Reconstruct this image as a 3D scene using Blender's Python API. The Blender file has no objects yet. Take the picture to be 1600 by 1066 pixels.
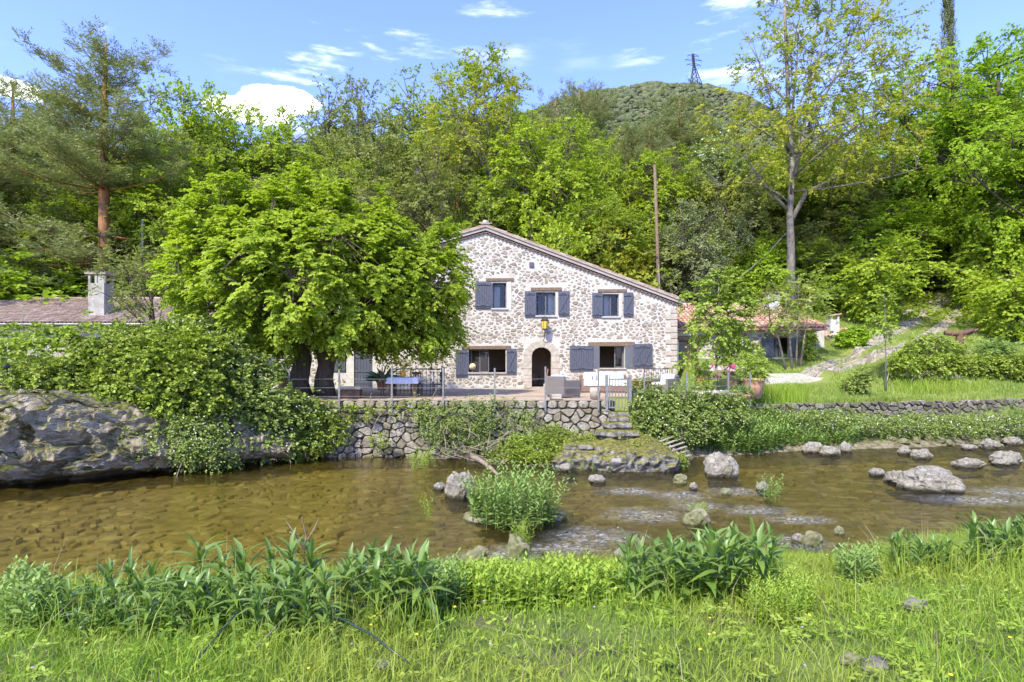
import bpy, bmesh, math, random
import numpy as np
from mathutils import Vector, Matrix, noise
from mathutils.geometry import tessellate_polygon

random.seed(7)
R = np.random.default_rng(7)
SC = bpy.context.scene
COL = SC.collection
F, HY, CAMZ = 888.9, 574.0, 3.0      # focal length in px of a 1600 px wide frame, horizon row, eye height above the water
rad = math.radians

# ------------------------------------------------------------------ camera
cam_d = bpy.data.cameras.new('camera'); cam_d.lens = 20; cam_d.sensor_width = 36
cam_d.shift_y = 41 / 1600; cam_d.clip_start = 0.1; cam_d.clip_end = 3000
cam = bpy.data.objects.new('camera', cam_d); COL.objects.link(cam)
cam.location = (0, 0, CAMZ); cam.rotation_euler = (rad(90), 0, 0)
SC.camera = cam

# ------------------------------------------------------------------ light
SUN_EL, SUN_AZ = 46.0, 210.0          # elevation; azimuth clockwise from +Y
sx, sy = math.sin(rad(SUN_AZ)), math.cos(rad(SUN_AZ))
sun_dir = Vector((sx * math.cos(rad(SUN_EL)), sy * math.cos(rad(SUN_EL)), math.sin(rad(SUN_EL))))
sd = bpy.data.lights.new('sun', 'SUN'); sd.energy = 2.05; sd.angle = rad(2.5); sd.color = (1.0, 0.94, 0.78)
sun = bpy.data.objects.new('sun', sd); COL.objects.link(sun)
sun.rotation_euler = sun_dir.to_track_quat('Z', 'Y').to_euler()
sun.location = (-20, -20, 40)

W = bpy.data.worlds.new('World'); SC.world = W; W.use_nodes = True
nt = W.node_tree; nt.nodes.clear()
def wn(t, **k):
    n = nt.nodes.new(t)
    for a, b in k.items(): setattr(n, a, b)
    return n
sky = wn('ShaderNodeTexSky', sky_type='NISHITA', sun_disc=False)
sky.sun_elevation = rad(SUN_EL); sky.sun_rotation = rad(SUN_AZ); sky.air_density = 1.0; sky.dust_density = 0.6; sky.ozone_density = 2.0
bg = wn('ShaderNodeBackground'); bg.inputs['Strength'].default_value = 0.15
wo = wn('ShaderNodeOutputWorld')
tc = wn('ShaderNodeTexCoord')
def vmath(op, a, b=None):
    n = wn('ShaderNodeVectorMath', operation=op)
    for i, v in enumerate((a, b)):
        if v is None: continue
        if isinstance(v, (tuple, list)): n.inputs[i].default_value = v
        else: nt.links.new(v, n.inputs[i])
    return n
def smath(op, a, b=None, c=None, clamp=False):
    n = wn('ShaderNodeMath', operation=op, use_clamp=clamp)
    for i, v in enumerate((a, b, c)):
        if v is None: continue
        if isinstance(v, (int, float)): n.inputs[i].default_value = v
        else: nt.links.new(v, n.inputs[i])
    return n.outputs[0]
def mrange(v, a, b, c=0.0, d=1.0):
    n = wn('ShaderNodeMapRange', interpolation_type='SMOOTHSTEP')
    nt.links.new(v, n.inputs[0])
    for i, q in enumerate((a, b, c, d)): n.inputs[i + 1].default_value = q
    return n.outputs[0]
def wnoise(vec, scale, detail, rough=0.55):
    n = wn('ShaderNodeTexNoise'); nt.links.new(vec, n.inputs['Vector'])
    n.inputs['Scale'].default_value = scale; n.inputs['Detail'].default_value = detail; n.inputs['Roughness'].default_value = rough
    return n.outputs[0]
dirv = vmath('NORMALIZE', tc.outputs['Generated']).outputs[0]
sep = wn('ShaderNodeSeparateXYZ'); nt.links.new(dirv, sep.inputs[0])
# fair-weather cumulus low over the hills
cu_n = wnoise(vmath('MULTIPLY', dirv, (1, 1, 2.2)).outputs[0], 7.0, 9, 0.6)
band = smath('MULTIPLY', mrange(sep.outputs[2], 0.30, 0.36), mrange(sep.outputs[2], 0.50, 0.40))
cumulus = smath('MULTIPLY', mrange(cu_n, 0.50, 0.58), band)
def puff(x, y, rx, rz):
    d = Vector(((x - 800) / F, 1, (HY - y) / F)).normalized()
    s = vmath('SUBTRACT', dirv, tuple(d)).outputs[0]
    s = vmath('MULTIPLY', s, (1 / rx, 1 / rx, 1 / rz)).outputs[0]
    l = vmath('LENGTH', s).outputs['Value']
    l = smath('ADD', l, smath('MULTIPLY', smath('SUBTRACT', cu_n, 0.5), 1.9))
    return mrange(l, 1.0, 0.72)
cumulus = puff(20, 138, 0.050, 0.014)
for q in ((438, 160, 0.064, 0.022), (400, 174, 0.075, 0.018)):
    cumulus = smath('MAXIMUM', cumulus, puff(*q))
# thin streaks of cirrus higher up
ci_n = wnoise(vmath('MULTIPLY', dirv, (1.0, 1.0, 5.5)).outputs[0], 4.2, 10, 0.62)
ci_m = wnoise(dirv, 2.2, 3)
cirrus = smath('MULTIPLY', smath('MULTIPLY', mrange(ci_n, 0.53, 0.74), mrange(ci_m, 0.46, 0.60)), mrange(sep.outputs[2], 0.30, 0.46))
cov = smath('MAXIMUM', cumulus, smath('MULTIPLY', cirrus, 0.75), clamp=True)
tintn = wn('ShaderNodeMix', data_type='RGBA', blend_type='MULTIPLY'); tintn.inputs[0].default_value = 1.0
nt.links.new(sky.outputs[0], tintn.inputs[6]); tintn.inputs[7].default_value = (0.57, 0.575, 0.92, 1)
mixc = wn('ShaderNodeMix', data_type='RGBA'); nt.links.new(cov, mixc.inputs[0])
nt.links.new(tintn.outputs[2], mixc.inputs[6]); mixc.inputs[7].default_value = (5.2, 5.3, 5.6, 1)
nt.links.new(mixc.outputs[2], bg.inputs[0]); nt.links.new(bg.outputs[0], wo.inputs[0])

SC.view_settings.view_transform = 'Standard'; SC.view_settings.look = 'None'
SC.view_settings.gamma = 1; SC.view_settings.use_curve_mapping = False
SC.view_settings.exposure = 2.05
cy = SC.cycles
cy.max_bounces = 8; cy.diffuse_bounces = 5; cy.glossy_bounces = 3; cy.transmission_bounces = 5; cy.transparent_max_bounces = 12
cy.caustics_reflective = False; cy.caustics_refractive = False; cy.sample_clamp_indirect = 6
cy.use_denoising = True

# ------------------------------------------------------------------ photo <-> world helpers (frame of 1600 x 1066)
def PX(x, D): return (x - 800) / F * D
def PZ(y, D): return CAMZ - (y - HY) / F * D
def P(x, y, D): return Vector((PX(x, D), D, PZ(y, D)))
def sstep(a, b, v):
    t = np.clip((np.asarray(v, float) - a) / (b - a), 0, 1); return t * t * (3 - 2 * t)
def lerp(a, b, t): return a + (b - a) * t

# ------------------------------------------------------------------ object helpers
def tagp(o, label=None, cat=None, group=None, kind=None):
    if label: o['label'] = label
    if cat: o['category'] = cat
    if group: o['group'] = group
    if kind: o['kind'] = kind
    return o
def mesh(verts, faces, tint=None, smooth=False, name='mesh'):
    me = bpy.data.meshes.new(name)
    if isinstance(faces, np.ndarray):
        verts = np.asarray(verts, np.float32); k = faces.shape[1]; m = len(faces)
        me.vertices.add(len(verts)); me.vertices.foreach_set('co', verts.ravel())
        me.loops.add(m * k); me.loops.foreach_set('vertex_index', faces.astype(np.int32).ravel())
        me.polygons.add(m); me.polygons.foreach_set('loop_start', np.arange(0, m * k, k, dtype=np.int32))
        try: me.polygons.foreach_set('loop_total', np.full(m, k, np.int32))
        except Exception: pass
        me.update(calc_edges=True)
    else:
        me.from_pydata([tuple(map(float, v)) for v in verts], [], [tuple(int(i) for i in f) for f in faces]); me.update()
    if tint is not None:
        a = me.attributes.new('tint', 'FLOAT', 'POINT')
        t = np.asarray(tint, np.float32)
        if t.ndim == 0: t = np.full(len(me.vertices), float(t), np.float32)
        a.data.foreach_set('value', t)
    if smooth: me.polygons.foreach_set('use_smooth', np.ones(len(me.polygons), bool))
    return me
def link(name, me, mat=None, parent=None):
    o = bpy.data.objects.new(name, me); COL.objects.link(o)
    if me is not None and mat is not None:
        if len(me.materials) == 0: me.materials.append(mat)
        elif me.materials[0] is not mat:
            o.material_slots[0].link = 'OBJECT'; o.material_slots[0].material = mat
    if parent is not None: o.parent = parent
    return o
def mk(name, vf, mat, parent=None, tint=None, smooth=False):
    return link(name, mesh(vf[0], vf[1], tint if tint is not None else (vf[2] if len(vf) > 2 else None), smooth, name), mat, parent)
def thing(name, label, cat, loc=(0, 0, 0), group=None, rotz=0.0):
    o = bpy.data.objects.new(name, None); COL.objects.link(o); o.location = loc; o.rotation_euler = (0, 0, rotz)
    o.empty_display_size = 0.1
    return tagp(o, label, cat, group)

class MB:
    """collects shapes of one mesh"""
    def __init__(s): s.v = []; s.f = []; s.t = []
    def add(s, v, f, t=0.0):
        o = len(s.v); s.v += [tuple(q) for q in v]; s.f += [tuple(i + o for i in q) for q in f]; s.t += [t] * len(v); return s
    def box(s, c, d, rot=None, t=0.0, taper=1.0):
        x, y, z = d[0] / 2, d[1] / 2, d[2] / 2; c = Vector(c)
        v = [Vector((a * x * (taper if e > 0 else 1), b * y * (taper if e > 0 else 1), e * z)) for e in (-1, 1) for b in (-1, 1) for a in (-1, 1)]
        if rot is not None: v = [rot @ q for q in v]
        return s.add([q + c for q in v], [(0, 2, 3, 1), (4, 5, 7, 6), (0, 1, 5, 4), (2, 6, 7, 3), (0, 4, 6, 2), (1, 3, 7, 5)], t)
    def bbox(s, c, d, b=0.02, rot=None, t=0.0):
        """box with chamfered edges"""
        x, y, z = d[0] / 2, d[1] / 2, d[2] / 2; b = min(b, x * .9, y * .9, z * .9); c = Vector(c)
        bm = bmesh.new(); bmesh.ops.create_cube(bm, size=1)
        for q in bm.verts: q.co = Vector((q.co.x * 2 * x, q.co.y * 2 * y, q.co.z * 2 * z))
        bmesh.ops.bevel(bm, geom=bm.edges[:], offset=b, segments=2, affect='EDGES', profile=0.6)
        v = [(rot @ q.co if rot is not None else q.co) + c for q in bm.verts]
        bm.verts.index_update()
        f = [[q.index for q in p.verts] for p in bm.faces]; bm.free()
        return s.add(v, f, t)
    def tube(s, pts, r, n=6, t=0.0, cap=True):
        v, f = tube(pts, r, n, cap); return s.add(v, f, t)
    def lathe(s, prof, c=(0, 0, 0), n=16, t=0.0):
        v = []; f = []
        for (r, z) in prof:
            for k in range(n):
                a = 2 * math.pi * k / n; v.append((c[0] + r * math.cos(a), c[1] + r * math.sin(a), c[2] + z))
        for i in range(len(prof) - 1):
            for k in range(n): f.append((i * n + k, i * n + (k + 1) % n, (i + 1) * n + (k + 1) % n, (i + 1) * n + k))
        f.append(tuple(range(n))[::-1]); f.append(tuple((len(prof) - 1) * n + k for k in range(n)))
        return s.add(v, f, t)
    def out(s): return (s.v, s.f)
    def mk(s, name, mat, parent=None, smooth=False): return mk(name, (s.v, s.f), mat, parent, np.array(s.t) if s.t else None, smooth)

def tube(pts, r, n=6, cap=True):
    P_ = [Vector(p) for p in pts]; m = len(P_)
    rr = r if isinstance(r, (list, tuple, np.ndarray)) else [r] * m
    v = []; f = []; u = None
    for i, p in enumerate(P_):
        d = (P_[min(i + 1, m - 1)] - P_[max(i - 1, 0)])
        d = d.normalized() if d.length > 1e-9 else Vector((0, 0, 1))
        if u is None: u = d.orthogonal().normalized()
        u = (u - d * u.dot(d)); u = u.normalized() if u.length > 1e-6 else d.orthogonal().normalized()
        w = d.cross(u)
        for k in range(n):
            a = 2 * math.pi * k / n; v.append(p + (u * math.cos(a) + w * math.sin(a)) * float(rr[i]))
    for i in range(m - 1):
        for k in range(n): f.append((i * n + k, i * n + (k + 1) % n, (i + 1) * n + (k + 1) % n, (i + 1) * n + k))
    if cap: f.append(tuple(range(n))[::-1]); f.append(tuple((m - 1) * n + k for k in range(n)))
    return v, f
def bez(a, b, c, n=6):
    a, b, c = Vector(a), Vector(b), Vector(c)
    return [a * (1 - t) ** 2 + b * 2 * t * (1 - t) + c * t * t for t in [i / (n - 1) for i in range(n)]]
def RZ(a): return Matrix.Rotation(a, 3, 'Z')
def RX(a): return Matrix.Rotation(a, 3, 'X')
def RY(a): return Matrix.Rotation(a, 3, 'Y')

# ------------------------------------------------------------------ materials
def srgb(r, g, b):
    f = lambda c: (c / 255) / 12.92 if c <= 10 else ((c / 255 + 0.055) / 1.055) ** 2.4
    return (f(r), f(g), f(b))
class NT:
    def __init__(s, name):
        s.m = bpy.data.materials.new(name); s.m.use_nodes = True; s.t = s.m.node_tree; s.t.nodes.clear()
        s.o = s.n('ShaderNodeOutputMaterial')
    def n(s, t, **k):
        q = s.t.nodes.new(t)
        for a, b in k.items(): setattr(q, a, b)
        return q
    def l(s, a, b): s.t.links.new(a, b)
    def noise(s, scale, detail=5, rough=0.6, vec=None, dist=0.0):
        q = s.n('ShaderNodeTexNoise'); q.inputs['Scale'].default_value = scale; q.inputs['Detail'].default_value = detail
        q.inputs['Roughness'].default_value = rough; q.inputs['Distortion'].default_value = dist
        s.l(vec if vec is not None else s.pos(), q.inputs['Vector']); return q.outputs[0]
    def pos(s):
        if not hasattr(s, '_p'): s._p = s.n('ShaderNodeTexCoord').outputs['Object']
        return s._p
    def tint(s): return s.n('ShaderNodeAttribute', attribute_name='tint').outputs['Fac']
    def mix(s, fac, a, b, blend='MIX'):
        q = s.n('ShaderNodeMix', data_type='RGBA', blend_type=blend)
        for i, v in ((0, fac), (6, a), (7, b)):
            if isinstance(v, (int, float)): q.inputs[i].default_value = v
            elif isinstance(v, tuple): q.inputs[i].default_value = (*v[:3], 1)
            else: s.l(v, q.inputs[i])
        return q.outputs[2]
    def ramp(s, v, a, b, c=0.0, d=1.0):
        q = s.n('ShaderNodeMapRange'); s.l(v, q.inputs[0])
        for i, x in enumerate((a, b, c, d)): q.inputs[i + 1].default_value = x
        return q.outputs[0]
    def math(s, op, a, b=0.0):
        q = s.n('ShaderNodeMath', operation=op)
        for i, v in enumerate((a, b)):
            if isinstance(v, (int, float)): q.inputs[i].default_value = v
            else: s.l(v, q.inputs[i])
        return q.outputs[0]
    def bump(s, h, strength, dist=0.02):
        q = s.n('ShaderNodeBump'); q.inputs['Strength'].default_value = strength; q.inputs['Distance'].default_value = dist
        s.l(h, q.inputs['Height']); return q.outputs[0]
    def bsdf(s, col, rough=0.8, nrm=None, spec=0.3, metal=0.0):
        q = s.n('ShaderNodeBsdfPrincipled')
        if isinstance(col, tuple): q.inputs['Base Color'].default_value = (*col[:3], 1)
        else: s.l(col, q.inputs['Base Color'])
        if isinstance(rough, (int, float)): q.inputs['Roughness'].default_value = rough
        else: s.l(rough, q.inputs['Roughness'])
        q.inputs['Specular IOR Level'].default_value = spec; q.inputs['Metallic'].default_value = metal
        if nrm is not None: s.l(nrm, q.inputs['Normal'])
        return q.outputs[0]
    def done(s, sh): s.l(sh, s.o.inputs[0]); return s.m

def rough_mat(name, c1, c2, scale=6, rough=0.85, bump=0.4, c3=None, c4=None, t=None, spec=0.2, bdist=0.02, fine=None, lo=0.35, hi=0.65, metal=0.0):
    """two noise colours, patches of c3, and 'tint' (one value per piece) leaning to t"""
    m = NT(name)
    col = m.mix(m.ramp(m.noise(scale, 7), lo, hi), c1, c2)
    if c3: col = m.mix(m.ramp(m.noise(scale * 0.45, 6, 0.65), 0.52, 0.66), col, c3)
    if c4: col = m.mix(m.ramp(m.noise(scale * 2.6, 5, 0.7), 0.56, 0.68), col, c4)
    if t: col = m.mix(m.tint(), col, t)
    nr = m.bump(m.noise(fine or scale * 3, 8, 0.65), bump, bdist)
    return m.done(m.bsdf(col, rough, nr, spec, metal))
def leaf_mat(name, c1, c2, c3=None, trans=0.46, rough=0.5, spec=0.18, c3s=0.55, c3r=(0.48, 0.66)):
    """leaf blades: colour runs c1..c2 by leaf, a little c3 in places; light passes through them"""
    m = NT(name)
    col = m.mix(m.tint(), c1, c2)
    if c3: col = m.mix(m.ramp(m.noise(c3s, 3), *c3r), col, c3)
    a = m.bsdf(col, rough, None, spec)
    tr = m.n('ShaderNodeBsdfTranslucent')
    m.l(m.mix(1.0, col, (1.15, 1.25, 0.6), 'MULTIPLY'), tr.inputs[0])
    mx = m.n('ShaderNodeMixShader'); mx.inputs[0].default_value = trans
    m.l(a, mx.inputs[1]); m.l(tr.outputs[0], mx.inputs[2])
    return m.done(mx.outputs[0])

m_mortar = rough_mat('lime mortar', (0.42, 0.39, 0.33), (0.50, 0.47, 0.405), 3, 0.95, 0.6, c3=(0.38, 0.345, 0.28), c4=(0.29, 0.255, 0.205), fine=30, bdist=0.03)
m_fstone = rough_mat('facade stone', (0.27, 0.235, 0.17), (0.41, 0.37, 0.29), 7, 0.9, 0.8, c4=(0.15, 0.13, 0.105), t=(0.19, 0.15, 0.11), fine=26, bdist=0.04)
m_dress = rough_mat('dressed limestone', (0.31, 0.265, 0.20), (0.41, 0.365, 0.295), 5, 0.9, 0.5, c4=(0.24, 0.21, 0.165), fine=30)
m_wstone = rough_mat('terrace wall stone', (0.21, 0.185, 0.135), (0.38, 0.345, 0.28), 5, 0.92, 0.9, c3=(0.13, 0.115, 0.05), c4=(0.50, 0.475, 0.405), t=(0.17, 0.14, 0.085), fine=22, bdist=0.05)
m_wjoint = rough_mat('earthy joints', (0.05, 0.045, 0.03), (0.09, 0.08, 0.055), 6, 1, 0.6, c3=(0.05, 0.065, 0.02))
m_cliff = rough_mat('limestone cliff', (0.15, 0.132, 0.10), (0.31, 0.285, 0.24), 2.6, 0.95, 1.0, c3=(0.08, 0.07, 0.04), c4=(0.40, 0.385, 0.345), fine=11, bdist=0.12)
m_boulder = rough_mat('river boulder', (0.22, 0.19, 0.14), (0.36, 0.325, 0.26), 3.5, 0.85, 1.0, c3=(0.17, 0.15, 0.07), c4=(0.14, 0.12, 0.085), fine=14, bdist=0.08)
def boulder_mat():
    m = NT('pitted river boulder'); ge = m.n('ShaderNodeNewGeometry'); sz = m.n('ShaderNodeSeparateXYZ'); m.l(ge.outputs['Position'], sz.inputs[0])
    vo = m.n('ShaderNodeTexVoronoi', feature='DISTANCE_TO_EDGE'); vo.inputs['Scale'].default_value = 5.5; m.l(m.pos(), vo.inputs['Vector'])
    col = m.mix(m.ramp(m.noise(3.5, 8, .65), .36, .62), (0.22, 0.197, 0.145), (0.37, 0.342, 0.27))
    col = m.mix(m.ramp(m.noise(12, 7, .72), .56, .66), col, (0.11, 0.095, 0.065)); col = m.mix(m.ramp(m.noise(1.7, 5), .55, .66), col, (0.17, 0.15, 0.07))
    col = m.mix(m.ramp(vo.outputs['Distance'], .035, .0), col, (0.10, 0.085, 0.06))
    wet = m.ramp(m.math('ADD', sz.outputs[2], m.math('MULTIPLY', m.noise(5, 4), .10)), .145, .085)      # damp and algae up from the waterline
    col = m.mix(wet, col, (0.055, 0.05, 0.025))
    return m.done(m.bsdf(col, m.ramp(wet, 0, 1, .88, .3), m.bump(m.noise(15, 9, .7), 1.0, .08), .3))
m_boulder = boulder_mat()
m_moss = rough_mat('mossy rock', (0.10, 0.11, 0.03), (0.26, 0.23, 0.16), 5, 0.9, 0.8, c3=(0.08, 0.10, 0.015), fine=24)
m_bed = rough_mat('river bed silt', (0.22, 0.165, 0.05), (0.36, 0.28, 0.095), 3, 0.9, 0.5, c3=(0.12, 0.11, 0.025))
m_bedstone = rough_mat('river bed stone', (0.29, 0.225, 0.07), (0.50, 0.41, 0.18), 1.6, 0.8, 0.6, c3=(0.18, 0.165, 0.04), c4=(0.25, 0.19, 0.065), t=(0.22, 0.17, 0.05), fine=14)
m_earth = rough_mat('forest floor', (0.05, 0.045, 0.02), (0.075, 0.085, 0.025), 0.6, 1, 0.7, c3=(0.06, 0.10, 0.02), fine=6)
m_grassgr = rough_mat('grassy soil', (0.07, 0.10, 0.02), (0.13, 0.17, 0.035), 2.0, 1, 0.6, c3=(0.12, 0.105, 0.05), fine=20)
m_gravel = rough_mat('pale gravel', (0.30, 0.27, 0.21), (0.42, 0.39, 0.33), 8, 0.95, 0.6, c3=(0.22, 0.24, 0.09), fine=60)
m_cobble = rough_mat('path stone', (0.25, 0.22, 0.165), (0.35, 0.32, 0.26), 6, 0.9, 0.6, c3=(0.16, 0.16, 0.07), t=(0.15, 0.135, 0.10))
m_slab = rough_mat('terrace slab', (0.32, 0.235, 0.15), (0.42, 0.32, 0.215), 2.5, 0.8, 0.25, t=(0.30, 0.235, 0.17), fine=30)
m_shutter = rough_mat('blue grey paint', (0.055, 0.060, 0.076), (0.068, 0.074, 0.094), 5, 0.55, 0.15, spec=0.4, fine=40)
m_frame = rough_mat('grey window paint', (0.085, 0.09, 0.10), (0.11, 0.115, 0.125), 5, 0.5, 0.1)
m_white = rough_mat('white render', (0.38, 0.36, 0.32), (0.47, 0.455, 0.415), 4, 0.9, 0.3)
m_lintel = rough_mat('old oak lintel', (0.11, 0.075, 0.048), (0.20, 0.145, 0.095), 9, 0.9, 0.6)
m_tileold = rough_mat('weathered roof tile', (0.27, 0.205, 0.155), (0.37, 0.30, 0.235), 3, 0.9, 0.5, c3=(0.18, 0.155, 0.12), t=(0.21, 0.145, 0.105), fine=25)
m_tilered = rough_mat('red roof tile', (0.36, 0.135, 0.085), (0.42, 0.27, 0.19), 2.2, 0.9, 0.4, c4=(0.25, 0.17, 0.12), t=(0.45, 0.33, 0.24), fine=25)
m_plaster = rough_mat('room plaster', (0.42, 0.33, 0.24), (0.50, 0.41, 0.31), 2, 0.9, 0.1)
m_roomfloor = rough_mat('room floor', (0.22, 0.14, 0.08), (0.28, 0.19, 0.11), 3, 0.6, 0.1)
m_metal = rough_mat('dark iron', (0.035, 0.036, 0.038), (0.06, 0.058, 0.055), 12, 0.5, 0.2, metal=0.4)
m_galv = rough_mat('weathered steel', (0.16, 0.16, 0.145), (0.25, 0.245, 0.225), 14, 0.55, 0.2, metal=0.5)
m_rust = rough_mat('rusty steel', (0.26, 0.10, 0.035), (0.38, 0.17, 0.065), 7, 0.9, 0.5, c3=(0.16, 0.07, 0.035))
m_terra = rough_mat('terracotta', (0.40, 0.19, 0.11), (0.48, 0.27, 0.175), 4, 0.9, 0.3, c3=(0.42, 0.36, 0.28))
m_wood = rough_mat('weathered wood', (0.24, 0.20, 0.155), (0.36, 0.32, 0.26), 9, 0.95, 0.6, c3=(0.16, 0.13, 0.10))
m_wooddk = rough_mat('dark wood', (0.10, 0.055, 0.03), (0.16, 0.095, 0.055), 8, 0.7, 0.4)
m_cloth = rough_mat('grey tablecloth', (0.42, 0.44, 0.50), (0.50, 0.52, 0.57), 4, 0.95, 0.15)
m_linen = rough_mat('white linen', (0.50, 0.49, 0.475), (0.58, 0.57, 0.56), 4, 0.95, 0.25)
m_beige = rough_mat('beige linen', (0.50, 0.44, 0.36), (0.60, 0.54, 0.46), 8, 0.95, 0.25)
m_bluecush = rough_mat('pale blue linen', (0.30, 0.38, 0.46), (0.40, 0.47, 0.54), 8, 0.95, 0.25)
m_pink = rough_mat('magenta paint', (0.55, 0.03, 0.17), (0.62, 0.05, 0.22), 6, 0.4, 0.05)
m_straw = rough_mat('straw', (0.55, 0.42, 0.20), (0.66, 0.53, 0.29), 30, 0.9, 0.3)
m_orange = rough_mat('orange glaze', (0.60, 0.26, 0.02), (0.66, 0.32, 0.04), 5, 0.4, 0.05)
m_yellowfl = rough_mat('yellow petals', (0.75, 0.50, 0.02), (0.80, 0.60, 0.04), 5, 0.7, 0.0)
m_purplefl = rough_mat('mauve petals', (0.45, 0.20, 0.48), (0.30, 0.22, 0.60), 0.7, 0.7, 0.0)
m_whitefl = rough_mat('white petals', (0.75, 0.74, 0.68), (0.8, 0.78, 0.74), 5, 0.8, 0.0)
m_hose = rough_mat('dark hose', (0.015, 0.03, 0.026), (0.025, 0.045, 0.04), 5, 0.35, 0.0, spec=0.5)
m_amber = NT('amber lantern glass')
m_amber = m_amber.done(m_amber.bsdf((0.62, 0.42, 0.07), 0.15, None, 0.5))
def wicker():
    m = NT('grey wicker'); tcx = m.pos()
    a = m.n('ShaderNodeTexWave', wave_type='BANDS', bands_direction='Z'); a.inputs['Scale'].default_value = 14; m.l(tcx, a.inputs[0])
    b = m.n('ShaderNodeTexWave', wave_type='BANDS', bands_direction='DIAGONAL'); b.inputs['Scale'].default_value = 10; m.l(tcx, b.inputs[0])
    h = m.math('MULTIPLY', a.outputs[1], b.outputs[1])
    return m.done(m.bsdf(m.mix(h, (0.13, 0.115, 0.10), (0.30, 0.275, 0.245)), 0.7, m.bump(h, 0.8, 0.02)))
m_wicker = wicker()
m_wickerbr = rough_mat('brown wicker', (0.15, 0.09, 0.06), (0.25, 0.165, 0.12), 40, 0.7, 0.8)
def glass():
    m = NT('window glass'); g = m.n('ShaderNodeBsdfGlossy'); g.inputs['Roughness'].default_value = 0.03
    t = m.n('ShaderNodeBsdfTransparent'); t.inputs[0].default_value = (0.82, 0.86, 0.84, 1)
    f = m.n('ShaderNodeFresnel'); f.inputs[0].default_value = 1.5
    x = m.n('ShaderNodeMixShader'); m.l(m.ramp(f.outputs[0], 0, 1, 0.0, 1), x.inputs[0]); m.l(t.outputs[0], x.inputs[1]); m.l(g.outputs[0], x.inputs[2])
    return m.done(x.outputs[0])
m_glass = glass()
def bark(name, c1, c2, c3=None):
    m = NT(name); mp = m.n('ShaderNodeMapping'); mp.inputs['Scale'].default_value = (1, 1, 0.22); m.l(m.pos(), mp.inputs[0])
    h = m.noise(9, 8, 0.7, mp.outputs[0]); col = m.mix(m.ramp(h, 0.35, 0.65), c1, c2)
    if c3: col = m.mix(m.ramp(m.noise(1.3, 5), 0.5, 0.65), col, c3)
    return m.done(m.bsdf(col, 0.95, m.bump(h, 0.9, 0.05), 0.1))
b_grey = bark('grey bark', (0.10, 0.085, 0.065), (0.21, 0.19, 0.155), (0.26, 0.245, 0.205))
b_dark = bark('dark bark', (0.045, 0.036, 0.026), (0.10, 0.08, 0.06))
b_pine = bark('orange pine bark', (0.22, 0.105, 0.045), (0.38, 0.19, 0.085), (0.16, 0.11, 0.075))
b_lime = bark('lime bark', (0.07, 0.052, 0.036), (0.15, 0.115, 0.085), (0.10, 0.10, 0.05))
b_twig = bark('dry twigs', (0.17, 0.13, 0.09), (0.30, 0.245, 0.185))

L_lime = leaf_mat('lime leaves', (0.20, 0.285, 0.024), (0.40, 0.48, 0.05))
L_bright = leaf_mat('spring leaves', (0.204, 0.300, 0.024), (0.384, 0.456, 0.048), (0.300, 0.396, 0.026))
L_oak = leaf_mat('oak leaves', (0.163, 0.234, 0.029), (0.305, 0.364, 0.052), (0.247, 0.325, 0.026))
L_olive = leaf_mat('olive oak leaves', (0.150, 0.189, 0.046), (0.286, 0.305, 0.091), (0.221, 0.247, 0.058))
L_holm = leaf_mat('holm oak leaves', (0.117, 0.150, 0.052), (0.260, 0.286, 0.124), trans=0.2, rough=0.4)
L_pine = leaf_mat('pine needles', (0.150, 0.188, 0.075), (0.312, 0.331, 0.138), (0.250, 0.281, 0.094), trans=0.25)
L_gold = leaf_mat('young bronze leaves', (0.24, 0.31, 0.03), (0.42, 0.37, 0.05), (0.25, 0.35, 0.03))
L_ash = leaf_mat('opening leaves', (0.25, 0.32, 0.032), (0.43, 0.39, 0.055), (0.24, 0.34, 0.03))
L_chest = leaf_mat('chestnut leaves', (0.179, 0.294, 0.023), (0.333, 0.448, 0.038), (0.243, 0.371, 0.023))
L_cyp = leaf_mat('cypress scales', (0.085, 0.11, 0.04), (0.15, 0.175, 0.07), trans=0.1)
L_red = leaf_mat('copper leaves', (0.11, 0.035, 0.03), (0.18, 0.06, 0.045))
L_blossom = leaf_mat('white blossom leaves', (0.15, 0.22, 0.04), (0.24, 0.30, 0.07), (0.60, 0.60, 0.50), trans=0.3, c3s=2.2, c3r=(0.56, 0.60))
L_ivy = leaf_mat('ivy leaves', (0.109, 0.172, 0.021), (0.322, 0.380, 0.057), (0.230, 0.310, 0.029), trans=0.25, rough=0.35)
L_ivydk = leaf_mat('dark ivy leaves', (0.105, 0.17, 0.03), (0.29, 0.35, 0.085), trans=0.25, rough=0.45)
L_herb = leaf_mat('river mint leaves', (0.12, 0.20, 0.035), (0.26, 0.36, 0.095), trans=0.28, rough=0.5)
L_plant = leaf_mat('comfrey leaves', (0.10, 0.185, 0.026), (0.20, 0.30, 0.07), (0.19, 0.265, 0.035), c3s=1.8, trans=0.35, rough=0.38, spec=0.5)
L_grass = leaf_mat('grass blades', (0.153, 0.268, 0.022), (0.350, 0.447, 0.066), (0.296, 0.350, 0.055), trans=0.38)
L_meadow = leaf_mat('meadow grass blades', (0.162, 0.257, 0.033), (0.342, 0.389, 0.104), (0.285, 0.342, 0.076), trans=0.35)
L_flowerwt = leaf_mat('white flower specks', (0.62, 0.60, 0.55), (0.75, 0.72, 0.68), trans=0.1)
L_straw = leaf_mat('dry straw', (0.30, 0.25, 0.12), (0.42, 0.36, 0.20), trans=0.2)
L_young = leaf_mat('young tree leaves', (0.21, 0.30, 0.035), (0.35, 0.43, 0.08), trans=0.4)

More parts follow.
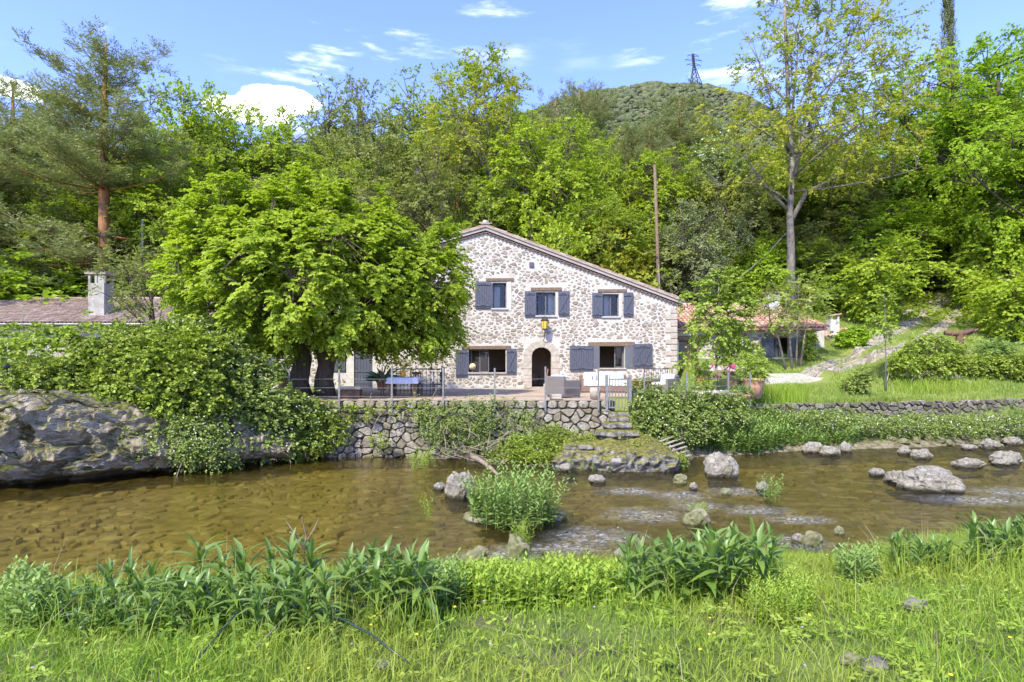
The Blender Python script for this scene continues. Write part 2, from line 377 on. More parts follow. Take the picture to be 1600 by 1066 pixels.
# ------------------------------------------------------------------ ground shape
def _w(pts):
    a = []
    for x, y in pts:
        D = CAMZ * F / (y - HY); a.append((PX(x, D), D))
    a.sort(); return np.array(a)
EF = _w([(-400, 770), (0, 766), (180, 748), (300, 739), (420, 724), (640, 717), (760, 720), (850, 728), (960, 737), (1055, 737), (1082, 713), (1230, 706), (1420, 700), (1600, 690)])
EF = np.vstack([[-60, 12.5], EF, [40, 29], [80, 36]])
EN = _w([(-300, 945), (0, 938), (400, 922), (700, 908), (950, 898), (1250, 888), (1600, 838)])
EN = np.vstack([[-60, 5.5], EN, [18, 13.0], [40, 20], [80, 26]])
def edge_far(X): return np.interp(X, EF[:, 0], EF[:, 1])
def edge_near(X): return np.interp(X, EN[:, 0], EN[:, 1])
def vnoise(X, Y, s, seed=0.0):
    X = np.atleast_1d(np.asarray(X, float)); Y = np.broadcast_to(np.atleast_1d(np.asarray(Y, float)), X.shape)
    return np.array([noise.noise(Vector((a * s + seed, b * s - seed, seed * 1.7))) for a, b in zip(X.ravel(), Y.ravel())]).reshape(X.shape)
def ground(X, Y):
    X = np.asarray(X, float); Y = np.asarray(Y, float)
    hill = np.interp(Y, [20, 22, 24.6, 26.4, 28, 31, 34, 40, 48, 70, 100, 150, 260, 420], [1.3, 1.5, 1.62, 2.2, 2.75, 3.5, 4.9, 7.2, 10.2, 22, 36, 48, 50, 45])
    terr = np.interp(Y, [19, 35, 40, 48, 70, 100, 150, 260, 420], [1.86, 1.9, 5.2, 9.6, 22, 36, 48, 50, 45])
    z = lerp(hill, terr, sstep(10.2, 8.0, X))
    z = z + 0.8 * sstep(18.0, 19.0, X) * sstep(26.9, 27.5, Y) * sstep(33, 29.5, Y)
    t = Y - edge_far(X)
    right = np.interp(t, [-1, 0, 0.3, 0.9, 1.45, 1.72], [0.0, 0.30, 0.40, 0.46, 0.55, 1.0])
    wall = sstep(19.15, 19.5, Y)
    ledge = np.interp(t, [-0.6, 0, 0.3], [0, 0.1, 0.2]) * (Y < 19.9)
    ledge = np.maximum(ledge * sstep(0.6, 1.4, X) , sstep(19.3, 20.3, Y))
    left = sstep(0.9, 2.2, t)
    b = np.where(X < -8.2, left, np.where(X < 1.0, wall, np.where(X < 5.6, ledge, right)))
    return -0.6 + (z + 0.6) * b
def g1(X, Y): return float(ground(np.array([X]), np.array([Y]))[0])
def bank(X, Y):
    s = edge_near(X) - np.asarray(Y, float)
    return np.interp(s, [-1.6, -0.2, 0.1, 0.4, 1.2, 3.0, 5.5], [-0.6, -0.06, 0.06, 0.20, 0.50, 1.02, 1.4])
def b1(X, Y): return float(bank(np.array([X]), np.array([Y]))[0])
def gp(x, y, d0=18.0, d1=90.0):
    """where the sight line through (x, y) meets the far ground"""
    D = np.linspace(d0, d1, 900); zr = PZ(y, D); zg = ground(PX(x, D), D)
    k = np.argmax(zg >= zr); return Vector((PX(x, D[k]), D[k], zg[k]))
def bp(x, y):
    """where it meets the near bank"""
    D = np.linspace(2.2, 14, 900); zr = PZ(y, D); zg = bank(PX(x, D), D)
    k = np.argmax(zg >= zr); return Vector((PX(x, D[k]), D[k], zg[k]))
def wp(x, y):
    D = CAMZ * F / (y - HY); return Vector((PX(x, D), D, 0))
def grid(xs, ys, fz):
    X, Y = np.meshgrid(xs, ys); Z = fz(X, Y); nx, ny = len(xs), len(ys)
    i = np.arange(nx * ny).reshape(ny, nx)
    f = np.stack([i[:-1, :-1], i[:-1, 1:], i[1:, 1:], i[1:, :-1]], -1).reshape(-1, 4)
    return np.stack([X, Y, Z], -1).reshape(-1, 3), f

# ------------------------------------------------------------------ leaves, grass, trees
def nrmz(a): return a / np.maximum(np.linalg.norm(a, axis=-1, keepdims=True), 1e-9)
def leaves(pos, d, n, ln, wd, fold=0.18, six=False):
    """leaf blades: base at pos, tip along d, face along n"""
    d = nrmz(d); s = nrmz(np.cross(d, n)); n = np.cross(s, d); N = len(pos)
    ln = np.broadcast_to(np.asarray(ln, float), (N,))[:, None]; wd = np.broadcast_to(np.asarray(wd, float), (N,))[:, None]
    if not six:
        v = np.stack([pos, pos + d * ln * 0.45 + s * wd * 0.5 + n * wd * fold, pos + d * ln, pos + d * ln * 0.45 - s * wd * 0.5 + n * wd * fold], 1)
        f = np.arange(N * 4).reshape(N, 4)
    else:
        tip = pos + d * ln - n * ln * 0.15
        v = np.stack([pos, pos + d * ln * .28 + s * wd * .48 + n * wd * fold, pos + d * ln * .68 + s * wd * .36 + n * wd * fold * .4, tip,
                      pos + d * ln * .68 - s * wd * .36 + n * wd * fold * .4, pos + d * ln * .28 - s * wd * .48 + n * wd * fold], 1)
        i = np.arange(N)[:, None] * 6
        f = np.concatenate([i + np.array([[0, 1, 2, 3]]), i + np.array([[0, 3, 4, 5]])], 0)
    return v.reshape(-1, 3), f
def cat(parts):
    V = []; Fc = []; T = []; o = 0
    for v, f, t in parts: V.append(v); Fc.append(f + o); T.append(t); o += len(v)
    return np.concatenate(V), np.concatenate(Fc), np.concatenate(T)
def sprays(c, outw, nt_, nl, L, droop, ls, lw, r, flat=0.35, upn=1.0, six=False, rnd=0.55, tilt=0.0, spread=0.75, face=0.75):
    """each centre carries nt_ twiglets reaching outwards, leaves set left and right along them"""
    N = len(c); k = nl
    dirs = nrmz(outw[:, None, :] * 0.9 + r.normal(0, spread, (N, nt_, 3)) * np.array([1, 1, flat]) + np.array([0, 0, tilt]))
    Lr = L * r.uniform(0.55, 1.15, (N, nt_, 1))
    st = c[:, None, :] + r.normal(0, 0.22, (N, nt_, 3)) * L
    t = (np.arange(k) + 0.5) / k
    t = np.clip(t[None, None, :] + r.normal(0, 0.05, (N, nt_, k)), 0.02, 1.05)[..., None]
    pos = st[:, :, None, :] + dirs[:, :, None, :] * Lr[:, :, None, :] * t
    pos[..., 2] -= (t[..., 0] ** 2) * droop * Lr
    side = nrmz(np.cross(dirs, np.array([0, 0, 1.0])))[:, :, None, :] * np.where(np.arange(k) % 2 == 0, 1, -1)[None, None, :, None]
    d = dirs[:, :, None, :] * 0.75 + side * 0.8 + r.normal(0, 0.25, pos.shape)
    d[..., 2] -= droop * t[..., 0] * 0.9
    n = np.array([0, 0, upn * .62]) + r.normal(0, rnd, pos.shape) + outw[:, None, None, :] * face
    M = N * nt_ * k; sz = r.uniform(0.7, 1.2, M)
    ct = np.repeat(r.uniform(0, 1, N), nt_ * k); tint = np.clip(ct * 0.45 + r.uniform(0, 0.65, M), 0, 1)
    v, f = leaves(pos.reshape(-1, 3), d.reshape(-1, 3), n.reshape(-1, 3), ls * sz, lw * sz, six=six)
    return v, f, np.repeat(tint, 6 if six else 4)
def env_points(env, n, r, shell=0.45, lump=0.22):
    w = np.array([e[6] if len(e) > 6 else e[3] * e[4] * e[5] for e in env], float); w /= w.sum()
    idx = r.choice(len(env), n, p=w); E = np.array([e[:6] for e in env], float)[idx]
    d = nrmz(r.normal(0, 1, (n, 3))); rr = r.uniform(0, 1, n) ** shell
    lumpv = np.array([noise.noise(Vector(q) * 2.1 + Vector((n * .1, 0, 0))) for q in d])
    p = E[:, :3] + d * E[:, 3:6] * (rr * (1 + lump * lumpv))[:, None]
    return p, d
def fps(p, k, r):
    i = [int(r.integers(len(p)))]; dd = np.linalg.norm(p - p[i[0]], axis=1)
    while len(i) < min(k, len(p)):
        j = int(dd.argmax()); i.append(j); dd = np.minimum(dd, np.linalg.norm(p - p[j], axis=1))
    return i
def tree(seed, env, trunk, tr, limbs=9, nc=130, sp=None, twig_r=0.035, limb_r=0.38, limb_lines=None, sides=7, shell=0.45, low=0.25, arch=0.35):
    """trunk: list of points; limbs reach through the crown; every leaf clump hangs on a twig of its nearest limb"""
    r = np.random.default_rng(seed); c, outw = env_points(env, nc, r, shell)
    cen = np.mean(np.array([e[:3] for e in env]), 0)
    outw = nrmz(c - cen + np.array([0, 0, 0.3])) * 0.6 + outw * 0.4
    B = MB(); T = [Vector(p) for p in trunk]; m = len(T)
    B.tube(T, [tr * (1.25 if i == 0 else 1) * (1 - 0.75 * i / (m - 1)) for i in range(m)], sides + 2)
    tz = [p.z for p in T]; samp = []; sr = []
    def on_trunk(z):
        z = min(max(z, tz[0]), tz[-1])
        for i in range(m - 1):
            if z <= T[i + 1].z + 1e-9:
                k = (z - T[i].z) / max(T[i + 1].z - T[i].z, 1e-6); return T[i].lerp(T[i + 1], k), tr * (1 - 0.75 * (i + k) / (m - 1))
        return T[-1], tr * 0.25
    lines = []
    if limb_lines:
        for pl, r0 in limb_lines: lines.append(([Vector(q) for q in pl], r0))
    for i in fps(c, limbs, r):
        e = Vector(c[i]); z0 = lerp(tz[-1] * low, min(tz[-1], e.z), r.uniform(0.35, 0.8)); z0 = min(z0, e.z)
        z0 = max(z0, tz[-1] * low)
        a, ra = on_trunk(z0); mid = a.lerp(e, 0.5) + Vector((0, 0, (e - a).length * arch * 0.5)) + Vector(r.normal(0, 0.12, 3)) * (e - a).length
        lines.append((bez(a, mid, e, 7), max(ra * limb_r, twig_r * 1.3)))
    for pl, r0 in lines:
        k = len(pl); B.tube(pl, [lerp(r0, twig_r * 0.8, j / (k - 1)) for j in range(k)], sides)
        for j in range(len(pl) - 1):
            for q in (0.0, 0.5): samp.append(pl[j].lerp(pl[j + 1], q)); 
    for q in np.linspace(0.5, 1, 5): samp.append(on_trunk(tz[-1] * q)[0])
    S = np.array([list(q) for q in samp])
    for i in range(nc):
        dd = np.linalg.norm(S - c[i], axis=1) + np.maximum(S[:, 2] - c[i, 2] + 0.2, 0) * 1.5
        a = Vector(S[int(dd.argmin())]); e = Vector(c[i]); L_ = (e - a).length
        if L_ < 0.15: continue
        B.tube(bez(a, a.lerp(e, 0.5) + Vector(r.normal(0, 0.12, 3)) * L_ + Vector((0, 0, 0.1 * L_)), e, 4), [twig_r, twig_r * .8, twig_r * .6, twig_r * .3], 4, cap=False)
    lf = sprays(c, outw, r=r, **sp)
    return B, lf
def crown_objs(B, lf, bark_m, leaf_m, parent, trunk_name='trunk'):
    mk(trunk_name, (B.v, B.f), bark_m, parent, smooth=True); mk('crown', lf, leaf_m, parent)
def bush(seed, env, n, ls, lw, outn=0.8, lump=0.3, stems=8, sp=None, shell=0.22):
    """leafy mass: short sprays all over lumpy bodies"""
    r = np.random.default_rng(seed); c, d = env_points(env, n, r, shell, lump)
    far = (r.uniform(0, 1, n) < .08)[:, None] * r.uniform(.05, .45, (n, 1)); c = c + (d * np.array([1, .6, .5]) + np.array([0, -.1, .45])) * far      # stray shoots
    q = dict(nt_=3, nl=6, L=0.22, droop=0.35, ls=ls, lw=lw, flat=0.8, upn=0.5, rnd=0.6)
    if sp: q.update(sp)
    return sprays(c, nrmz(d + np.array([0, -0.15, 0.35])), r=r, **q)
def blades(pos, h, w, r, lean=0.35, segs=2, wind=(0.0, 0.0)):
    """grass: narrow blades bending over"""
    N = len(pos); a = r.uniform(0, 2 * np.pi, N); s = np.stack([np.cos(a), np.sin(a), np.zeros(N)], 1)
    b = r.uniform(0, 2 * np.pi, N); ln = np.abs(r.normal(0, lean, N)); k = np.stack([np.cos(b) * ln + wind[0], np.sin(b) * ln + wind[1], np.zeros(N)], 1)
    h = np.broadcast_to(h, (N,))[:, None]; w = np.broadcast_to(w, (N,))[:, None]; up = np.array([0, 0, 1.0])
    m = pos + up * h * 0.55 + k * h * 0.30; tip = pos + up * h * 0.92 + k * h
    v = np.stack([pos - s * w * .5, pos + s * w * .5, m + s * w * .42, m - s * w * .42, tip], 1).reshape(-1, 3)
    i = np.arange(N)[:, None] * 5
    f = np.concatenate([i + np.array([[0, 1, 2]]), i + np.array([[0, 2, 3]]), i + np.array([[3, 2, 4]])], 0)
    return v, f, np.repeat(r.uniform(0, 1, N) ** 1.3, 5)
def herb(seed, spots, hgt, r_lean, ls, lw, pairs=7, r=None):
    """upright leafy stems: stems and leaf pairs of one mass"""
    r = np.random.default_rng(seed); S = np.asarray(spots, float); N = len(S); k = pairs
    H = hgt * r.uniform(0.6, 1.15, N); ln = r.normal(0, r_lean, (N, 2))
    t = ((np.arange(k) + 1.0) / k)[None, :] ** 0.75
    pos = np.zeros((N, k, 2, 3)); base = S[:, None, None, :]
    pos[..., :] = base; pos[..., 2] += (H[:, None] * t)[:, :, None]; pos[..., :2] += (ln[:, None, :] * (H[:, None] * t ** 2)[..., None])[:, :, None, :]
    a = r.uniform(0, 6.28, (N, k)) ; d = np.zeros((N, k, 2, 3))
    for j in (0, 1):
        d[:, :, j, 0] = np.cos(a + j * np.pi); d[:, :, j, 1] = np.sin(a + j * np.pi)
    d[..., 2] = (0.1 + 0.9 * t)[None, :, :, None][0] if False else (0.05 + 0.9 * t ** 2)[:, :, None]
    n = np.array([0, 0, 1.0]) + r.normal(0, 0.3, d.shape) - d * 0.2
    sz = (r.uniform(0.75, 1.15, (N, k, 2)) * (1.1 - 0.45 * t[..., None])).ravel()
    v, f = leaves(pos.reshape(-1, 3), d.reshape(-1, 3), n.reshape(-1, 3), ls * sz, lw * sz)
    ti = np.repeat(np.clip(0.55 * np.broadcast_to(t[..., None], (N, k, 2)).ravel() + r.uniform(0, 0.45, N * k * 2), 0, 1), 4)
    # stems as narrow strips
    b = blades(S, H, 0.012, r, lean=0.02)
    return cat([(v, f, ti)]), b

# ------------------------------------------------------------------ irregular stone pieces
def clip_poly(poly, a, b, c):
    out = []; n = len(poly)
    for i in range(n):
        p, q = poly[i], poly[(i + 1) % n]; dp = a * p[0] + b * p[1] - c; dq = a * q[0] + b * q[1] - c
        if dp <= 0: out.append(p)
        if dp * dq < 0:
            t = dp / (dp - dq); out.append((p[0] + (q[0] - p[0]) * t, p[1] + (q[1] - p[1]) * t))
    return out
def cells(pts, span, k=14, asp=1.0, box=None):
    """cells round scattered points (asp > 1: wider than tall)"""
    Q = np.array(pts, float); Q[:, 0] /= asp; out = []
    for i in range(len(Q)):
        d = Q - Q[i]; dd = (d ** 2).sum(1); nb = np.argsort(dd)[1:k + 1]
        x, y = Q[i]; poly = [(x - span, y - span), (x + span, y - span), (x + span, y + span), (x - span, y + span)]
        for j in nb:
            a, b = d[j]; poly = clip_poly(poly, a, b, a * (x + Q[j, 0]) / 2 + b * (y + Q[j, 1]) / 2)
            if len(poly) < 3: break
        poly = [(px * asp, py) for px, py in poly]
        if box:
            for a, b, c in ((-1, 0, -box[0]), (1, 0, box[1]), (0, -1, -box[2]), (0, 1, box[3])):
                if len(poly) >= 3: poly = clip_poly(poly, a, b, c)
        out.append(poly)
    return out
def jgrid(x0, x1, y0, y1, sx, sy, r, j=0.42, brick=True):
    pts = []; ny = max(1, int(round((y1 - y0) / sy))); nx = max(1, int(round((x1 - x0) / sx)))
    for b in range(ny):
        for a in range(nx):
            pts.append((x0 + (a + 0.5 + (0.5 if brick and b % 2 else 0) + r.uniform(-j, j)) * (x1 - x0) / nx, y0 + (b + 0.5 + r.uniform(-j, j)) * (y1 - y0) / ny))
    return pts
def piece(poly, h, fmap, r, shrink=0.85, back=0.03, rnd=0.05):
    """a cushion-shaped stone on its cell; fmap(u, v, depth) -> xyz"""
    P2 = np.array(poly, float); c = P2.mean(0)
    # merge close corners, cut the sharpest ones
    keep = [0]
    for i in range(1, len(P2)):
        if np.linalg.norm(P2[i] - P2[keep[-1]]) > 0.12 * np.linalg.norm(P2 - c, axis=1).max(): keep.append(i)
    P2 = P2[keep]; n = len(P2)
    if n < 3: return None
    if n < 7:
        Q = []
        for i in range(n):
            a, b = P2[i], P2[(i + 1) % n]; Q += [a * .78 + b * .22, a * .22 + b * .78]
        P2 = np.array(Q); n = len(P2)
    P2 = c + (P2 - c) * shrink * (1 + r.uniform(-rnd, rnd, (n, 1)))
    rings = [(1.0, -back), (0.97, h * 0.55), (0.80, h)]
    V = []; Fc = []
    for s, d in rings:
        for p in P2:
            q = c + (p - c) * s; V.append(fmap(q[0], q[1], d * (1 if d < 0 else r.uniform(0.85, 1.15))))
    for k in range(len(rings) - 1):
        for i in range(n): Fc.append((k * n + i, k * n + (i + 1) % n, (k + 1) * n + (i + 1) % n, (k + 1) * n + i))
    Fc.append(tuple(2 * n + i for i in range(n)))
    return V, Fc
def stone_set(cell_list, hf, fmap, mat, parent, r, name='stone', limit=300, rest='small_stones', shrink=(0.8, 0.92), score=None, rnd=0.05, back=0.03):
    """the largest pieces singly (at most limit), the rest joined as stuff"""
    def area(p):
        p = np.array(p); return 0.5 * abs(np.dot(p[:, 0], np.roll(p[:, 1], 1)) - np.dot(p[:, 1], np.roll(p[:, 0], 1)))
    L_ = sorted([c for c in cell_list if len(c) >= 3], key=(lambda c: -score(c)) if score else (lambda c: -area(c)))
    M_ = MB()
    for i, c in enumerate(L_):
        q = piece(c, r.uniform(*hf), fmap, r, r.uniform(*shrink), back, rnd)
        if q is None: continue
        t = float(r.uniform(0, 1) ** 1.6)
        if i < limit: mk(name, q, mat, parent, t)
        else: M_.add(q[0], q[1], t)
    if M_.v: tagp(M_.mk(rest, mat, parent), kind='stuff')
def rock(seed, size, sub=3, amp=0.28, flat=0.25):
    """boulder: lumpy, faceted, with a flattened underside"""
    bm = bmesh.new(); bmesh.ops.create_icosphere(bm, subdivisions=sub, radius=1.0); s = Vector((seed * 3.1, seed * 1.7, seed * 0.9))
    for q in bm.verts:
        d = q.co.normalized(); k = 1 + amp * noise.noise(d * 1.3 + s) + amp * 0.6 * noise.noise(d * 2.9 + s) + amp * 0.22 * noise.noise(d * 7 + s)
        if sub > 2:
            vd = noise.voronoi(d * 2.3 + s)[0]; k -= amp * .34 * max(0, 1 - (vd[1] - vd[0]) * 4); vd = noise.voronoi(d * 6 + s)[0]; k -= amp * .16 * max(0, 1 - vd[0] * 3.2)
        q.co = Vector((d.x * k * size[0] / 2, d.y * k * size[1] / 2, max(d.z * k, -flat * 1.6) * size[2] * 0.62))
    bm.verts.index_update(); v = [q.co.copy() for q in bm.verts]; f = [[q.index for q in p.verts] for p in bm.faces]; bm.free()
    return v, f
# ================================================================== setting
xs = np.concatenate([np.linspace(-160, -26, 40), np.linspace(-25, 34, 240), np.linspace(36, 170, 40)])
ys = np.concatenate([np.linspace(11, 36, 170), np.linspace(36.5, 90, 90), np.linspace(93, 420, 50)])
def zg(X, Y):
    z = ground(X, Y); n = vnoise(X, Y, 0.35, 3) * 0.16 + vnoise(X, Y, 1.4, 5) * 0.05
    k = sstep(20, 22, Y) * (1 - ((X > -26) & (X < 8.3) & (Y < 36)) * 1.0)
    return z + n * k * (1 + sstep(40, 60, Y) * 4)
gv, gf = grid(xs, ys, zg)
def ground_mat():
    m = NT('far ground')
    # grass on the meadow, forest floor up the slope: a patchwork driven by noise and by how far up the slope one is
    sx_ = m.n('ShaderNodeSeparateXYZ'); m.l(m.pos(), sx_.inputs[0])
    up = m.ramp(m.math('ADD', sx_.outputs[1], m.math('MULTIPLY', m.noise(0.25, 4), 12.0)), 38, 50)
    grass = m.mix(m.ramp(m.noise(0.9, 6), 0.4, 0.62), (0.115, 0.165, 0.03), (0.20, 0.225, 0.06))
    grass = m.mix(m.ramp(m.noise(2.2, 6, 0.7), 0.58, 0.7), grass, (0.20, 0.17, 0.095))
    wood = m.mix(m.ramp(m.noise(0.5, 6), 0.4, 0.65), (0.085, 0.075, 0.035), (0.11, 0.145, 0.032))
    shore = m.ramp(m.math('ADD', sx_.outputs[2], m.math('MULTIPLY', m.noise(3, 4), .3)), .55, .30)
    grass = m.mix(shore, grass, m.mix(m.ramp(m.noise(5, 6), .4, .6), (0.10, 0.085, 0.045), (0.22, 0.19, 0.12)))
    return m.done(m.bsdf(m.mix(up, grass, wood), 1.0, m.bump(m.noise(9, 7, 0.7), 0.7, 0.06), 0.05))
m_far = ground_mat()
tagp(mk('ground', (gv, gf), m_far, smooth=True), 'grassy far bank rising into the wooded hillside', kind='structure')
bx = np.concatenate([np.linspace(-60, -13, 40), np.linspace(-12.5, 16, 200), np.linspace(17, 80, 40)])
by = np.concatenate([np.linspace(-30, 1.5, 20), np.linspace(1.8, 13, 120), np.linspace(13.3, 26, 30)])
def zb(X, Y): return bank(X, Y) + (vnoise(X, Y, 0.8, 9) * 0.07 + vnoise(X, Y, 3.0, 2) * 0.03) * sstep(13.5, 12, Y)
nv, nf = grid(bx, by, zb)
tagp(mk('near_bank', (nv, nf), m_grassgr, smooth=True), 'grassy near bank of the stream', kind='structure')
# river bed and its stones
def zbed(X, Y): return -0.40 + 0.06 * vnoise(X, Y, 0.5, 4) + 0.03 * vnoise(X, Y, 2.1, 6)
rv, rf = grid(np.linspace(-45, 45, 150), np.linspace(4, 36, 70), zbed)
riverbed = tagp(mk('riverbed', (rv, rf), m_bed, smooth=True), 'stony amber bed of the shallow stream', kind='structure')
r = np.random.default_rng(31)
bpts = [p for p in jgrid(-15, 24, 7.6, 23, 0.27, 0.21, r, 0.5) if edge_near(p[0]) - 0.2 < p[1] < edge_far(p[0]) + 0.3 and r.uniform() < 0.6]
bc = cells(bpts, 0.6, asp=1.25)
def bscore(c):
    p = np.array(c); x, y = p.mean(0); return np.ptp(p[:, 0]) * np.ptp(p[:, 1]) / y ** 2.2 if abs(x) < y * 0.92 else 0
_tb = {}
def bmap(u, v, d): return (u, v, -0.415 + d)
stone_set(bc, (0.0, 0.10), bmap, m_bedstone, riverbed, r, name='bed_stone', limit=300, rest='bed_pebbles', shrink=(0.45, 1.0), score=bscore, rnd=0.2)
# water
wxs = np.concatenate([np.linspace(-50, -17, 30), np.linspace(-16.5, 24, 470), np.linspace(24.5, 60, 30)])
wys = np.concatenate([np.linspace(3.5, 7.4, 6), np.linspace(7.5, 23, 200), np.linspace(23.5, 36, 14)])
rap = [(wp(930, 838), .9, 0.6), (wp(880, 856), .8, .45), (wp(800, 866), .6, .5), (wp(1010, 805), .9, 0.7), (wp(1090, 790), .7, .5), (wp(1180, 798), .8, 0.5), (wp(1250, 812), .7, .4), (wp(1250, 848), 0.6, 0.45), (wp(1530, 782), 1.4, 0.6), (wp(1590, 770), 1.2, .7), (wp(980, 768), .8, 0.5), (wp(1060, 775), .8, .6), (wp(770, 722), 0.9, 0.5), (wp(745, 872), 0.5, .3), (wp(1150, 768), .7, 0.5)]
def rapid(X, Y):
    a = np.zeros_like(np.asarray(X, float))
    for p, rx, ry in rap: a = np.maximum(a, np.exp(-((X - p.x) / rx) ** 2 - ((Y - p.y) / ry) ** 2))
    return a
def zw(X, Y):
    rp = rapid(X, Y); am = 0.004 + 0.018 * sstep(-2.0, 1.0, X) + 0.034 * rp
    n = vnoise(X * 0.75, Y * 2.3, 1.5, 1) + 0.55 * vnoise(X * 0.8, Y * 2.2, 3.6, 2) + 0.3 * vnoise(X, Y * 2, 7.5, 3)
    return am * n
wv, wf = grid(wxs, wys, zw)
wfoam = rapid(wv[:, 0], wv[:, 1])
def water():
    m = NT('stream water')
    mp = m.n('ShaderNodeMapping'); mp.inputs['Scale'].default_value = (1, 1.9, 1); m.l(m.pos(), mp.inputs[0])
    n1 = m.noise(4.5, 4, 0.55, mp.outputs[0], 0.6); n2 = m.noise(14, 4, 0.6, mp.outputs[0])
    sp_ = m.n('ShaderNodeSeparateXYZ'); m.l(m.pos(), sp_.inputs[0])
    flow = m.math('ADD', m.ramp(sp_.outputs[0], -4.0, 0.6, 0.14, 1.0), m.math('MULTIPLY', m.tint(), 0.5))
    b = m.n('ShaderNodeBump'); b.inputs['Distance'].default_value = 0.08
    m.l(flow, b.inputs['Strength']); m.l(m.math('ADD', n1, m.math('MULTIPLY', n2, 0.35)), b.inputs['Height'])
    t = m.n('ShaderNodeBsdfTransparent'); t.inputs[0].default_value = (0.91, 0.90, 0.68, 1)
    rf_ = m.n('ShaderNodeBsdfRefraction'); rf_.inputs['IOR'].default_value = 1.2; rf_.inputs['Color'].default_value = (0.91, 0.90, 0.68, 1); rf_.inputs['Roughness'].default_value = 0.0
    m.l(b.outputs[0], rf_.inputs['Normal'])
    tr = m.n('ShaderNodeMixShader'); tr.inputs[0].default_value = 0.3; m.l(t.outputs[0], tr.inputs[1]); m.l(rf_.outputs[0], tr.inputs[2])
    g = m.n('ShaderNodeBsdfGlossy'); g.inputs['Roughness'].default_value = 0.06; m.l(b.outputs[0], g.inputs['Normal'])
    fr = m.n('ShaderNodeFresnel'); fr.inputs[0].default_value = 1.33; m.l(b.outputs[0], fr.inputs['Normal'])
    x = m.n('ShaderNodeMixShader'); m.l(fr.outputs[0], x.inputs[0]); m.l(tr.outputs[0], x.inputs[1]); m.l(g.outputs[0], x.inputs[2])
    # broken white water in the riffles
    mf = m.n('ShaderNodeMapping'); mf.inputs['Scale'].default_value = (.8, 2.6, 1); m.l(m.pos(), mf.inputs[0])
    f1 = m.noise(11, 8, 0.74, mf.outputs[0], 1.6)
    fo = m.math('MULTIPLY', m.ramp(f1, 0.515, 0.62), m.ramp(m.tint(), 0.25, 0.9))
    d = m.n('ShaderNodeBsdfDiffuse'); d.inputs[0].default_value = (0.72, 0.75, 0.78, 1)
    y = m.n('ShaderNodeMixShader'); m.l(m.math('MULTIPLY', fo, 0.6), y.inputs[0]); m.l(x.outputs[0], y.inputs[1]); m.l(d.outputs[0], y.inputs[2])
    return m.done(y.outputs[0])
tagp(mk('river', (wv, wf), water(), tint=wfoam, smooth=True), 'clear shallow stream with riffles', kind='structure')

# distant hill with its scrub, in the gap over the woods
hx = np.linspace(-900, 1100, 90); hy = np.linspace(430, 1000, 50)
def zh(X, Y):
    top = -30 + 342 * np.exp(-(np.abs(X - 150) / 430.0) ** 2.0) + 14 * np.exp(-((X - 215) / 60.0) ** 2) * 0 
    return top * np.exp(-((Y - 640) / 190.0) ** 2) + vnoise(X, Y, 0.012, 7) * 9
hv, hf = grid(hx, hy, zh)
m_hill = rough_mat('hillside scrub', (0.075, 0.09, 0.04), (0.12, 0.13, 0.065), 0.12, 1, 0.5, c3=(0.22, 0.20, 0.15), bdist=1.5)
tagp(mk('distant_hill', (hv, hf), m_hill, smooth=True), 'rounded scrub covered hill far behind the woods', kind='structure')
r = np.random.default_rng(5)
N = 26000; hxp = r.uniform(-60, 380, N); hyp = r.uniform(435, 645, N); hzp = zh(hxp, hyp)
ok = (hzp > 5); hxp, hyp, hzp = hxp[ok], hyp[ok], hzp[ok]
bm = bmesh.new(); bmesh.ops.create_icosphere(bm, subdivisions=1, radius=1); bm.verts.index_update()
iv = np.array([q.co[:] for q in bm.verts]); ifc = np.array([[q.index for q in p.verts] for p in bm.faces]); bm.free()
n = len(hxp); sz = (.8 + 3.0 * r.uniform(0, 1, n) ** 3) * (1 + vnoise(hxp, hyp, 0.03, 1) * 0.8)
V = np.stack([hxp, hyp, hzp + sz * .3], -1)[:, None, :] + iv[None] * (sz[:, None, None] * r.uniform(0.75, 1.25, (n, 12, 1)) * np.array([1.1, 1.1, 0.85]))
Fh = (ifc[None] + np.arange(n)[:, None, None] * 12).reshape(-1, 3)
L_scrub = leaf_mat('far scrub', (0.06, 0.08, 0.038), (0.145, 0.17, 0.07), (0.12, 0.125, 0.07), trans=0.1, rough=0.9)
tagp(mk('hill_scrub', (V.reshape(-1, 3), Fh), L_scrub, tint=np.repeat(np.clip(r.normal(.45, .3, n), 0, 1), 12)), 'scrub bushes covering the distant hill', kind='stuff')

# ================================================================== terrace
YW = 19.0                              # face of the terrace wall
r = np.random.default_rng(12)
tw = thing('terrace_wall', 'mossy grey dry stone retaining wall holding the house terrace above the stream', 'stone wall', (0, 0, 0))
MB().box((-2.2, YW + .36, .64), (11.3, .6, 2.44)).mk('core', m_wjoint, tw)
wc = cells([p for p in jgrid(-7.8, 3.3, -0.35, 1.62, 0.32, 0.22, r, 0.48) if r.uniform() < .84], 0.55, asp=1.2, box=(-7.85, 3.3, -.4, 1.62))
wbul = lambda u, v: 0.05 * noise.noise(Vector((u * .7, v * .9, 3)))
stone_set(wc, (0.05, 0.13), lambda u, v, d: (u, YW + .055 - d - wbul(u, v), v), m_wstone, tw, r, limit=300, shrink=(0.84, 0.98), rnd=0.12)
cc = cells(jgrid(-7.8, 3.3, 1.62, 1.90, 0.36, 0.28, r, 0.18), 0.5, asp=1.2, box=(-7.85, 3.3, 1.62, 1.89))
stone_set(cc, (0.06, 0.12), lambda u, v, d: (u, YW + .06 - d, v), m_wstone, tw, r, name='coping_stone', limit=300, shrink=(0.86, 0.96))
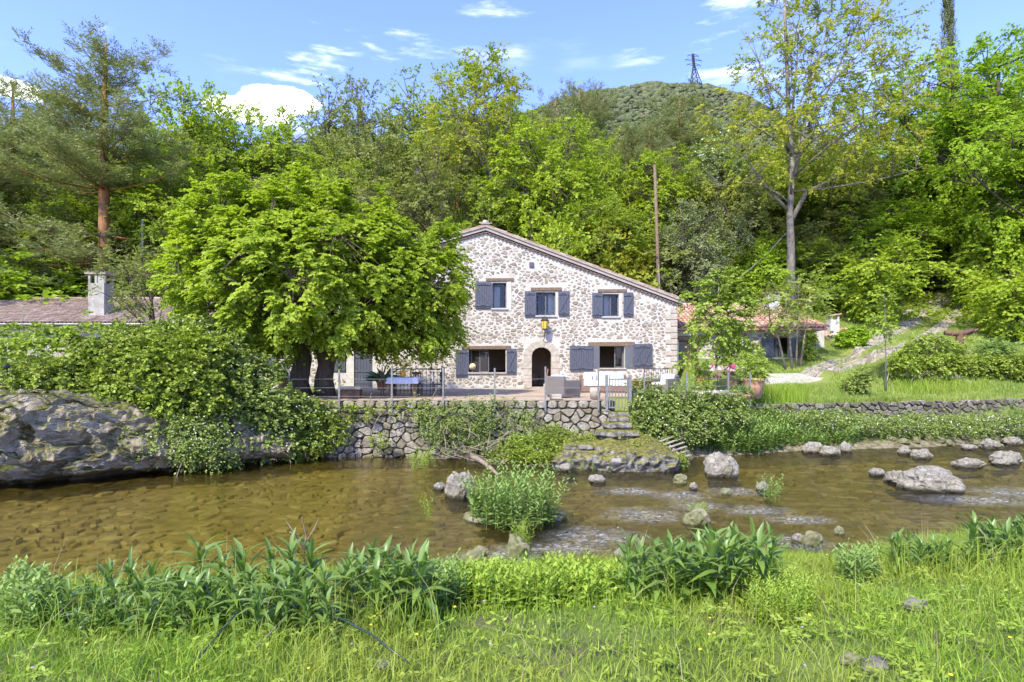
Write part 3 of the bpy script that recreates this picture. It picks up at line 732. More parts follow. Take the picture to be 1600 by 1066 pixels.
tr_ = tagp(mk('terrace', grid(np.linspace(-9, 8.4, 20), np.linspace(YW + .03, 29.6, 12), lambda X, Y: X * 0 + 1.885) if 0 else ([(-9, YW + .03, 1.885), (3.3, YW + .03, 1.885), (3.3, 21.4, 1.885), (8.2, 21.9, 1.885), (8.4, 29.6, 1.885), (-9, 29.6, 1.885)], [(0, 1, 2, 3, 4, 5)]), m_slab), 'tan paved terrace in front of the stone house', kind='structure')
sl = [c for c in cells(jgrid(-8.6, 8.2, YW + .5, 29.3, 1.05, 0.75, r, 0.06), 0.9, asp=1.3, box=(-8.9, 8.3, YW + .45, 29.45)) if len(c) > 2 and not (np.mean(np.array(c)[:, 0]) > 3.0 and np.mean(np.array(c)[:, 1]) < 22.2)]
stone_set(sl, (0.012, 0.02), lambda u, v, d: (u, v, 1.888 + d), m_slab, tr_, r, name='paving_slab', limit=300, shrink=(0.97, 0.985), rnd=0.004, back=0.0)

# low retaining wall of the meadow on the right
r = np.random.default_rng(14)
lw_ = thing('garden_wall', 'low dark dry stone wall edging the meadow above the right bank', 'stone wall', (0, 0, 0))
u0, u1 = 8.9, 25.5
lc = cells([p for p in jgrid(u0, u1, 0.75, 1.62, 0.30, 0.19, r, 0.5) if r.uniform() < .82], 0.5, asp=1.3, box=(u0 - .1, u1 + .1, .7, 1.63))
m_lw = rough_mat('low wall stone', (0.15, 0.13, 0.095), (0.27, 0.24, 0.19), 4, 0.95, 0.8, c3=(0.11, 0.115, 0.035), c4=(0.36, 0.34, 0.30), t=(0.10, 0.085, 0.06), fine=22, bdist=0.05)
stone_set(lc, (0.05, 0.12), lambda u, v, d: (u, float(edge_far(u)) + 1.62 - d, v + 0.06 * noise.noise(Vector((u, 0, 0)))), m_lw, lw_, r, limit=300, shrink=(0.72, 0.98), rnd=0.14)
wl = MB()
for k in range(34):
    a = lerp(u0, u1, k / 34); b = lerp(u0, u1, (k + 1) / 34)
    ya, yb = float(edge_far(a)) + 1.66, float(edge_far(b)) + 1.66
    wl.add([(a, ya, .5), (b, yb, .5), (b, yb, 1.56), (a, ya, 1.56), (a, ya + .4, .5), (b, yb + .4, .5), (b, yb + .4, 1.56), (a, ya + .4, 1.56)], [(0, 1, 2, 3), (3, 2, 6, 7), (4, 7, 6, 5)])
wl.mk('core', m_wjoint, lw_)

# ================================================================== main house
YF = 29.5
hs = thing('stone_house', 'large old stone farmhouse with long sloping gable roof and blue grey shutters', 'house', (0, 0, 0))
def fx(x): return PX(x, YF)
def fz(y): return PZ(y, YF)
XL, XR, XP = fx(590), fx(1058), fx(759)
ZP = fz(362); ZR = fz(474.5); ZL = fz(410)
def roofz(X): return np.where(np.asarray(X) < XP, ZL + (ZP - ZL) * (np.asarray(X) - XL) / (XP - XL), ZP + (ZR - ZP) * (np.asarray(X) - XP) / (XR - XP))
HOLES = {'ul': (769.5, 791.2, 442, 482), 'um': (837.6, 868, 456.7, 493.3), 'ur': (941.8, 967, 459.5, 494.7), 'll': (732, 790, 546, 582), 'lr': (937, 976, 541, 575)}
def rect(q): return [(fx(q[0]), fz(q[3])), (fx(q[1]), fz(q[3])), (fx(q[1]), fz(q[2])), (fx(q[0]), fz(q[2]))]
dx0, dx1 = fx(831), fx(861.5); dz0 = 1.80; dzs = fz(556); dzt = fz(541.5)
arch = [(dx0, dz0), (dx1, dz0), (dx1, dzs)] + [((dx0 + dx1) / 2 + (dx1 - dx0) / 2 * math.cos(a), dzs + (dzt - dzs) * math.sin(a)) for a in [math.pi * k / 12 for k in range(1, 12)]] + [(dx0, dzs)]
loops = [[(XL, 1.6), (XR, 1.6), (XR, ZR), (XP, ZP), (XL, ZL)]] + [rect(q) for q in HOLES.values()] + [arch]
def holed(loops, y, depth):
    """front face with openings, and the reveals going in from them"""
    fl = [q for l in loops for q in l]; tri = tessellate_polygon([[Vector((a, b, 0)) for a, b in l] for l in loops])
    m = MB(); m.add([(a, y, b) for a, b in fl], [tuple(t) for t in tri])
    for l in loops[1:]:
        n = len(l); v = [(a, y, b) for a, b in l] + [(a, y + depth, b) for a, b in l]
        m.add(v, [(i, (i + 1) % n, n + (i + 1) % n, n + i) for i in range(n)])
    return m
fw = holed(loops, YF, 0.42)
fw.mk('facade', m_mortar, hs)
bd = MB()                                   # the other walls
YB = YF + 11
bd.add([(XR, YF, 1.2), (XR, YB, 1.2), (XR, YB, ZR), (XR, YF, ZR)], [(0, 1, 2, 3)])
bd.add([(XL, YF, 1.2), (XL, YB, 1.2), (XL, YB, ZL), (XL, YF, ZL)], [(0, 3, 2, 1)])
bd.add([(XL, YB, 1.2), (XR, YB, 1.2), (XR, YB, ZR), (XP, YB, ZP), (XL, YB, ZL)], [(0, 1, 2, 3, 4)])
bd.mk('wall', m_mortar, hs)
rm = MB()                                   # rooms behind the openings
rm.add([(XL + .3, YF + 4.5, 1.9), (XR - .3, YF + 4.5, 1.9), (XR - .3, YF + 4.5, ZR), (XL + .3, YF + 4.5, ZR)], [(0, 1, 2, 3)])
for xx in (fx(815), fx(880)): rm.add([(xx, YF + .43, 1.9), (xx, YF + 4.5, 1.9), (xx, YF + 4.5, ZR), (xx, YF + .43, ZR)], [(0, 1, 2, 3)])
rm.mk('room_wall', m_plaster, hs)
MB().add([(XL + .3, YF + .1, 1.93), (XR - .3, YF + .1, 1.93), (XR - .3, YF + 4.5, 1.93), (XL + .3, YF + 4.5, 1.93)], [(0, 1, 2, 3)]).add(
    [(XL + .3, YF + .43, 4.75), (XR - .3, YF + .43, 4.75), (XR - .3, YF + 4.5, 4.75), (XL + .3, YF + 4.5, 4.75)], [(0, 1, 2, 3)]).mk('room_floor', m_roomfloor, hs)

# stones of the facade, left of the tree to the right corner
r = np.random.default_rng(21)
zones = [(q[0] - 2, q[1] + 2.5, q[2] - 2, q[3] + 3) for q in HOLES.values()] + [(757, 806, 433, 441), (829, 879, 447, 456), (933, 980, 450, 458), (720, 800, 539, 548), (918, 993, 532, 543), (820, 871, 530, 610), (826, 835, 409, 419)]
def facade_ok(c):
    p = np.array(c); x = p[:, 0]; z = p[:, 1]
    if (z > roofz(x) - 0.18).any() or z.min() < 1.88 or x.max() > XR - 0.32 or x.min() < XL: return False
    px = x / YF * F + 800; py = HY - (z - CAMZ) / YF * F
    for a, b, c_, d in zones:
        if px.max() > a and px.min() < b and py.max() > c_ and py.min() < d: return False
    return True
fc = [c for c in cells([p for p in jgrid(XL, XR, 1.8, ZP, 0.25, 0.155, r, 0.5) if r.uniform() < .86], 0.5, asp=1.5) if facade_ok(c)]
stone_set(fc, (0.012, 0.035), lambda u, v, d: (u, YF - d, v), m_fstone, hs, r, limit=290, rest='facade_stones', shrink=(0.38, 0.90), rnd=0.24, back=0.01)
# quoins on the right corner
z = 1.9; k = 0
while z < ZR - 0.35:
    h = r.uniform(0.26, 0.36); w = 0.62 if k % 2 else 0.36
    MB().bbox((XR - w / 2 + .012, YF + .15 - .02, z + h / 2), (w, .36, h - 0.03), 0.03, t=float(r.uniform(0, .5))).mk('corner_stone', m_dress, hs); z += h; k += 1
# stone surround of the arched door: jambs and voussoirs
for side in (-1, 1):
    z = 1.9; k = 0
    while z < dzs - 0.1:
        h = 0.34; w = (0.42, 0.56)[k % 2]; xe = dx0 if side < 0 else dx1
        MB().bbox((xe + side * (w / 2 + 0.002), YF + .13, z + h / 2), (w, .34, h - 0.012), 0.015, t=float(r.uniform(0, .4))).mk('jamb_stone', m_dress, hs); z += h; k += 1
na = 7; cxx = (dx0 + dx1) / 2; zj = z
for k in range(na):
    a0, a1 = math.pi * k / na + .012, math.pi * (k + 1) / na - .012
    ri, ro = (dx1 - dx0) / 2 + 0.004, (dx1 - dx0) / 2 + 0.44
    v = []
    for yy in (YF - .035, YF + .28):
        for a, q in ((a0, ri), (a1, ri), (a1, ro), (a0, ro)): v.append((cxx + q * math.cos(a), yy, max(zj - .0, dzs) + (q * math.sin(a)) * (0.86 if q == ri else 0.8)))
    mk('arch_stone', (v, [(0, 1, 2, 3), (7, 6, 5, 4), (0, 4, 5, 1), (1, 5, 6, 2), (2, 6, 7, 3), (3, 7, 4, 0)]), m_dress, hs, float(r.uniform(0, .4)))

def shutter(par, x0, x1, y0, y1, Y, z_count=1, mat=m_shutter, flip=False, boards=None, Zf=None):
    """boarded shutter with ledges and diagonal braces, standing just off the wall"""
    a, b = PX(x0, Y), PX(x1, Y); zt, zb_ = PZ(y0, Y), PZ(y1, Y); n = boards or max(4, int((b - a) / .12)); w = (b - a) / n
    m = MB()
    for i in range(n): m.bbox((a + w * (i + .5), Y - .075, (zt + zb_) / 2), (w - .008, .035, zt - zb_), .006)
    s = m.mk('shutter', mat, par)
    br = MB()
    for zz in (zt - .14, zb_ + .14): br.bbox(((a + b) / 2, Y - .109, zz), (b - a - .03, .03, .11), .006)
    for k in range(z_count):
        aa = lerp(a, b, k / z_count) + .05; bb = lerp(a, b, (k + 1) / z_count) - .05
        p, q = ((aa, zt - .2), (bb, zb_ + .2)) if not flip else ((bb, zt - .2), (aa, zb_ + .2))
        L_ = math.hypot(q[0] - p[0], q[1] - p[1]); an = math.atan2(q[1] - p[1], q[0] - p[0])
        br.box(((p[0] + q[0]) / 2, Y - .108, (p[1] + q[1]) / 2), (L_, .026, .09), RY(-an))
    br.mk('brace', mat, s)
    hg = MB()
    for zz in (zt - .14, zb_ + .14):
        hg.box(((a + b) / 2, Y - .128, zz), ((b - a) * .3, .008, .035))
    hg.mk('hinge', m_metal, s)
    return s
def window(par, q, Y, sill=True, lintel=None, mull=1, inset=0.2, frame=m_frame, y_sill=None, part=None, blindside=None):
    x0, x1, z0, z1 = PX(q[0], Y), PX(q[1], Y), PZ(q[3], Y), PZ(q[2], Y)
    if part: x0, x1 = lerp(x0, x1, part[0]), lerp(x0, x1, part[1])
    f = MB(); t = .065; yy = Y + inset
    f.bbox((x0 + t / 2 + .002, yy, (z0 + z1) / 2), (t, .07, z1 - z0 - .006), .008); f.bbox((x1 - t / 2 - .002, yy, (z0 + z1) / 2), (t, .07, z1 - z0 - .006), .008)
    f.bbox(((x0 + x1) / 2, yy - .002, z0 + t / 2 + .003), (x1 - x0 - 2 * t, .066, t), .008); f.bbox(((x0 + x1) / 2, yy - .002, z1 - t / 2 - .003), (x1 - x0 - 2 * t, .066, t), .008)
    for k in range(mull): f.bbox((lerp(x0, x1, (k + 1) / (mull + 1)), yy - .004, (z0 + z1) / 2), (.07, .06, z1 - z0 - 2 * t), .008)
    o = f.mk('window', frame, par)
    n = mull + 1
    for k in range(n):
        a, b = lerp(x0 + t, x1 - t, k / n) + .03, lerp(x0 + t, x1 - t, (k + 1) / n) - .03
        mk('pane', ([(a, yy + .01, z0 + t), (b, yy + .01, z0 + t), (b, yy + .01, z1 - t), (a, yy + .01, z1 - t)], [(0, 1, 2, 3)]), m_glass, o)
    if lintel:
        a, b, c, d = lintel; la = MB(); h = (d - c) / F * Y
        la.bbox(((PX(a, Y) + PX(b, Y)) / 2, Y + .14, PZ((c + d) / 2, Y)), (PX(b, Y) - PX(a, Y), .40, h), .02, RY(rad(-0.4)))
        la.mk('lintel', m_lintel, o)
    if sill: MB().bbox(((PX(q[0], Y) + PX(q[1], Y)) / 2, Y + .08, PZ(q[3], Y) - .035), (PX(q[1], Y) - PX(q[0], Y) + .16, .34, .07), .012).mk('sill', m_white if sill == 1 else m_dress, o)
    return o
w1 = window(hs, HOLES['ul'], YF, True, (759.7, 803, 434.8, 439.6), 0)
MB().bbox((fx(795.5), YF + .12, fz(463)), (fx(798.5) - fx(791.6), .29, fz(440) - fz(486)), .01).mk('surround', m_white, w1)
MB().bbox((fx(779), YF + .1, fz(485)), (fx(791) - fx(768), .25, .12), .01).mk('surround', m_white, w1)
w2 = window(hs, HOLES['um'], YF, True, (829.5, 877.6, 449.4, 454.6), 1)
w3 = window(hs, HOLES['ur'], YF, True, (934, 979.2, 452, 456.8), 1)
MB().bbox((fx(969.8), YF + .12, fz(477)), (fx(972) - fx(967.4), .29, fz(459) - fz(495)), .01).mk('surround', m_white, w3)
w4 = window(hs, HOLES['ll'], YF, 2, (721.4, 798.2, 540.5, 546), 1, part=(0.05, 0.55), inset=0.3)
w5 = window(hs, HOLES['lr'], YF, 2, (919, 991.6, 534.5, 541), 0, part=(0.62, 0.98), inset=0.3)
shutter(hs, 742.5, 768, 440.3, 482, YF, 1)
shutter(hs, 819.6, 836.6, 455.3, 495.2, YF, 1); shutter(hs, 872, 889, 455.3, 493.5, YF, 1, flip=True)
shutter(hs, 924.9, 941, 458, 495.8, YF, 1); shutter(hs, 973.6, 989, 457.5, 494.5, YF, 1, flip=True)
shutter(hs, 712.4, 730.5, 546.7, 588.4, YF, 1); shutter(hs, 791.5, 806.7, 545, 584, YF, 1, flip=True)
shutter(hs, 890, 926.3, 540.6, 579.7, YF, 2); shutter(hs, 989.6, 1018.6, 537.7, 574, YF, 2, flip=True)
for a, b in ((927, 936.5), (976.4, 989)):      # inner leaves folded half way
    MB().bbox((fx((a + b) / 2), YF - .045, fz(558)), (fx(b) - fx(a), .035, fz(541) - fz(575)), .01).mk('shutter_leaf', m_frame, hs)
MB().bbox((fx(830.5), YF - .03, fz(414)), (fx(834) - fx(827), .08, fz(410.5) - fz(418)), .01).mk('vent', m_shutter, hs)
MB().bbox((cxx, YF + .12, 1.93), (dx1 - dx0 - .01, .5, .10), .015).mk('doorstep', m_dress, hs)
# hat, bowl, broom, curtain at the openings
hat = MB(); hat.lathe([(.17, 0), (.172, .012), (.095, .02), (.085, .09), (.045, .115)], n=18); h_ = hat.mk('straw_hat', m_straw, smooth=True)
h_.location = (fx(738.5), YF - .02, fz(573)); h_.rotation_euler = (rad(88), 0, 0); tagp(h_, 'pale straw hat hanging in the lower left window beside its shutter', 'hat')
bo = MB().lathe([(.06, 0), (.13, .03), (.16, .055), (.15, .055), (.05, .02)], n=16).mk('dark_bowl', m_metal); bo.location = (fx(773), YF + .02, fz(582.0) + .003); tagp(bo, 'flat dark bowl left on the sill of the lower left window', 'bowl')
bt = thing('broom', 'yellow handled broom leaning inside the arched doorway', 'broom', (0, 0, 0))
MB().tube([(fx(853), YF + .5, 1.99), (fx(857.5), YF + .62, fz(576))], .016, 6).mk('handle', m_orange, bt); MB().bbox((fx(852.6), YF + .5, 2.05), (.16, .06, .16), .02).mk('brush', m_straw, bt)
ch = MB(); ch.lathe([(.20, 0), (.27, .35), (.22, .72), (.12, .8)], n=14); c_ = ch.mk('basket', m_wickerbr, smooth=True); c_.location = (fx(838), YF + 2.2, 1.93); tagp(c_, 'round dark wicker basket inside the arched doorway', 'basket')
cb = MB().bbox((0, 0, .45), (1.6, .5, .9), .02).mk('sideboard', m_wooddk); cb.location = (fx(765), YF + 3.8, 1.93); tagp(cb, 'low dark sideboard seen through the lower left window', 'sideboard')
ct = MB(); n = 18
ct.add([(0.36 * i / n, 0.05 * math.sin(i * 1.9), zz) for zz in (0, 1.15) for i in range(n + 1)], [(i, i + 1, n + 2 + i, n + 1 + i) for i in range(n)])
q = ct.mk('curtain', m_linen, smooth=True); q.location = (fx(857), YF + .5, fz(492)); tagp(q, 'cream curtain drawn aside in the upper middle window', 'curtain')
for xq, yq, lab in ((943, 494, 'cream curtain hanging at the left of the upper right window'), (770, 481, 'cream curtain hanging at the left of the upper left window')):
    q2 = q.copy(); COL.objects.link(q2); q2.location = (fx(xq), YF + .5, fz(yq)); q2['label'] = lab

# roof of the house: slabs, scalloped eave course of tile ends, pale band, verge tiles
rb = MB()
for (xa, za, xb, zb_) in ((XL - .3, ZL - .1, XP, ZP), (XP, ZP, XR + .35, ZR - .35 * (ZP - ZR) / (XR - XP))):
    v = [(xa, YF - .20, za + .20), (xb, YF - .20, zb_ + .20), (xb, YB + .2, zb_ + .20), (xa, YB + .2, za + .20)]; v += [(x, y, z_ + .09) for x, y, z_ in v]
    rb.add(v, [(3, 2, 1, 0), (4, 5, 6, 7), (0, 1, 5, 4), (1, 2, 6, 5), (2, 3, 7, 6), (3, 0, 4, 7)])
rb.mk('roof', m_tileold, hs)
bb_ = MB()
for (xa, za, xb, zb_) in ((XL, ZL, XP - .003, ZP), (XP + .003, ZP, XR + .25, ZR - .25 * (ZP - ZR) / (XR - XP))):
    v = [(xa, YF - .14, za + .045), (xb, YF - .14, zb_ + .045), (xb, YF + .2, zb_ + .045), (xa, YF + .2, za + .045)]; v += [(x, y, z_ + .15) for x, y, z_ in v]
    bb_.add(v, [(3, 2, 1, 0), (4, 5, 6, 7), (0, 1, 5, 4), (1, 2, 6, 5), (2, 3, 7, 6), (3, 0, 4, 7)])
bb_.mk('eave_band', rough_mat('mortar band', (0.27, 0.245, 0.205), (0.34, 0.31, 0.27), 4, 0.95, 0.4), hs)
def halftile(L, r0, r1, n=6, th=.018, t=0.0):
    """curved clay tile along +Y, hollow side down"""
    m = MB(); v = []
    for (y, rr) in ((0, r0), (L, r1)):
        for q in (rr, rr - th):
            for k in range(n + 1): a = math.pi * k / n; v.append((q * math.cos(a), y, q * math.sin(a)))
    N_ = n + 1; f = []
    for k in range(n):
        f.append((k, k + 1, 2 * N_ + k + 1, 2 * N_ + k)); f.append((N_ + k, 3 * N_ + k, 3 * N_ + k + 1, N_ + k + 1)); f.append((k, N_ + k, N_ + k + 1, k + 1))
    m.add(v, f, t); return m
gt = [mesh(*halftile(.30, .10, .095, 5, t=k / 3).out(), tint=k / 3, name='eave_tile') for k in range(4)]
mt_eave = rough_mat('eave tile', (0.23, 0.135, 0.085), (0.33, 0.225, 0.16), 4, 0.9, 0.4, t=(0.22, 0.16, 0.12))
x = XP - 3.2; ln = lambda dx, sl: dx * math.cos(math.atan(sl))
for sgn in (-1, 1):
    sl = (ZP - ZL) / (XP - XL) if sgn < 0 else (ZP - ZR) / (XR - XP); st = .215 * math.cos(math.atan(sl)); k = 0
    while True:
        X = XP + sgn * (st * (k + .5)); k += 1
        if X > XR + .1 or X < XL: break
        o = link('eave_tile', gt[k % 4], mt_eave, hs); o.location = (X, YF - .12, float(roofz(X)) - .125); o.rotation_euler = (0, math.atan(sl) * sgn, 0)
vt = [mesh(*halftile(.46, .088, .074, 5).out(), tint=k / 3, name='verge_tile') for k in range(4)]
for sgn in (-1, 1):
    sl = (ZP - ZL) / (XP - XL) if sgn < 0 else (ZP - ZR) / (XR - XP); an = math.atan(sl); d = 0.1
    span = ((XP - XL) if sgn < 0 else (XR - XP)) / math.cos(an) + .3; k = 0
    while d < span:
        X = XP + sgn * d * math.cos(an); Z = ZP - d * math.sin(an) + .285
        o = link('verge_tile', vt[int(r.integers(4))], m_tileold, hs)
        # tile runs up the slope: its +Y axis points to the ridge
        M_ = Matrix(((0, -sgn * math.cos(an), sgn * math.sin(an)), (1, 0, 0), (0, math.sin(an), math.cos(an)))) if False else None
        up = Vector((-sgn * math.cos(an), 0, math.sin(an))); nn = Vector((sgn * math.sin(an), 0, math.cos(an))); sd_ = up.cross(nn)
        rot = Matrix((sd_, up, nn)).transposed().to_4x4(); rot.translation = Vector((X, YF - .11, Z)) + nn * .012 * (k % 2); o.matrix_local = rot
        d += .36; k += 1
mk('ridge_stone', rock(3, (.34, .34, .30), 2), m_dress, hs).location = (XP, YF - .10, ZP + .40)

# wall lantern above the door
lt = thing('wall_lantern', 'amber glass lantern on a scrolled iron bracket above the arched door', 'lantern', (0, 0, 0))
lx, lz = fx(850.5), fz(508); ly = YF - .42
g = MB(); g.lathe([(.13, -.22), (.19, .17)], (lx, ly, lz), 6); g.mk('glass', m_amber, lt)
g = MB(); g.lathe([(.21, .17), (.22, .19), (.10, .33), (.07, .34), (.03, .42)], (lx, ly, lz), 6); g.lathe([(.145, -.26), (.145, -.22)], (lx, ly, lz), 6)
for k in range(6): a = math.pi / 3 * k; g.tube([(lx + .135 * math.cos(a), ly + .135 * math.sin(a), lz - .22), (lx + .195 * math.cos(a), ly + .195 * math.sin(a), lz + .17)], .012, 4)
g.mk('frame', m_metal, lt)
g = MB(); g.tube(bez((lx, ly, lz - .26), (lx, ly + .1, lz - .75), (lx - .05, YF - .02, lz - .80), 8), .02, 5); g.tube(bez((lx - .02, YF - .02, lz - .4), (lx - .03, ly + .05, lz - .55), (lx, ly + .02, lz - .45), 8), .014, 5); g.mk('bracket', m_metal, lt)

# ================================================================== low wing on the left
YG = 29.7
lwg = thing('house_wing', 'long low wing with a weathered tile roof left of the farmhouse', 'house', (0, 0, 0))
def gx(x): return PX(x, YG)
def gz(y): return PZ(y, YG)
X0 = gx(-330); EZ = PZ(505, 29.3)
DOORH = [(gx(553), 1.80), (gx(582), 1.80), (gx(582), gz(541)), (gx(553), gz(541))]
WINH = [(gx(516), gz(583)), (gx(541), gz(583)), (gx(541), gz(546)), (gx(516), gz(546))]
holed([[(X0, 1.2), (XL - .002, 1.2), (XL - .002, EZ), (X0, EZ)], DOORH, WINH], YG, .3).mk('wall', m_mortar, lwg)
r = np.random.default_rng(22)
def wing_ok(c):
    p = np.array(c)
    if p[:, 1].max() > EZ - .1 or p[:, 1].min() < 1.88 or p[:, 0].max() > XL - .05: return False
    for h in (DOORH, WINH):
        if p[:, 0].max() > h[0][0] - .08 and p[:, 0].min() < h[1][0] + .08 and p[:, 1].max() > h[0][1] - .08 and p[:, 1].min() < h[2][1] + .1: return False
    return True
wcl = [c for c in cells(jgrid(gx(-30), XL, 1.8, EZ, 0.32, 0.20, r, 0.48), 0.5, asp=1.45) if wing_ok(c)]
stone_set(wcl, (0.012, 0.035), lambda u, v, d: (u, YG - d, v), m_fstone, lwg, r, limit=120, rest='wall_stones', shrink=(0.55, 0.86), rnd=0.14, back=0.01, score=lambda c: np.mean(np.array(c)[:, 0]))
dd = MB()
n = 6; w = (DOORH[1][0] - DOORH[0][0]) / n
for i in range(n): dd.bbox((DOORH[0][0] + w * (i + .5), YG + .10, (1.92 + gz(541)) / 2), (w - .008, .04, gz(541) - 1.92 - .01), .006)
do = dd.mk('door', m_shutter, lwg)
[MB().bbox((gx(567.5), YG + .07, zz), (DOORH[1][0] - DOORH[0][0] - .06, .03, .12), .006).mk('ledge', m_shutter, do) for zz in (gz(558), gz(580), gz(598))]
MB().tube([(gx(556), YG + .05, gz(575)), (gx(556), YG + .02, gz(575)), (gx(558), YG + .02, gz(575))], .012, 5).mk('handle', m_metal, do)
shutter(lwg, 516.5, 528.5, 546.5, 582.5, YG + .16); shutter(lwg, 528.8, 540.6, 546.5, 582.5, YG + .16, flip=True)
shutter(lwg, 415, 433, 543, 574, YG)
MB().box(((X0 + XL) / 2, YG + 4.5, 1.0), (XL - X0 - .1, .1, 1.0)).mk('footing', m_mortar, lwg)
RZW = PZ(468, 34.2); RY0, RY1 = 29.25, 34.2
an = math.atan2(RZW - EZ, RY1 - RY0); up = Vector((0, math.cos(an), math.sin(an))); nn = Vector((0, -math.sin(an), math.cos(an)))
v = [(X0, RY0, EZ - .03), (XL + .0, RY0, EZ - .03), (XL, RY1, RZW - .03), (X0, RY1, RZW - .03), (X0, RY1 + 4.5, EZ - .03), (XL, RY1 + 4.5, EZ - .03)]
v += [(a, b, c - .12) for a, b, c in v]
mk('roof', (v, [(0, 1, 2, 3), (3, 2, 5, 4), (0, 6, 7, 1), (6, 9, 8, 7), (9, 10, 11, 8), (1, 7, 8, 2), (2, 8, 11, 5), (4, 5, 11, 10)]), rough_mat('channel tiles', (0.16, 0.115, 0.09), (0.23, 0.18, 0.145), 4, 0.95, 0.4), lwg)
tl = [mesh(*halftile(.42, .094, .074, 5).out(), tint=k / 5, name='roof_tile') for k in range(6)]
def tile_roof(par, mat, x0, x1, base_y, base_z, up, nn, slope_len, pitch, expo, r, cap=300, cut=None, tmesh=None, vis=(0, 1600)):
    """columns of curved tiles; the ones nearest the eye singly, the rest as one mesh"""
    spots = []; n = int((x1 - x0) / pitch)
    for i in range(n):
        X = x0 + (i + .5) * pitch; d = 0.0; k = 0
        while d < slope_len - .1:
            if cut is None or cut(X, d): spots.append((X, d, k))
            d += expo; k += 1
    vis_ = lambda X: vis[0] < X / base_y * F + 800 < vis[1]
    spots.sort(key=lambda s: (not vis_(s[0]), s[1], s[0])); rest = MB(); base = halftile(.42, .094, .074, 5)
    sd_ = up.cross(nn)
    for j, (X, d, k) in enumerate(spots):
        u2 = (up + sd_ * float(r.normal(0, .02)) - nn * (0.035)).normalized(); s2 = u2.cross(nn).normalized(); n2 = s2.cross(u2)
        M_ = Matrix((s2, u2, n2)).transposed().to_4x4(); M_.translation = Vector((X + float(r.normal(0, .008)), base_y, base_z)) + up * (d - .03) + nn * (.012 + float(r.uniform(0, .012)))
        if j < cap: o = link('roof_tile', tmesh[int(r.integers(len(tmesh)))], mat, par); o.matrix_local = M_
        else: rest.add([M_ @ Vector(q) for q in base.v], base.f, float(r.uniform(0, 1)))
    if rest.v: tagp(rest.mk('roof_tiles', mat, par), kind='stuff')
r = np.random.default_rng(23)
tile_roof(lwg, m_tileold, gx(-60), gx(420), RY0, EZ, up, nn, (RY1 - RY0) / math.cos(an), .222, .36, r, 300, None, tl, (0, 330))
rt = MB(); x = gx(-60)
while x < gx(420): rt.add([(a, b, c) for a, b, c in [(x + q[1] , RY1 + q[0] * 1.1, RZW + .03 + q[2] * 1.1) for q in halftile(.44, .11, .1, 5).v]], halftile(.44, .11, .1, 5).f, float(r.uniform(0, 1))); x += .38
tagp(rt.mk('ridge_tiles', m_tileold, lwg), kind='stuff')
MB().tube([(X0, RY0 - .07, EZ - .08), (gx(345), RY0 - .07, EZ - .06)], .065, 8).mk('gutter', m_galv, lwg)
MB().tube([(gx(345), RY0 - .05, EZ - .1), (gx(352), RY0 + .1, EZ - .4), (gx(352), RY0 + .3, 2.0)], .045, 8).mk('downpipe', m_galv, lwg)
# chimney
cz0, cx0_, cyy = PZ(500, 30.8), PX(158, 30.8), 30.8
chm = MB().bbox((cx0_, cyy, (cz0 + PZ(444, cyy)) / 2), (.86, .75, PZ(444, cyy) - cz0), .02); zt = PZ(444, cyy)
for sx_ in (-.37, -.02, .37):
    for sy_ in (-.31, .31): chm.box((cx0_ + sx_, cyy + sy_, zt + .24), (.12, .12, .48))
chm.box((cx0_ + .27, cyy - .3, zt + .24), (.4, .1, .47))
cho = chm.mk('chimney', rough_mat('stained render', (0.25, 0.235, 0.195), (0.36, 0.34, 0.295), 3, .95, .4, c3=(0.19, 0.17, 0.13)), lwg)
MB().box((cx0_, cyy, zt + .52), (1.14, .92, .07), t=0).mk('cap', m_dress, cho)
ct_ = MB()
for i in range(5): ct_.add([(cx0_ - .46 + i * .23 + q[0] * 1.1, cyy - .48 + q[1] * 2.3, zt + .555 + q[2] * .9) for q in halftile(.42, .094, .074, 5).v], halftile(.42, .094, .074, 5).f, i / 5)
ct_.mk('cap_tiles', m_tileold, cho)

# ================================================================== annex on the right
YA = 31.0
ax_ = thing('annex', 'low stone annex with a bright red tile roof right of the farmhouse', 'house', (0, 0, 0))
def qx(x): return PX(x, YA)
def qz(y): return PZ(y, YA)
AEZ = PZ(513, 30.6); ARZ = PZ(477, 34.8); AY0, AY1 = 30.55, 34.8
WA = [(qx(1208), qz(559)), (qx(1235), qz(559)), (qx(1235), qz(527.5)), (qx(1208), qz(527.5))]
WB = [(qx(1061), qz(588)), (qx(1092), qz(588)), (qx(1092), qz(532)), (qx(1061), qz(532))]
WC = [(qx(1128), qz(553)), (qx(1160), qz(553)), (qx(1160), qz(527)), (qx(1128), qz(527))]
holed([[(XR + .003, 1.4), (qx(1256), 1.4), (qx(1256), AEZ), (XR + .003, AEZ)], WA, WB, WC], YA, .35).mk('wall', m_mortar, ax_)
AX1 = qx(1256); AX2 = PX(1288, 32.2)
DN = [(PX(1258.5, 32.2), 2.9), (PX(1271, 32.2), 2.9), (PX(1271, 32.2), PZ(520, 32.2)), (PX(1258.5, 32.2), PZ(520, 32.2))]
holed([[(AX1, 1.8), (AX2, 1.8), (AX2, AEZ), (AX1, AEZ)], DN], 32.2, .3).mk('wall', m_mortar, ax_)
MB().add([(AX1, YA, 1.4), (AX1, 32.2, 1.4), (AX1, 32.2, AEZ), (AX1, YA, AEZ)], [(0, 1, 2, 3)]).add([(AX2, 32.2, 1.4), (AX2, 38, 1.4), (AX2, 38, AEZ), (AX2, 32.2, AEZ)], [(0, 1, 2, 3)]).mk('wall', m_mortar, ax_)
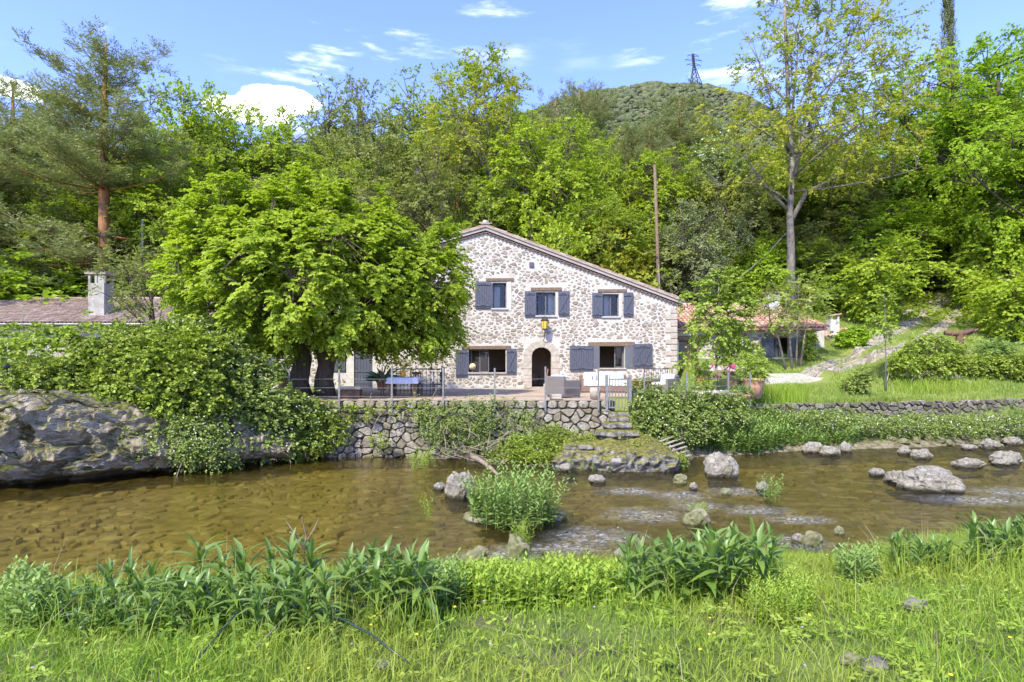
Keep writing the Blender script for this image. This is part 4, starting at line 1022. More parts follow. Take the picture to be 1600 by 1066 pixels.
MB().add([(XR, YA + 3.2, 1.4), (AX2, YA + 3.2, 1.4), (AX2, YA + 3.2, AEZ), (XR, YA + 3.2, AEZ)], [(0, 1, 2, 3)]).mk('room_wall', m_plaster, ax_)
r = np.random.default_rng(25)
def annex_ok(c):
    p = np.array(c)
    if p[:, 1].max() > AEZ - .1 or p[:, 0].max() > AX1 - .25 or p[:, 0].min() < XR + .05: return False
    for h in (WA, WB, WC):
        if p[:, 0].max() > h[0][0] - .06 and p[:, 0].min() < h[1][0] + .06 and p[:, 1].max() > h[0][1] - .1 and p[:, 1].min() < h[2][1] + .22: return False
    return True
acl = [c for c in cells(jgrid(XR, AX1, 1.9, AEZ, 0.38, 0.25, r, 0.44), 0.5, asp=1.4) if annex_ok(c)]
stone_set(acl, (0.015, 0.04), lambda u, v, d: (u, YA - d, v), m_fstone, ax_, r, limit=150, rest='wall_stones', shrink=(0.62, 0.9), rnd=0.12, back=0.01)
z = 2.6; k = 0
while z < AEZ - .3:
    for xx in (AX1 - .2, ):
        MB().bbox((xx, YA + .12, z + .14), ((.42, .60)[k % 2], .3, .26), .02, t=float(r.uniform(0, .5))).mk('corner_stone', m_dress, ax_)
    z += .29; k += 1
wA = window(ax_, (1208, 1235, 527.5, 559), YA, 2, (1197, 1232, 521.3, 527.2), 1, part=(0, .5))
shutter(ax_, 1190, 1208, 528, 559, YA); shutter(ax_, 1235.5, 1247, 528, 559, YA, flip=True)
wC = window(ax_, (1128, 1160, 527, 553), YA, 2, (1122, 1166, 521.5, 526.8), 1); shutter(ax_, 1112, 1127.5, 527, 553, YA); shutter(ax_, 1160.5, 1175, 527, 553, YA, flip=True)
wB = window(ax_, (1061, 1092, 532, 588), YA, False, (1056, 1098, 525, 531.8), 1, frame=m_wooddk)
q = MB(); [q.bbox((DN[0][0] + .1 * (i + .5) * (DN[1][0] - DN[0][0]) / .4, 32.32, (2.9 + PZ(520, 32.2)) / 2), ((DN[1][0] - DN[0][0]) / 4 - .008, .04, PZ(520, 32.2) - 2.9 - .01), .006) for i in range(4)]; q.mk('door', m_shutter, ax_)
an = math.atan2(ARZ - AEZ, AY1 - AY0); upA = Vector((0, math.cos(an), math.sin(an))); nnA = Vector((0, -math.sin(an), math.cos(an)))
HX = PX(1206, 34.8); XE = PX(1292, 30.6)        # hip: from ridge end down to the corner
v = [(XR + .02, AY0, AEZ), (XE, AY0, AEZ), (HX, AY1, ARZ), (XR + .02, AY1, ARZ), (XE, AY1 + 4.3, AEZ), (XR + .02, AY1 + 4.3, AEZ)]
v += [(a, b, c - .10) for a, b, c in v]
mk('roof', (v, [(0, 1, 2, 3), (1, 4, 2), (3, 2, 4, 5), (0, 6, 7, 1), (1, 7, 10, 4), (4, 10, 11, 5), (6, 11, 10, 7)]), rough_mat('red channel tiles', (0.30, 0.14, 0.09), (0.40, 0.24, 0.17), 4, 0.95, 0.4), ax_)
SLA = (AY1 - AY0) / math.cos(an)
tr6 = [mesh(*halftile(.42, .094, .074, 5).out(), tint=k / 5, name='roof_tile') for k in range(6)]
tile_roof(ax_, m_tilered, XR + .03, XE, AY0, AEZ + .02, upA, nnA, SLA, .235, .36, r, 300, lambda X, d: X < XE - (XE - HX) * d / SLA, tr6, (1000, 1300))
hp = MB()
for k in range(16):
    t0 = k / 16; p = Vector((XE, AY0, AEZ)).lerp(Vector((HX, AY1, ARZ)), t0); dv = (Vector((HX, AY1, ARZ)) - Vector((XE, AY0, AEZ))).normalized(); s_ = dv.cross(Vector((0, 0, 1))).normalized(); n_ = s_.cross(dv)
    M_ = Matrix((s_, dv, n_)).transposed().to_4x4(); M_.translation = p + n_ * .06
    ht = halftile(.44, .11, .1, 5); hp.add([M_ @ Vector(q) for q in ht.v], ht.f, float(r.uniform(0, 1)))
x = XR + .1
while x < HX: hp.add([(x + q[1], AY1 + q[0] * 1.1, ARZ + .03 + q[2] * 1.1) for q in ht.v], ht.f, float(r.uniform(0, 1))); x += .38
hp.mk('hip_tiles', m_tilered, ax_)
cA = MB().bbox((PX(1206, 34), 34, PZ(474, 34)), (.7, .6, 1.1), .02); q = cA.mk('chimney', m_white, ax_)
MB().box((PX(1206, 34), 34, PZ(474, 34) + .6), (.9, .8, .09), t=.5).mk('cap', m_tilered, q)

# small outbuilding with its own chimney
yo = 33.0
ob = thing('bread_oven', 'small tiled stone oven hut with a white chimney beside the annex', 'outbuilding', (0, 0, 0))
ox, oz = PX(1318, yo), g1(PX(1318, yo), yo)
MB().bbox((ox, yo + .8, (oz + PZ(522, yo)) / 2 - .1), (1.5, 1.5, PZ(522, yo) - oz + .2), .04).mk('wall', m_dress, ob)
oc = MB()
for i in range(9):
    ht = halftile(.42, .094, .074, 5)
    for k in range(4): oc.add([(ox - .95 + i * .235 + a, yo - .12 + k * .36 + b * 1.1, PZ(526, yo) + k * .13 + b * .35 + c + .01 * (k % 2)) for a, b, c in ht.v], ht.f, float(r.uniform(0, 1)))
oc.mk('roof_tiles', m_tilered, ob)
q = MB().bbox((PX(1306.5, yo), yo + .35, PZ(512, yo)), (.52, .5, .95), .02)
for sx_ in (-.2, .2): q.box((PX(1306.5, yo) + sx_, yo + .35, PZ(499, yo) + .06), (.1, .46, .36))
co = q.mk('chimney', m_white, ob)
MB().box((PX(1306.5, yo), yo + .35, PZ(494, yo) + .09), (.7, .66, .07), RY(rad(-8)), .3).mk('cap', m_tilered, co)

# cobbled double track going up to the right and the gravel in front of the annex
r = np.random.default_rng(27)
gpts = [(1178, 604), (1196, 585), (1240, 581), (1292, 588), (1276, 596), (1220, 601)]
gpp = [gp(x, y, 22, 32) for x, y in gpts]
cg = sum(gpp, Vector()) / len(gpp)
gvv = [cg + Vector((0, 0, .05))]; nseg = 36
for k in range(nseg):
    f_ = k / nseg * len(gpp); i = int(f_); p = gpp[i].lerp(gpp[(i + 1) % len(gpp)], f_ - i); gvv.append(p)
ring = []
for s in (0.25, 0.5, 0.75, 1.0):
    for k in range(nseg):
        p = cg.lerp(gvv[1 + k], s * (1 + .12 * noise.noise(Vector((k * .7, s, 0))))); ring.append((p.x, p.y, float(zg(np.array([p.x]), np.array([p.y]))[0]) + .07 - .075 * s))
V_ = [tuple(gvv[0])] + ring; Fc = [(0, 1 + k, 1 + (k + 1) % nseg) for k in range(nseg)]
for j in range(3):
    for k in range(nseg): Fc.append((1 + j * nseg + k, 1 + (j + 1) * nseg + k, 1 + (j + 1) * nseg + (k + 1) % nseg, 1 + j * nseg + (k + 1) % nseg))
tagp(mk('gravel_yard', (V_, Fc), m_gravel, smooth=True), 'pale gravel patch before the annex', kind='structure')
trkA = [(1262, 586), (1300, 566), (1342, 550), (1375, 530), (1415, 510), (1448, 490), (1472, 472), (1492, 458), (1508, 446), (1514, 436)]
trkB = [(1300, 580), (1345, 566), (1385, 553), (1415, 541), (1445, 528), (1470, 512), (1492, 494), (1510, 476), (1524, 458)]
cl_ = []; maps = []
path = thing('path', 'pair of cobbled wheel tracks climbing the grass towards the wood', None, (0, 0, 0)); tagp(path, kind='structure')
for trk in (trkA, trkB):
    pts = [gp(x, y, 22, 75) for x, y in trk]; sm = []
    for i in range(len(pts) - 1):
        L_ = (pts[i + 1] - pts[i]).length
        for k in range(max(2, int(L_ / .3))): sm.append(pts[i].lerp(pts[i + 1], k / max(2, int(L_ / .3))))
    sm.append(pts[-1]); d = [0]
    for i in range(len(sm) - 1): d.append(d[-1] + (sm[i + 1] - sm[i]).length)
    hw = .30 if trk is trkA else .26
    def fm(u, v, dep, sm=sm, d=d):
        i = int(np.clip(np.searchsorted(d, u) - 1, 0, len(sm) - 2)); k = (u - d[i]) / max(d[i + 1] - d[i], 1e-6)
        p = sm[i].lerp(sm[i + 1], k); tg = (sm[min(i + 2, len(sm) - 1)] - sm[max(i - 1, 0)]); s = Vector((tg.y, -tg.x, 0)).normalized(); q = p + s * v
        zz = float(zg(np.array([q.x]), np.array([q.y]))[0])
        return (q.x, q.y, zz + .045 + dep)
    rv_ = []; rf_ = []
    for i in range(len(sm)):
        for v in (-hw - .1, 0, hw + .1): rv_.append(fm(d[i], v, -.02 if abs(v) < .01 else -.04))
    for i in range(len(sm) - 1):
        for k in (0, 1): rf_.append((i * 3 + k, i * 3 + k + 1, i * 3 + 3 + k + 1, i * 3 + 3 + k))
    mk('track_bed', (rv_, rf_), rough_mat('track earth', (0.24, 0.205, 0.14), (0.33, 0.29, 0.21), 4, 1, .5, c3=(0.13, 0.17, 0.05)), path)
    cs = cells([p for p in jgrid(0, d[-1], -hw, hw, .26, .18, r, .48) if r.uniform() < .75], .4, box=(0, d[-1], -hw - .05, hw + .05))
    stone_set(cs, (.03, .07), fm, m_cobble, path, r, name='cobble', limit=150, rest='cobbles', shrink=(.5, .95), rnd=.15, score=lambda c: -np.mean(np.array(c)[:, 0]))
# rough stones lining the upper side of the track
for k, (x, y, s) in enumerate([(1395, 498, .6), (1412, 494, .5), (1420, 489, .7), (1455, 474, .5), (1470, 462, .6), (1482, 455, .6), (1500, 470, .8), (1530, 462, .7)]):
    p = gp(x, y, 30, 75); mk('verge_stone', rock(40 + k, (s * .8, s * .6, s * .45), 2), m_cobble, path).location = (p.x, p.y, p.z + .05)
# ================================================================== things on the terrace
ZT = 1.905
def tx(x, D): return PX(x, D)
def rod_(m, a, b, r_=.02, n=6): m.tube([a, b], r_, n)
# wire fence along the edge
fence = thing('wire_fence', 'thin steel post and wire fence running along the edge of the terrace', 'fence', (0, 0, 0))
fpx = [(453, 1.0), (531, 1.0), (613, 1.05), (693, 1.05), (773, 1.05), (852, 1.1), (934.5, 1.05)]
for x, h in fpx:
    X = tx(x, YW); MB().box((X, YW - .07, 1.75 + h / 2), (.055, .05, h + .35)).mk('post', m_galv, fence)
for zz in (2.02, 2.31, 2.60):
    MB().tube([(tx(x, YW), YW - .07, zz + .012 * (i % 2)) for i, (x, h) in enumerate(fpx)], .0075, 4).mk('wire', m_galv, fence)
fence2 = thing('wire_fence', 'thin steel post and wire fence in front of the planters right of the gate', 'fence', (0, 0, 0))
fq = [(1006, 19.2), (1072, 19.6), (1137, 20.2), (1171, 20.8)]
for x, D in fq: MB().box((tx(x, D), D - .05, 2.2), (.055, .05, 1.25)).mk('post', m_galv, fence2)
for zz in (2.1, 2.35, 2.6): MB().tube([(tx(x, D), D - .05, zz) for x, D in fq], .0075, 4).mk('wire', m_galv, fence2)
gate = thing('garden_gate', 'slim barred metal gate at the top of the stone steps', 'gate', (0, 0, 0))
gy = 18.95; ga, gb = tx(951.5, gy), tx(982, gy)
for x in (948, 984.5): MB().box((tx(x, gy), gy, 2.15), (.09, .09, 1.2)).mk('post', m_galv, gate)
q = MB(); q.box(((ga + gb) / 2, gy, 2.60), (gb - ga, .035, .045)); q.box(((ga + gb) / 2, gy, 1.66), (gb - ga, .035, .045)); q.box((ga + .02, gy, 2.13), (.04, .034, .9)); q.box((gb - .02, gy, 2.13), (.04, .034, .9)); q.mk('frame', m_galv, gate)
for k in range(5): MB().tube([(lerp(ga, gb, (k + 1) / 6), gy, 1.66), (lerp(ga, gb, (k + 1) / 6), gy, 2.60)], .014, 6).mk('bar', m_galv, gate)
def railing(name, label, x0, x1, D, z0, h, n, D1=None):
    t = thing(name, label, 'railing', (0, 0, 0)); D1 = D1 or D
    a, b = Vector((tx(x0, D), D, z0)), Vector((tx(x1, D1), D1, z0)); H = Vector((0, 0, h))
    q = MB(); q.tube([a + H, b + H], .022, 6); q.tube([a + H * .12, b + H * .12], .015, 6); q.mk('rail', m_metal, t)
    for k in range(n + 1): MB().tube([a.lerp(b, k / n), a.lerp(b, k / n) + H], .022 if k in (0, n) else .011, 5).mk('post' if k in (0, n) else 'bar', m_metal, t)
railing('iron_railing', 'black iron railing behind the cloth covered table', 608, 690, 23.5, ZT, 1.02, 14)
railing('iron_railing', 'black iron balustrade below the wide shuttered window', 1007, 1050, 26.5, ZT, 1.02, 12)
railing('iron_railing', 'short black iron rail end jutting from the table side', 690, 694, 23.4, ZT, 1.1, 1, 20.2)
# table with cloth, flowers, chairs
tb = thing('dining_table', 'heavy wooden outdoor dining table under the grey cloth', 'table', (0, 0, 0))
tY = 21.0; ta, tb1 = tx(610, tY), tx(655, tY)
MB().bbox(((ta + tb1) / 2, tY, ZT + .70), (tb1 - ta, 1.0, .06), .01).mk('table_top', m_wooddk, tb)
for x in (ta + .07, tb1 - .1):
    for y in (-.42, .42): MB().bbox((x, tY + y, ZT + .335), (.10, .10, .67), .01).mk('leg', m_wooddk, tb)
n = 16; cv = []; cf = []; L_ = tb1 - ta
us = np.linspace(-.18, 1.18, 22); vs = np.linspace(-.25, 1.25, 22)
for v in vs:
    for u in us:
        du = max(0, -u, u - 1) * L_; dv = max(0, -v, v - 1) * 1.0
        cu, cv_ = min(max(u, -.006), 1.006), min(max(v, -.012), 1.012); dr = max(du, dv)
        w = .02 * math.sin(u * 23) * (dv > 0) + .02 * math.sin(v * 27) * (du > 0)
        cv.append((ta + cu * L_ + (w + .03 * (du > 0)) * (1 if u > .5 else -1) * (du > 0), tY - .5 + cv_ + (w + .03 * (dv > 0)) * (1 if v > .5 else -1) * (dv > 0), ZT + .738 - dr * .95))
for j in range(21):
    for i in range(21): cf.append((j * 22 + i, j * 22 + i + 1, (j + 1) * 22 + i + 1, (j + 1) * 22 + i))
tagp(mk('tablecloth', (cv, cf), m_cloth, smooth=True), 'grey blue cloth draped over the outdoor dining table', 'tablecloth')
vs_ = MB().lathe([(.06, 0), (.10, .06), (.09, .16), (.055, .22), (.065, .25)], n=14).mk('flower_vase', m_orange, smooth=True); vs_.location = (tx(630, 20.8), 20.8, ZT + .742); tagp(vs_, 'orange vase standing on the cloth covered table', 'vase')
r = np.random.default_rng(3)
bq = thing('bouquet', 'loose bunch of yellow flowers in the orange vase', 'flowers', (tx(630, 20.8), 20.8, ZT + .94))
c = r.normal(0, 1, (60, 3)) * np.array([.16, .12, .12]) + np.array([0, 0, .25])
mk('leaves', sprays(c, nrmz(c + np.array([0, 0, .1])), 2, 4, .10, .3, .07, .03, r, flat=.8), L_oak, bq)
fl = MB()
for k in range(16): p = Vector(r.normal(0, 1, 3)); fl.lathe([(.02, 0), (.045, .03), (.01, .045)], (p.x * .15, p.y * .12, .28 + p.z * .09), 7)
fl.mk('petals', m_yellowfl, bq); q = MB(); [q.tube([(0, 0, -.03), (float(a), float(b), .25)], .005, 4) for a, b in r.normal(0, .1, (10, 2))]; tagp(q.mk('stems', L_oak, bq), kind='stuff')
def chair(label, loc, rz, mat=m_wooddk, cloth=None):
    t = thing('garden_chair', label, 'chair', loc, None, rz)
    MB().bbox((0, 0, .45), (.44, .44, .035), .012).mk('seat', mat, t)
    bk = MB(); bk.bbox((0, .21, .87), (.44, .03, .09), .01); [bk.bbox((k * .09, .205, .68), (.03, .022, .34), .006) for k in (-2, -1, 0, 1, 2)]; bk.mk('backrest', mat, t)
    for a in (-.19, .19):
        for b in (-.19, .20): MB().tube([(a, b, 0), (a, b * 1.02, .44 if b < 0 else .86)], .018, 6).mk('leg', mat, t)
    if cloth: MB().bbox((0, .2, .74), (.40, .07, .34), .02).mk('throw', cloth, t)
chair('dark garden chair tucked under the left end of the cloth covered table', (tx(606, 21.1), 21.1, ZT), rad(90))
chair('garden chair with a beige throw at the right end of the cloth table', (tx(668, 20.9), 20.9, ZT), rad(-80), m_metal, m_beige)
chair('dark garden chair behind the cloth table, near the iron railing', (tx(650, 22.0), 22.0, ZT), rad(10), m_wooddk)
chair('black garden chair standing apart to the right of the table', (tx(683, 21.6), 21.6, ZT), rad(-60), m_metal)
bt = MB().lathe([(.04, 0), (.042, .2), (.016, .26), (.015, .33)], n=10).mk('brown_bottle', m_amber, smooth=True); bt.location = (tx(642, 21.2), 21.2, ZT + .742); tagp(bt, 'amber bottle standing behind the vase on the cloth covered table', 'bottle')
# low bench / trough by the lime tree
bn = thing('stone_bench', 'low grey brown block bench right of the lime tree trunk', 'bench', (tx(549, 20.2), 20.2, ZT))
MB().bbox((0, 0, .36), (.78, .5, .10), .02).mk('seat', m_wood, bn); MB().bbox((0.0, .02, .155), (.66, .40, .31), .02).mk('base', m_wooddk, bn)
# wicker seats
def cushion(par, name, c, d, mat, rot=None):
    m = MB(); m.bbox(c, d, min(d) * .42, rot); return m.mk(name, mat, par, smooth=True)
def armchair(label, loc, rz, w=.86, pill=m_bluecush):
    t = thing('wicker_armchair', label, 'armchair', loc, None, rz)       # faces -Y
    MB().bbox((0, .02, .19), (w, .80, .30), .03).mk('base', m_wicker, t)
    MB().bbox((0, .40, .42), (w, .13, .70), .04).mk('backrest', m_wicker, t)
    for s in (-1, 1): MB().bbox((s * (w / 2 - .06), -.02, .36), (.12, .78, .54), .04).mk('arm', m_wicker, t)
    cushion(t, 'seat_cushion', (0, -.04, .41), (w - .27, .70, .14), m_beige)
    cushion(t, 'back_cushion', (0, .28, .62), (w - .28, .15, .40), pill, RX(rad(-12)))
    for s in (-1, 1):
        for y in (-.34, .38): MB().box((s * (w / 2 - .06), y, .02), (.05, .05, .04)).mk('foot', m_metal, t)
armchair('grey wicker armchair with its back turned to the stream, left of the sofa', (tx(881, 20.9), 20.9, ZT), rad(128), .95)
armchair('grey wicker armchair with beige and pale blue cushions, right of the fire bowl', (tx(1037, 23.6), 23.6, ZT), rad(-50), .95)
so = thing('wicker_sofa', 'brown wicker sofa covered in white cushions and throws', 'sofa', (tx(944, 25.0), 25.0, ZT))
MB().bbox((0, 0, .20), (2.1, .85, .34), .03).mk('base', m_wickerbr, so); MB().bbox((0, .40, .45), (2.1, .12, .60), .04).mk('backrest', m_wickerbr, so)
for s in (-1, 1): MB().bbox((s * .99, -.02, .36), (.12, .82, .50), .04).mk('arm', m_wickerbr, so)
for k in (-1, 0, 1): cushion(so, 'back_cushion', (k * .58, .27, .66), (.56, .17, .44), m_linen, RX(rad(-10)))
for k in (-.5, .5): cushion(so, 'seat_cushion', (k * .92, -.05, .44), (.90, .74, .15), m_linen)
tv = MB(); n = 14
tv.add([(lerp(-.95, .9, i / n), yy, zz + .015 * math.sin(i * 2.3)) for yy, zz in ((-.1, .535), (-.435, .53), (-.45, .30)) for i in range(n + 1)], [(j * (n + 1) + i, j * (n + 1) + i + 1, (j + 1) * (n + 1) + i + 1, (j + 1) * (n + 1) + i) for j in range(2) for i in range(n)])
tv.mk('throw', m_linen, so, smooth=True)
for a, mt in ((-.72, m_beige), (.7, m_bluecush)):
    cushion(so, 'pillow', (a, .08, .66), (.40, .13, .38), mt, RZ(a * .4) @ RX(rad(-18)))
# fire bowl
fb = thing('fire_bowl', 'rusty steel fire bowl stacked with logs on a square base', 'fire bowl', (tx(1001, 21.0), 21.0, ZT))
MB().bbox((0, 0, .20), (.60, .60, .40), .01).mk('base', m_rust, fb); MB().lathe([(.12, .40), (.30, .46), (.45, .58), (.46, .60), (.43, .595), (.28, .49), (.05, .46)], n=20).mk('bowl', m_rust, fb, smooth=True)
for k, (a, b) in enumerate([(-.15, .2), (.02, 1.2), (.12, 2.3)]):
    d = Vector((math.cos(b), math.sin(b), .5)) * .32; o = MB().tube([Vector((a, 0, .60)) - d * .6, Vector((a, 0, .62)) + d], .05, 7).mk('firewood', m_wood); o.location = fb.location
    tagp(o, ['split log lying on the left in the fire bowl', 'split log standing up in the middle of the fire bowl', 'split log lying on the right in the fire bowl'][k], 'log')
pt = MB().lathe([(.14, 0), (.20, .20), (.19, .36), (.17, .37), (.15, .2)], n=14).mk('metal_bucket', m_galv, smooth=True); pt.location = (tx(994, 19.75), 19.75, ZT); tagp(pt, 'grey lattice bucket on the wall end beside the gate', 'bucket')
pt = MB().lathe([(.16, 0), (.19, .26), (.18, .40), (.15, .40)], n=14).mk('stone_pot', m_dress, smooth=True); pt.location = (tx(930, 19.6), 19.6, ZT); tagp(pt, 'mottled stone pot at the left of the gate', 'pot')
bk = mk('stone_block', MB().bbox((0, 0, .09), (.40, .28, .18), .03).out(), m_dress); bk.location = (tx(868, 19.4), 19.4, ZT); tagp(bk, 'loose pale stone block lying on the wall edge before the armchair', 'block')
# pots, planters, log on the right of the gate
def pot(name, label, x, D, z, prof, mat, cat_='pot', n=18, sx_=1.0):
    o = MB().lathe(prof, n=n).mk(name, mat, smooth=True); o.location = (tx(x, D), D, z); o.scale = (sx_, 1, 1); return tagp(o, label, cat_)
zr = lambda x, D: max(g1(PX(x, D), D), 1.88)
def soil_plant(name, label, x, D, z, env, n, ls, lw, mat, seed, cat_='plant', stem=None):
    t = thing(name, label, cat_, (tx(x, D), D, z)); mk('foliage', bush(seed, env, n, ls, lw), mat, t)
    q = MB(); rr = np.random.default_rng(seed)
    for k in range(7): e = env[k % len(env)]; q.tube(bez((rr.normal(0, .04), rr.normal(0, .04), 0), (e[0] * .3, e[1] * .3, e[2] * .6), (e[0] + rr.normal(0, e[3] * .4), e[1], e[2] + rr.normal(0, e[5] * .3)), 5), [.012, .01, .008, .006, .004], 4)
    q.mk('stem', stem or b_grey, t); return t
pot('rusty_planter', 'tall rusty cylinder planter behind the young tree', 1098, 26.0, zr(1098, 26), [(.33, 0), (.34, .5), (.36, .52), (.36, .62), (.31, .62), (.31, .45)], m_rust, 'planter')
soil_plant('pot_shrub', 'small leafy shrub growing in the tall rusty planter', 1098, 26.0, zr(1098, 26) + .55, [(0, 0, .25, .35, .3, .25)], 60, .09, .05, L_oak, 71)
pot('terracotta_pot', 'big pale terracotta pot at the right end of the planters', 1178, 21.6, zr(1178, 21.6) - .05, [(.25, 0), (.34, .45), (.38, .66), (.40, .68), (.40, .76), (.34, .76), (.33, .55)], m_terra)
soil_plant('pot_shrub', 'bushy shrub growing in the big pale terracotta pot', 1178, 21.6, zr(1178, 21.6) + .7, [(0, 0, .35, .5, .45, .4), (-.3, 0, .6, .3, .3, .3)], 130, .10, .06, L_young, 72)
pot('terracotta_planter', 'low oblong terracotta planter behind the log', 1075, 20.6, 1.86, [(.26, 0), (.31, .24), (.33, .25), (.33, .29), (.28, .29)], m_terra, 'planter', 18, 1.35)
soil_plant('pot_herbs', 'trailing green herbs in the low oblong planter', 1075, 20.6, 2.12, [(0, 0, .12, .45, .3, .18)], 90, .06, .035, L_herb, 73)
pot('terracotta_planter', 'small terracotta planter right of the oblong one', 1101, 21.0, 1.87, [(.22, 0), (.27, .22), (.29, .23), (.29, .27), (.24, .27)], m_terra, 'planter')
soil_plant('pot_herbs', 'low green herbs in the small planter by the young tree', 1101, 21.0, 2.1, [(0, 0, .14, .32, .3, .2)], 70, .07, .035, L_young, 74)
pot('terracotta_pot', 'small reddish pot standing under the dark trough', 1150, 20.9, 1.72, [(.17, 0), (.22, .26), (.24, .27), (.24, .32), (.2, .32)], m_terra)
pot('terracotta_pot', 'small reddish pot at the foot of the big pale pot', 1164, 20.8, 1.70, [(.16, 0), (.2, .24), (.22, .25), (.22, .30), (.18, .30)], m_terra)
soil_plant('pot_herbs', 'wispy grey green herbs over the small pots', 1157, 20.85, 2.0, [(0, 0, .12, .35, .25, .18)], 70, .06, .03, L_herb, 75)
tro = thing('dark_trough', 'dark wooden trough raised beside the big pale pot', 'trough', (tx(1154, 22.4), 22.4, zr(1154, 22.4) + .05))
MB().bbox((0, 0, .42), (.85, .42, .24), .02).mk('box', m_wooddk, tro); [MB().bbox((a, 0, .15), (.08, .34, .30), .01).mk('leg', m_wooddk, tro) for a in (-.34, .34)]
lg = mk('fallen_log', tube([(tx(1060, 19.9), 19.9, 2.0), (tx(1080, 19.95), 19.95, 2.02), (tx(1112, 20.0), 20.0, 2.03), (tx(1141, 20.2), 20.2, 2.06)], [.15, .16, .155, .14], 10), m_wood, smooth=True); tagp(lg, 'grey weathered log lying on the wall below the planters', 'log')
# magenta bistro table and chairs
zb0 = 2.35
bt = thing('bistro_table', 'small magenta folding bistro table by the white wall', 'table', (tx(1137, 27.2), 27.2, zb0))
MB().bbox((0, 0, .70), (.62, .62, .025), .006).mk('table_top', m_pink, bt)
for s in (-1, 1): MB().tube([(-.28 * s, -.2, 0), (.28 * s, -.2, .69)], .014, 6).mk('leg', m_pink, bt); MB().tube([(-.28 * s, .2, 0), (.28 * s, .2, .69)], .014, 6).mk('leg', m_pink, bt)
def bistro(label, x, D, rz):
    t = thing('bistro_chair', label, 'chair', (tx(x, D), D, zb0), None, rz)
    MB().bbox((0, 0, .45), (.38, .38, .02), .006).mk('seat', m_pink, t); q = MB(); [q.bbox((0, .2, zz), (.38, .018, .07), .005) for zz in (.66, .80)]; q.mk('backrest', m_pink, t)
    for s in (-.18, .18): MB().tube([(s, -.2, 0), (s, .2, .85)], .012, 5).mk('leg', m_pink, t); MB().tube([(s, .2, 0), (s, -.16, .44)], .012, 5).mk('leg', m_pink, t)
bistro('magenta folding chair left of the bistro table', 1119, 27.0, rad(80)); bistro('magenta folding chair close behind the bistro table', 1143, 27.9, rad(-20))
MB_ = MB(); MB_.bbox((tx(1145, 28.3), 28.3, 2.45), (2.4, .35, 1.25), .03); tagp(MB_.mk('garden_wall', m_white), 'short whitewashed wall behind the bistro table', 'wall')
# agave-like pot plant by the wing door and other tree-side bits
pot('terracotta_pot', 'terracotta pot at the foot of the blue leaved plant by the wing door', 597, 27.5, ZT, [(.20, 0), (.27, .36), (.30, .37), (.30, .43), (.25, .43)], m_terra)
t = thing('pot_palm', 'blue green long leaved plant in the pot beside the wing door', 'plant', (tx(597, 27.5), 27.5, ZT + .4)); rr = np.random.default_rng(8); n = 46
a = rr.uniform(0, 6.28, n); e = rr.uniform(.1, 1.2, n); d = np.stack([np.cos(a) * np.cos(e), np.sin(a) * np.cos(e), np.sin(e)], 1); p0 = np.zeros((n, 3)) + d * .1
v, f = leaves(p0, d, np.array([0, 0, 1.0]) + d * .1, rr.uniform(.6, 1.0, n), .07, six=True)
mk('foliage', (v, f, np.repeat(rr.uniform(0, 1, n), 6)), leaf_mat('blue palm leaves', (0.05, 0.11, 0.085), (0.11, 0.19, 0.15)), t)
pot('terracotta_pot', 'old pot left of the lime tree under the wing window', 447, 25.0, 2.0, [(.25, 0), (.33, .4), (.36, .42), (.36, .5), (.30, .5)], m_terra)
soil_plant('pot_shrub', 'pale yellow green shrub in the old pot left of the lime tree', 447, 25.0, 2.45, [(0, 0, .4, .65, .5, .45)], 150, .1, .06, L_young, 76)
# poles
up_ = thing('utility_pole', 'bare wooden utility pole leaning slightly behind the long roof', 'pole', (0, 0, 0))
a, b = P(1032, 455, 36.5), P(1023, 258, 36.5); a.z = g1(a.x, 36.5) - .3
MB().tube([a, a.lerp(b, .5), b], [.125, .11, .09], 10).mk('shaft', m_lintel, up_, True); MB().tube([a.lerp(b, .0) + Vector((.02, -.17, 0)), a.lerp(b, .42) + Vector((0, -.15, 0))], .045, 6).mk('conduit', m_galv, up_)
gp1 = P(1029, 345, 36.5)
pl2 = thing('service_pole', 'short grey steel pole behind the wing roof', 'pole', (0, 0, 0)); a = P(224, 470, 37); a.z = g1(a.x, 37) - .2; b = P(223, 345, 37)
MB().tube([a, b], [.09, .08], 8).mk('shaft', m_galv, pl2); MB().lathe([(.10, 0), (.10, .08), (.02, .10)], b, 8).mk('cap', m_galv, pl2)
gw = mk('overhead_cable', tube([P(1146, 442, 36), P(1175, 418, 36.5), P(1203, 392, 37), P(1240, 352, 38)], .028, 5), m_galv); tagp(gw, 'thin grey cable slanting up through the trees right of the house', 'cable')
# pylon on the far hill
py = thing('pylon', 'steel lattice electricity pylon on the shoulder of the far hill', 'pylon', (0, 0, 0))
Dp = 600.0; base = P(1087, 140, Dp); zb_ = float(zh(np.array([base.x]), np.array([Dp]))[0]); top = PZ(84, Dp); Hh = top - zb_
def pyl(a, b, h): w = lerp(5.0, .9, min(h / .62, 1.0)) * (1 if h < .62 else .9); return Vector((base.x + a * w - 3 * h, Dp + b * w, zb_ + h * Hh))
cs4 = [(-1, -1), (1, -1), (1, 1), (-1, 1)]
for a, b in cs4: MB().tube([pyl(a, b, h) for h in (0, .3, .62, .8, 1)], .42, 4).mk('leg', m_metal, py)
hh = [0, .18, .33, .46, .56, .64, .72, .8, .88, .95]
for i in range(len(hh) - 1):
    q = MB()
    for k in range(4):
        (a, b), (c, d) = cs4[k], cs4[(k + 1) % 4]
        q.tube([pyl(a, b, hh[i]), pyl(c, d, hh[i + 1])], .24, 3); q.tube([pyl(c, d, hh[i]), pyl(a, b, hh[i + 1])], .24, 3)
    q.mk('brace', m_metal, py)
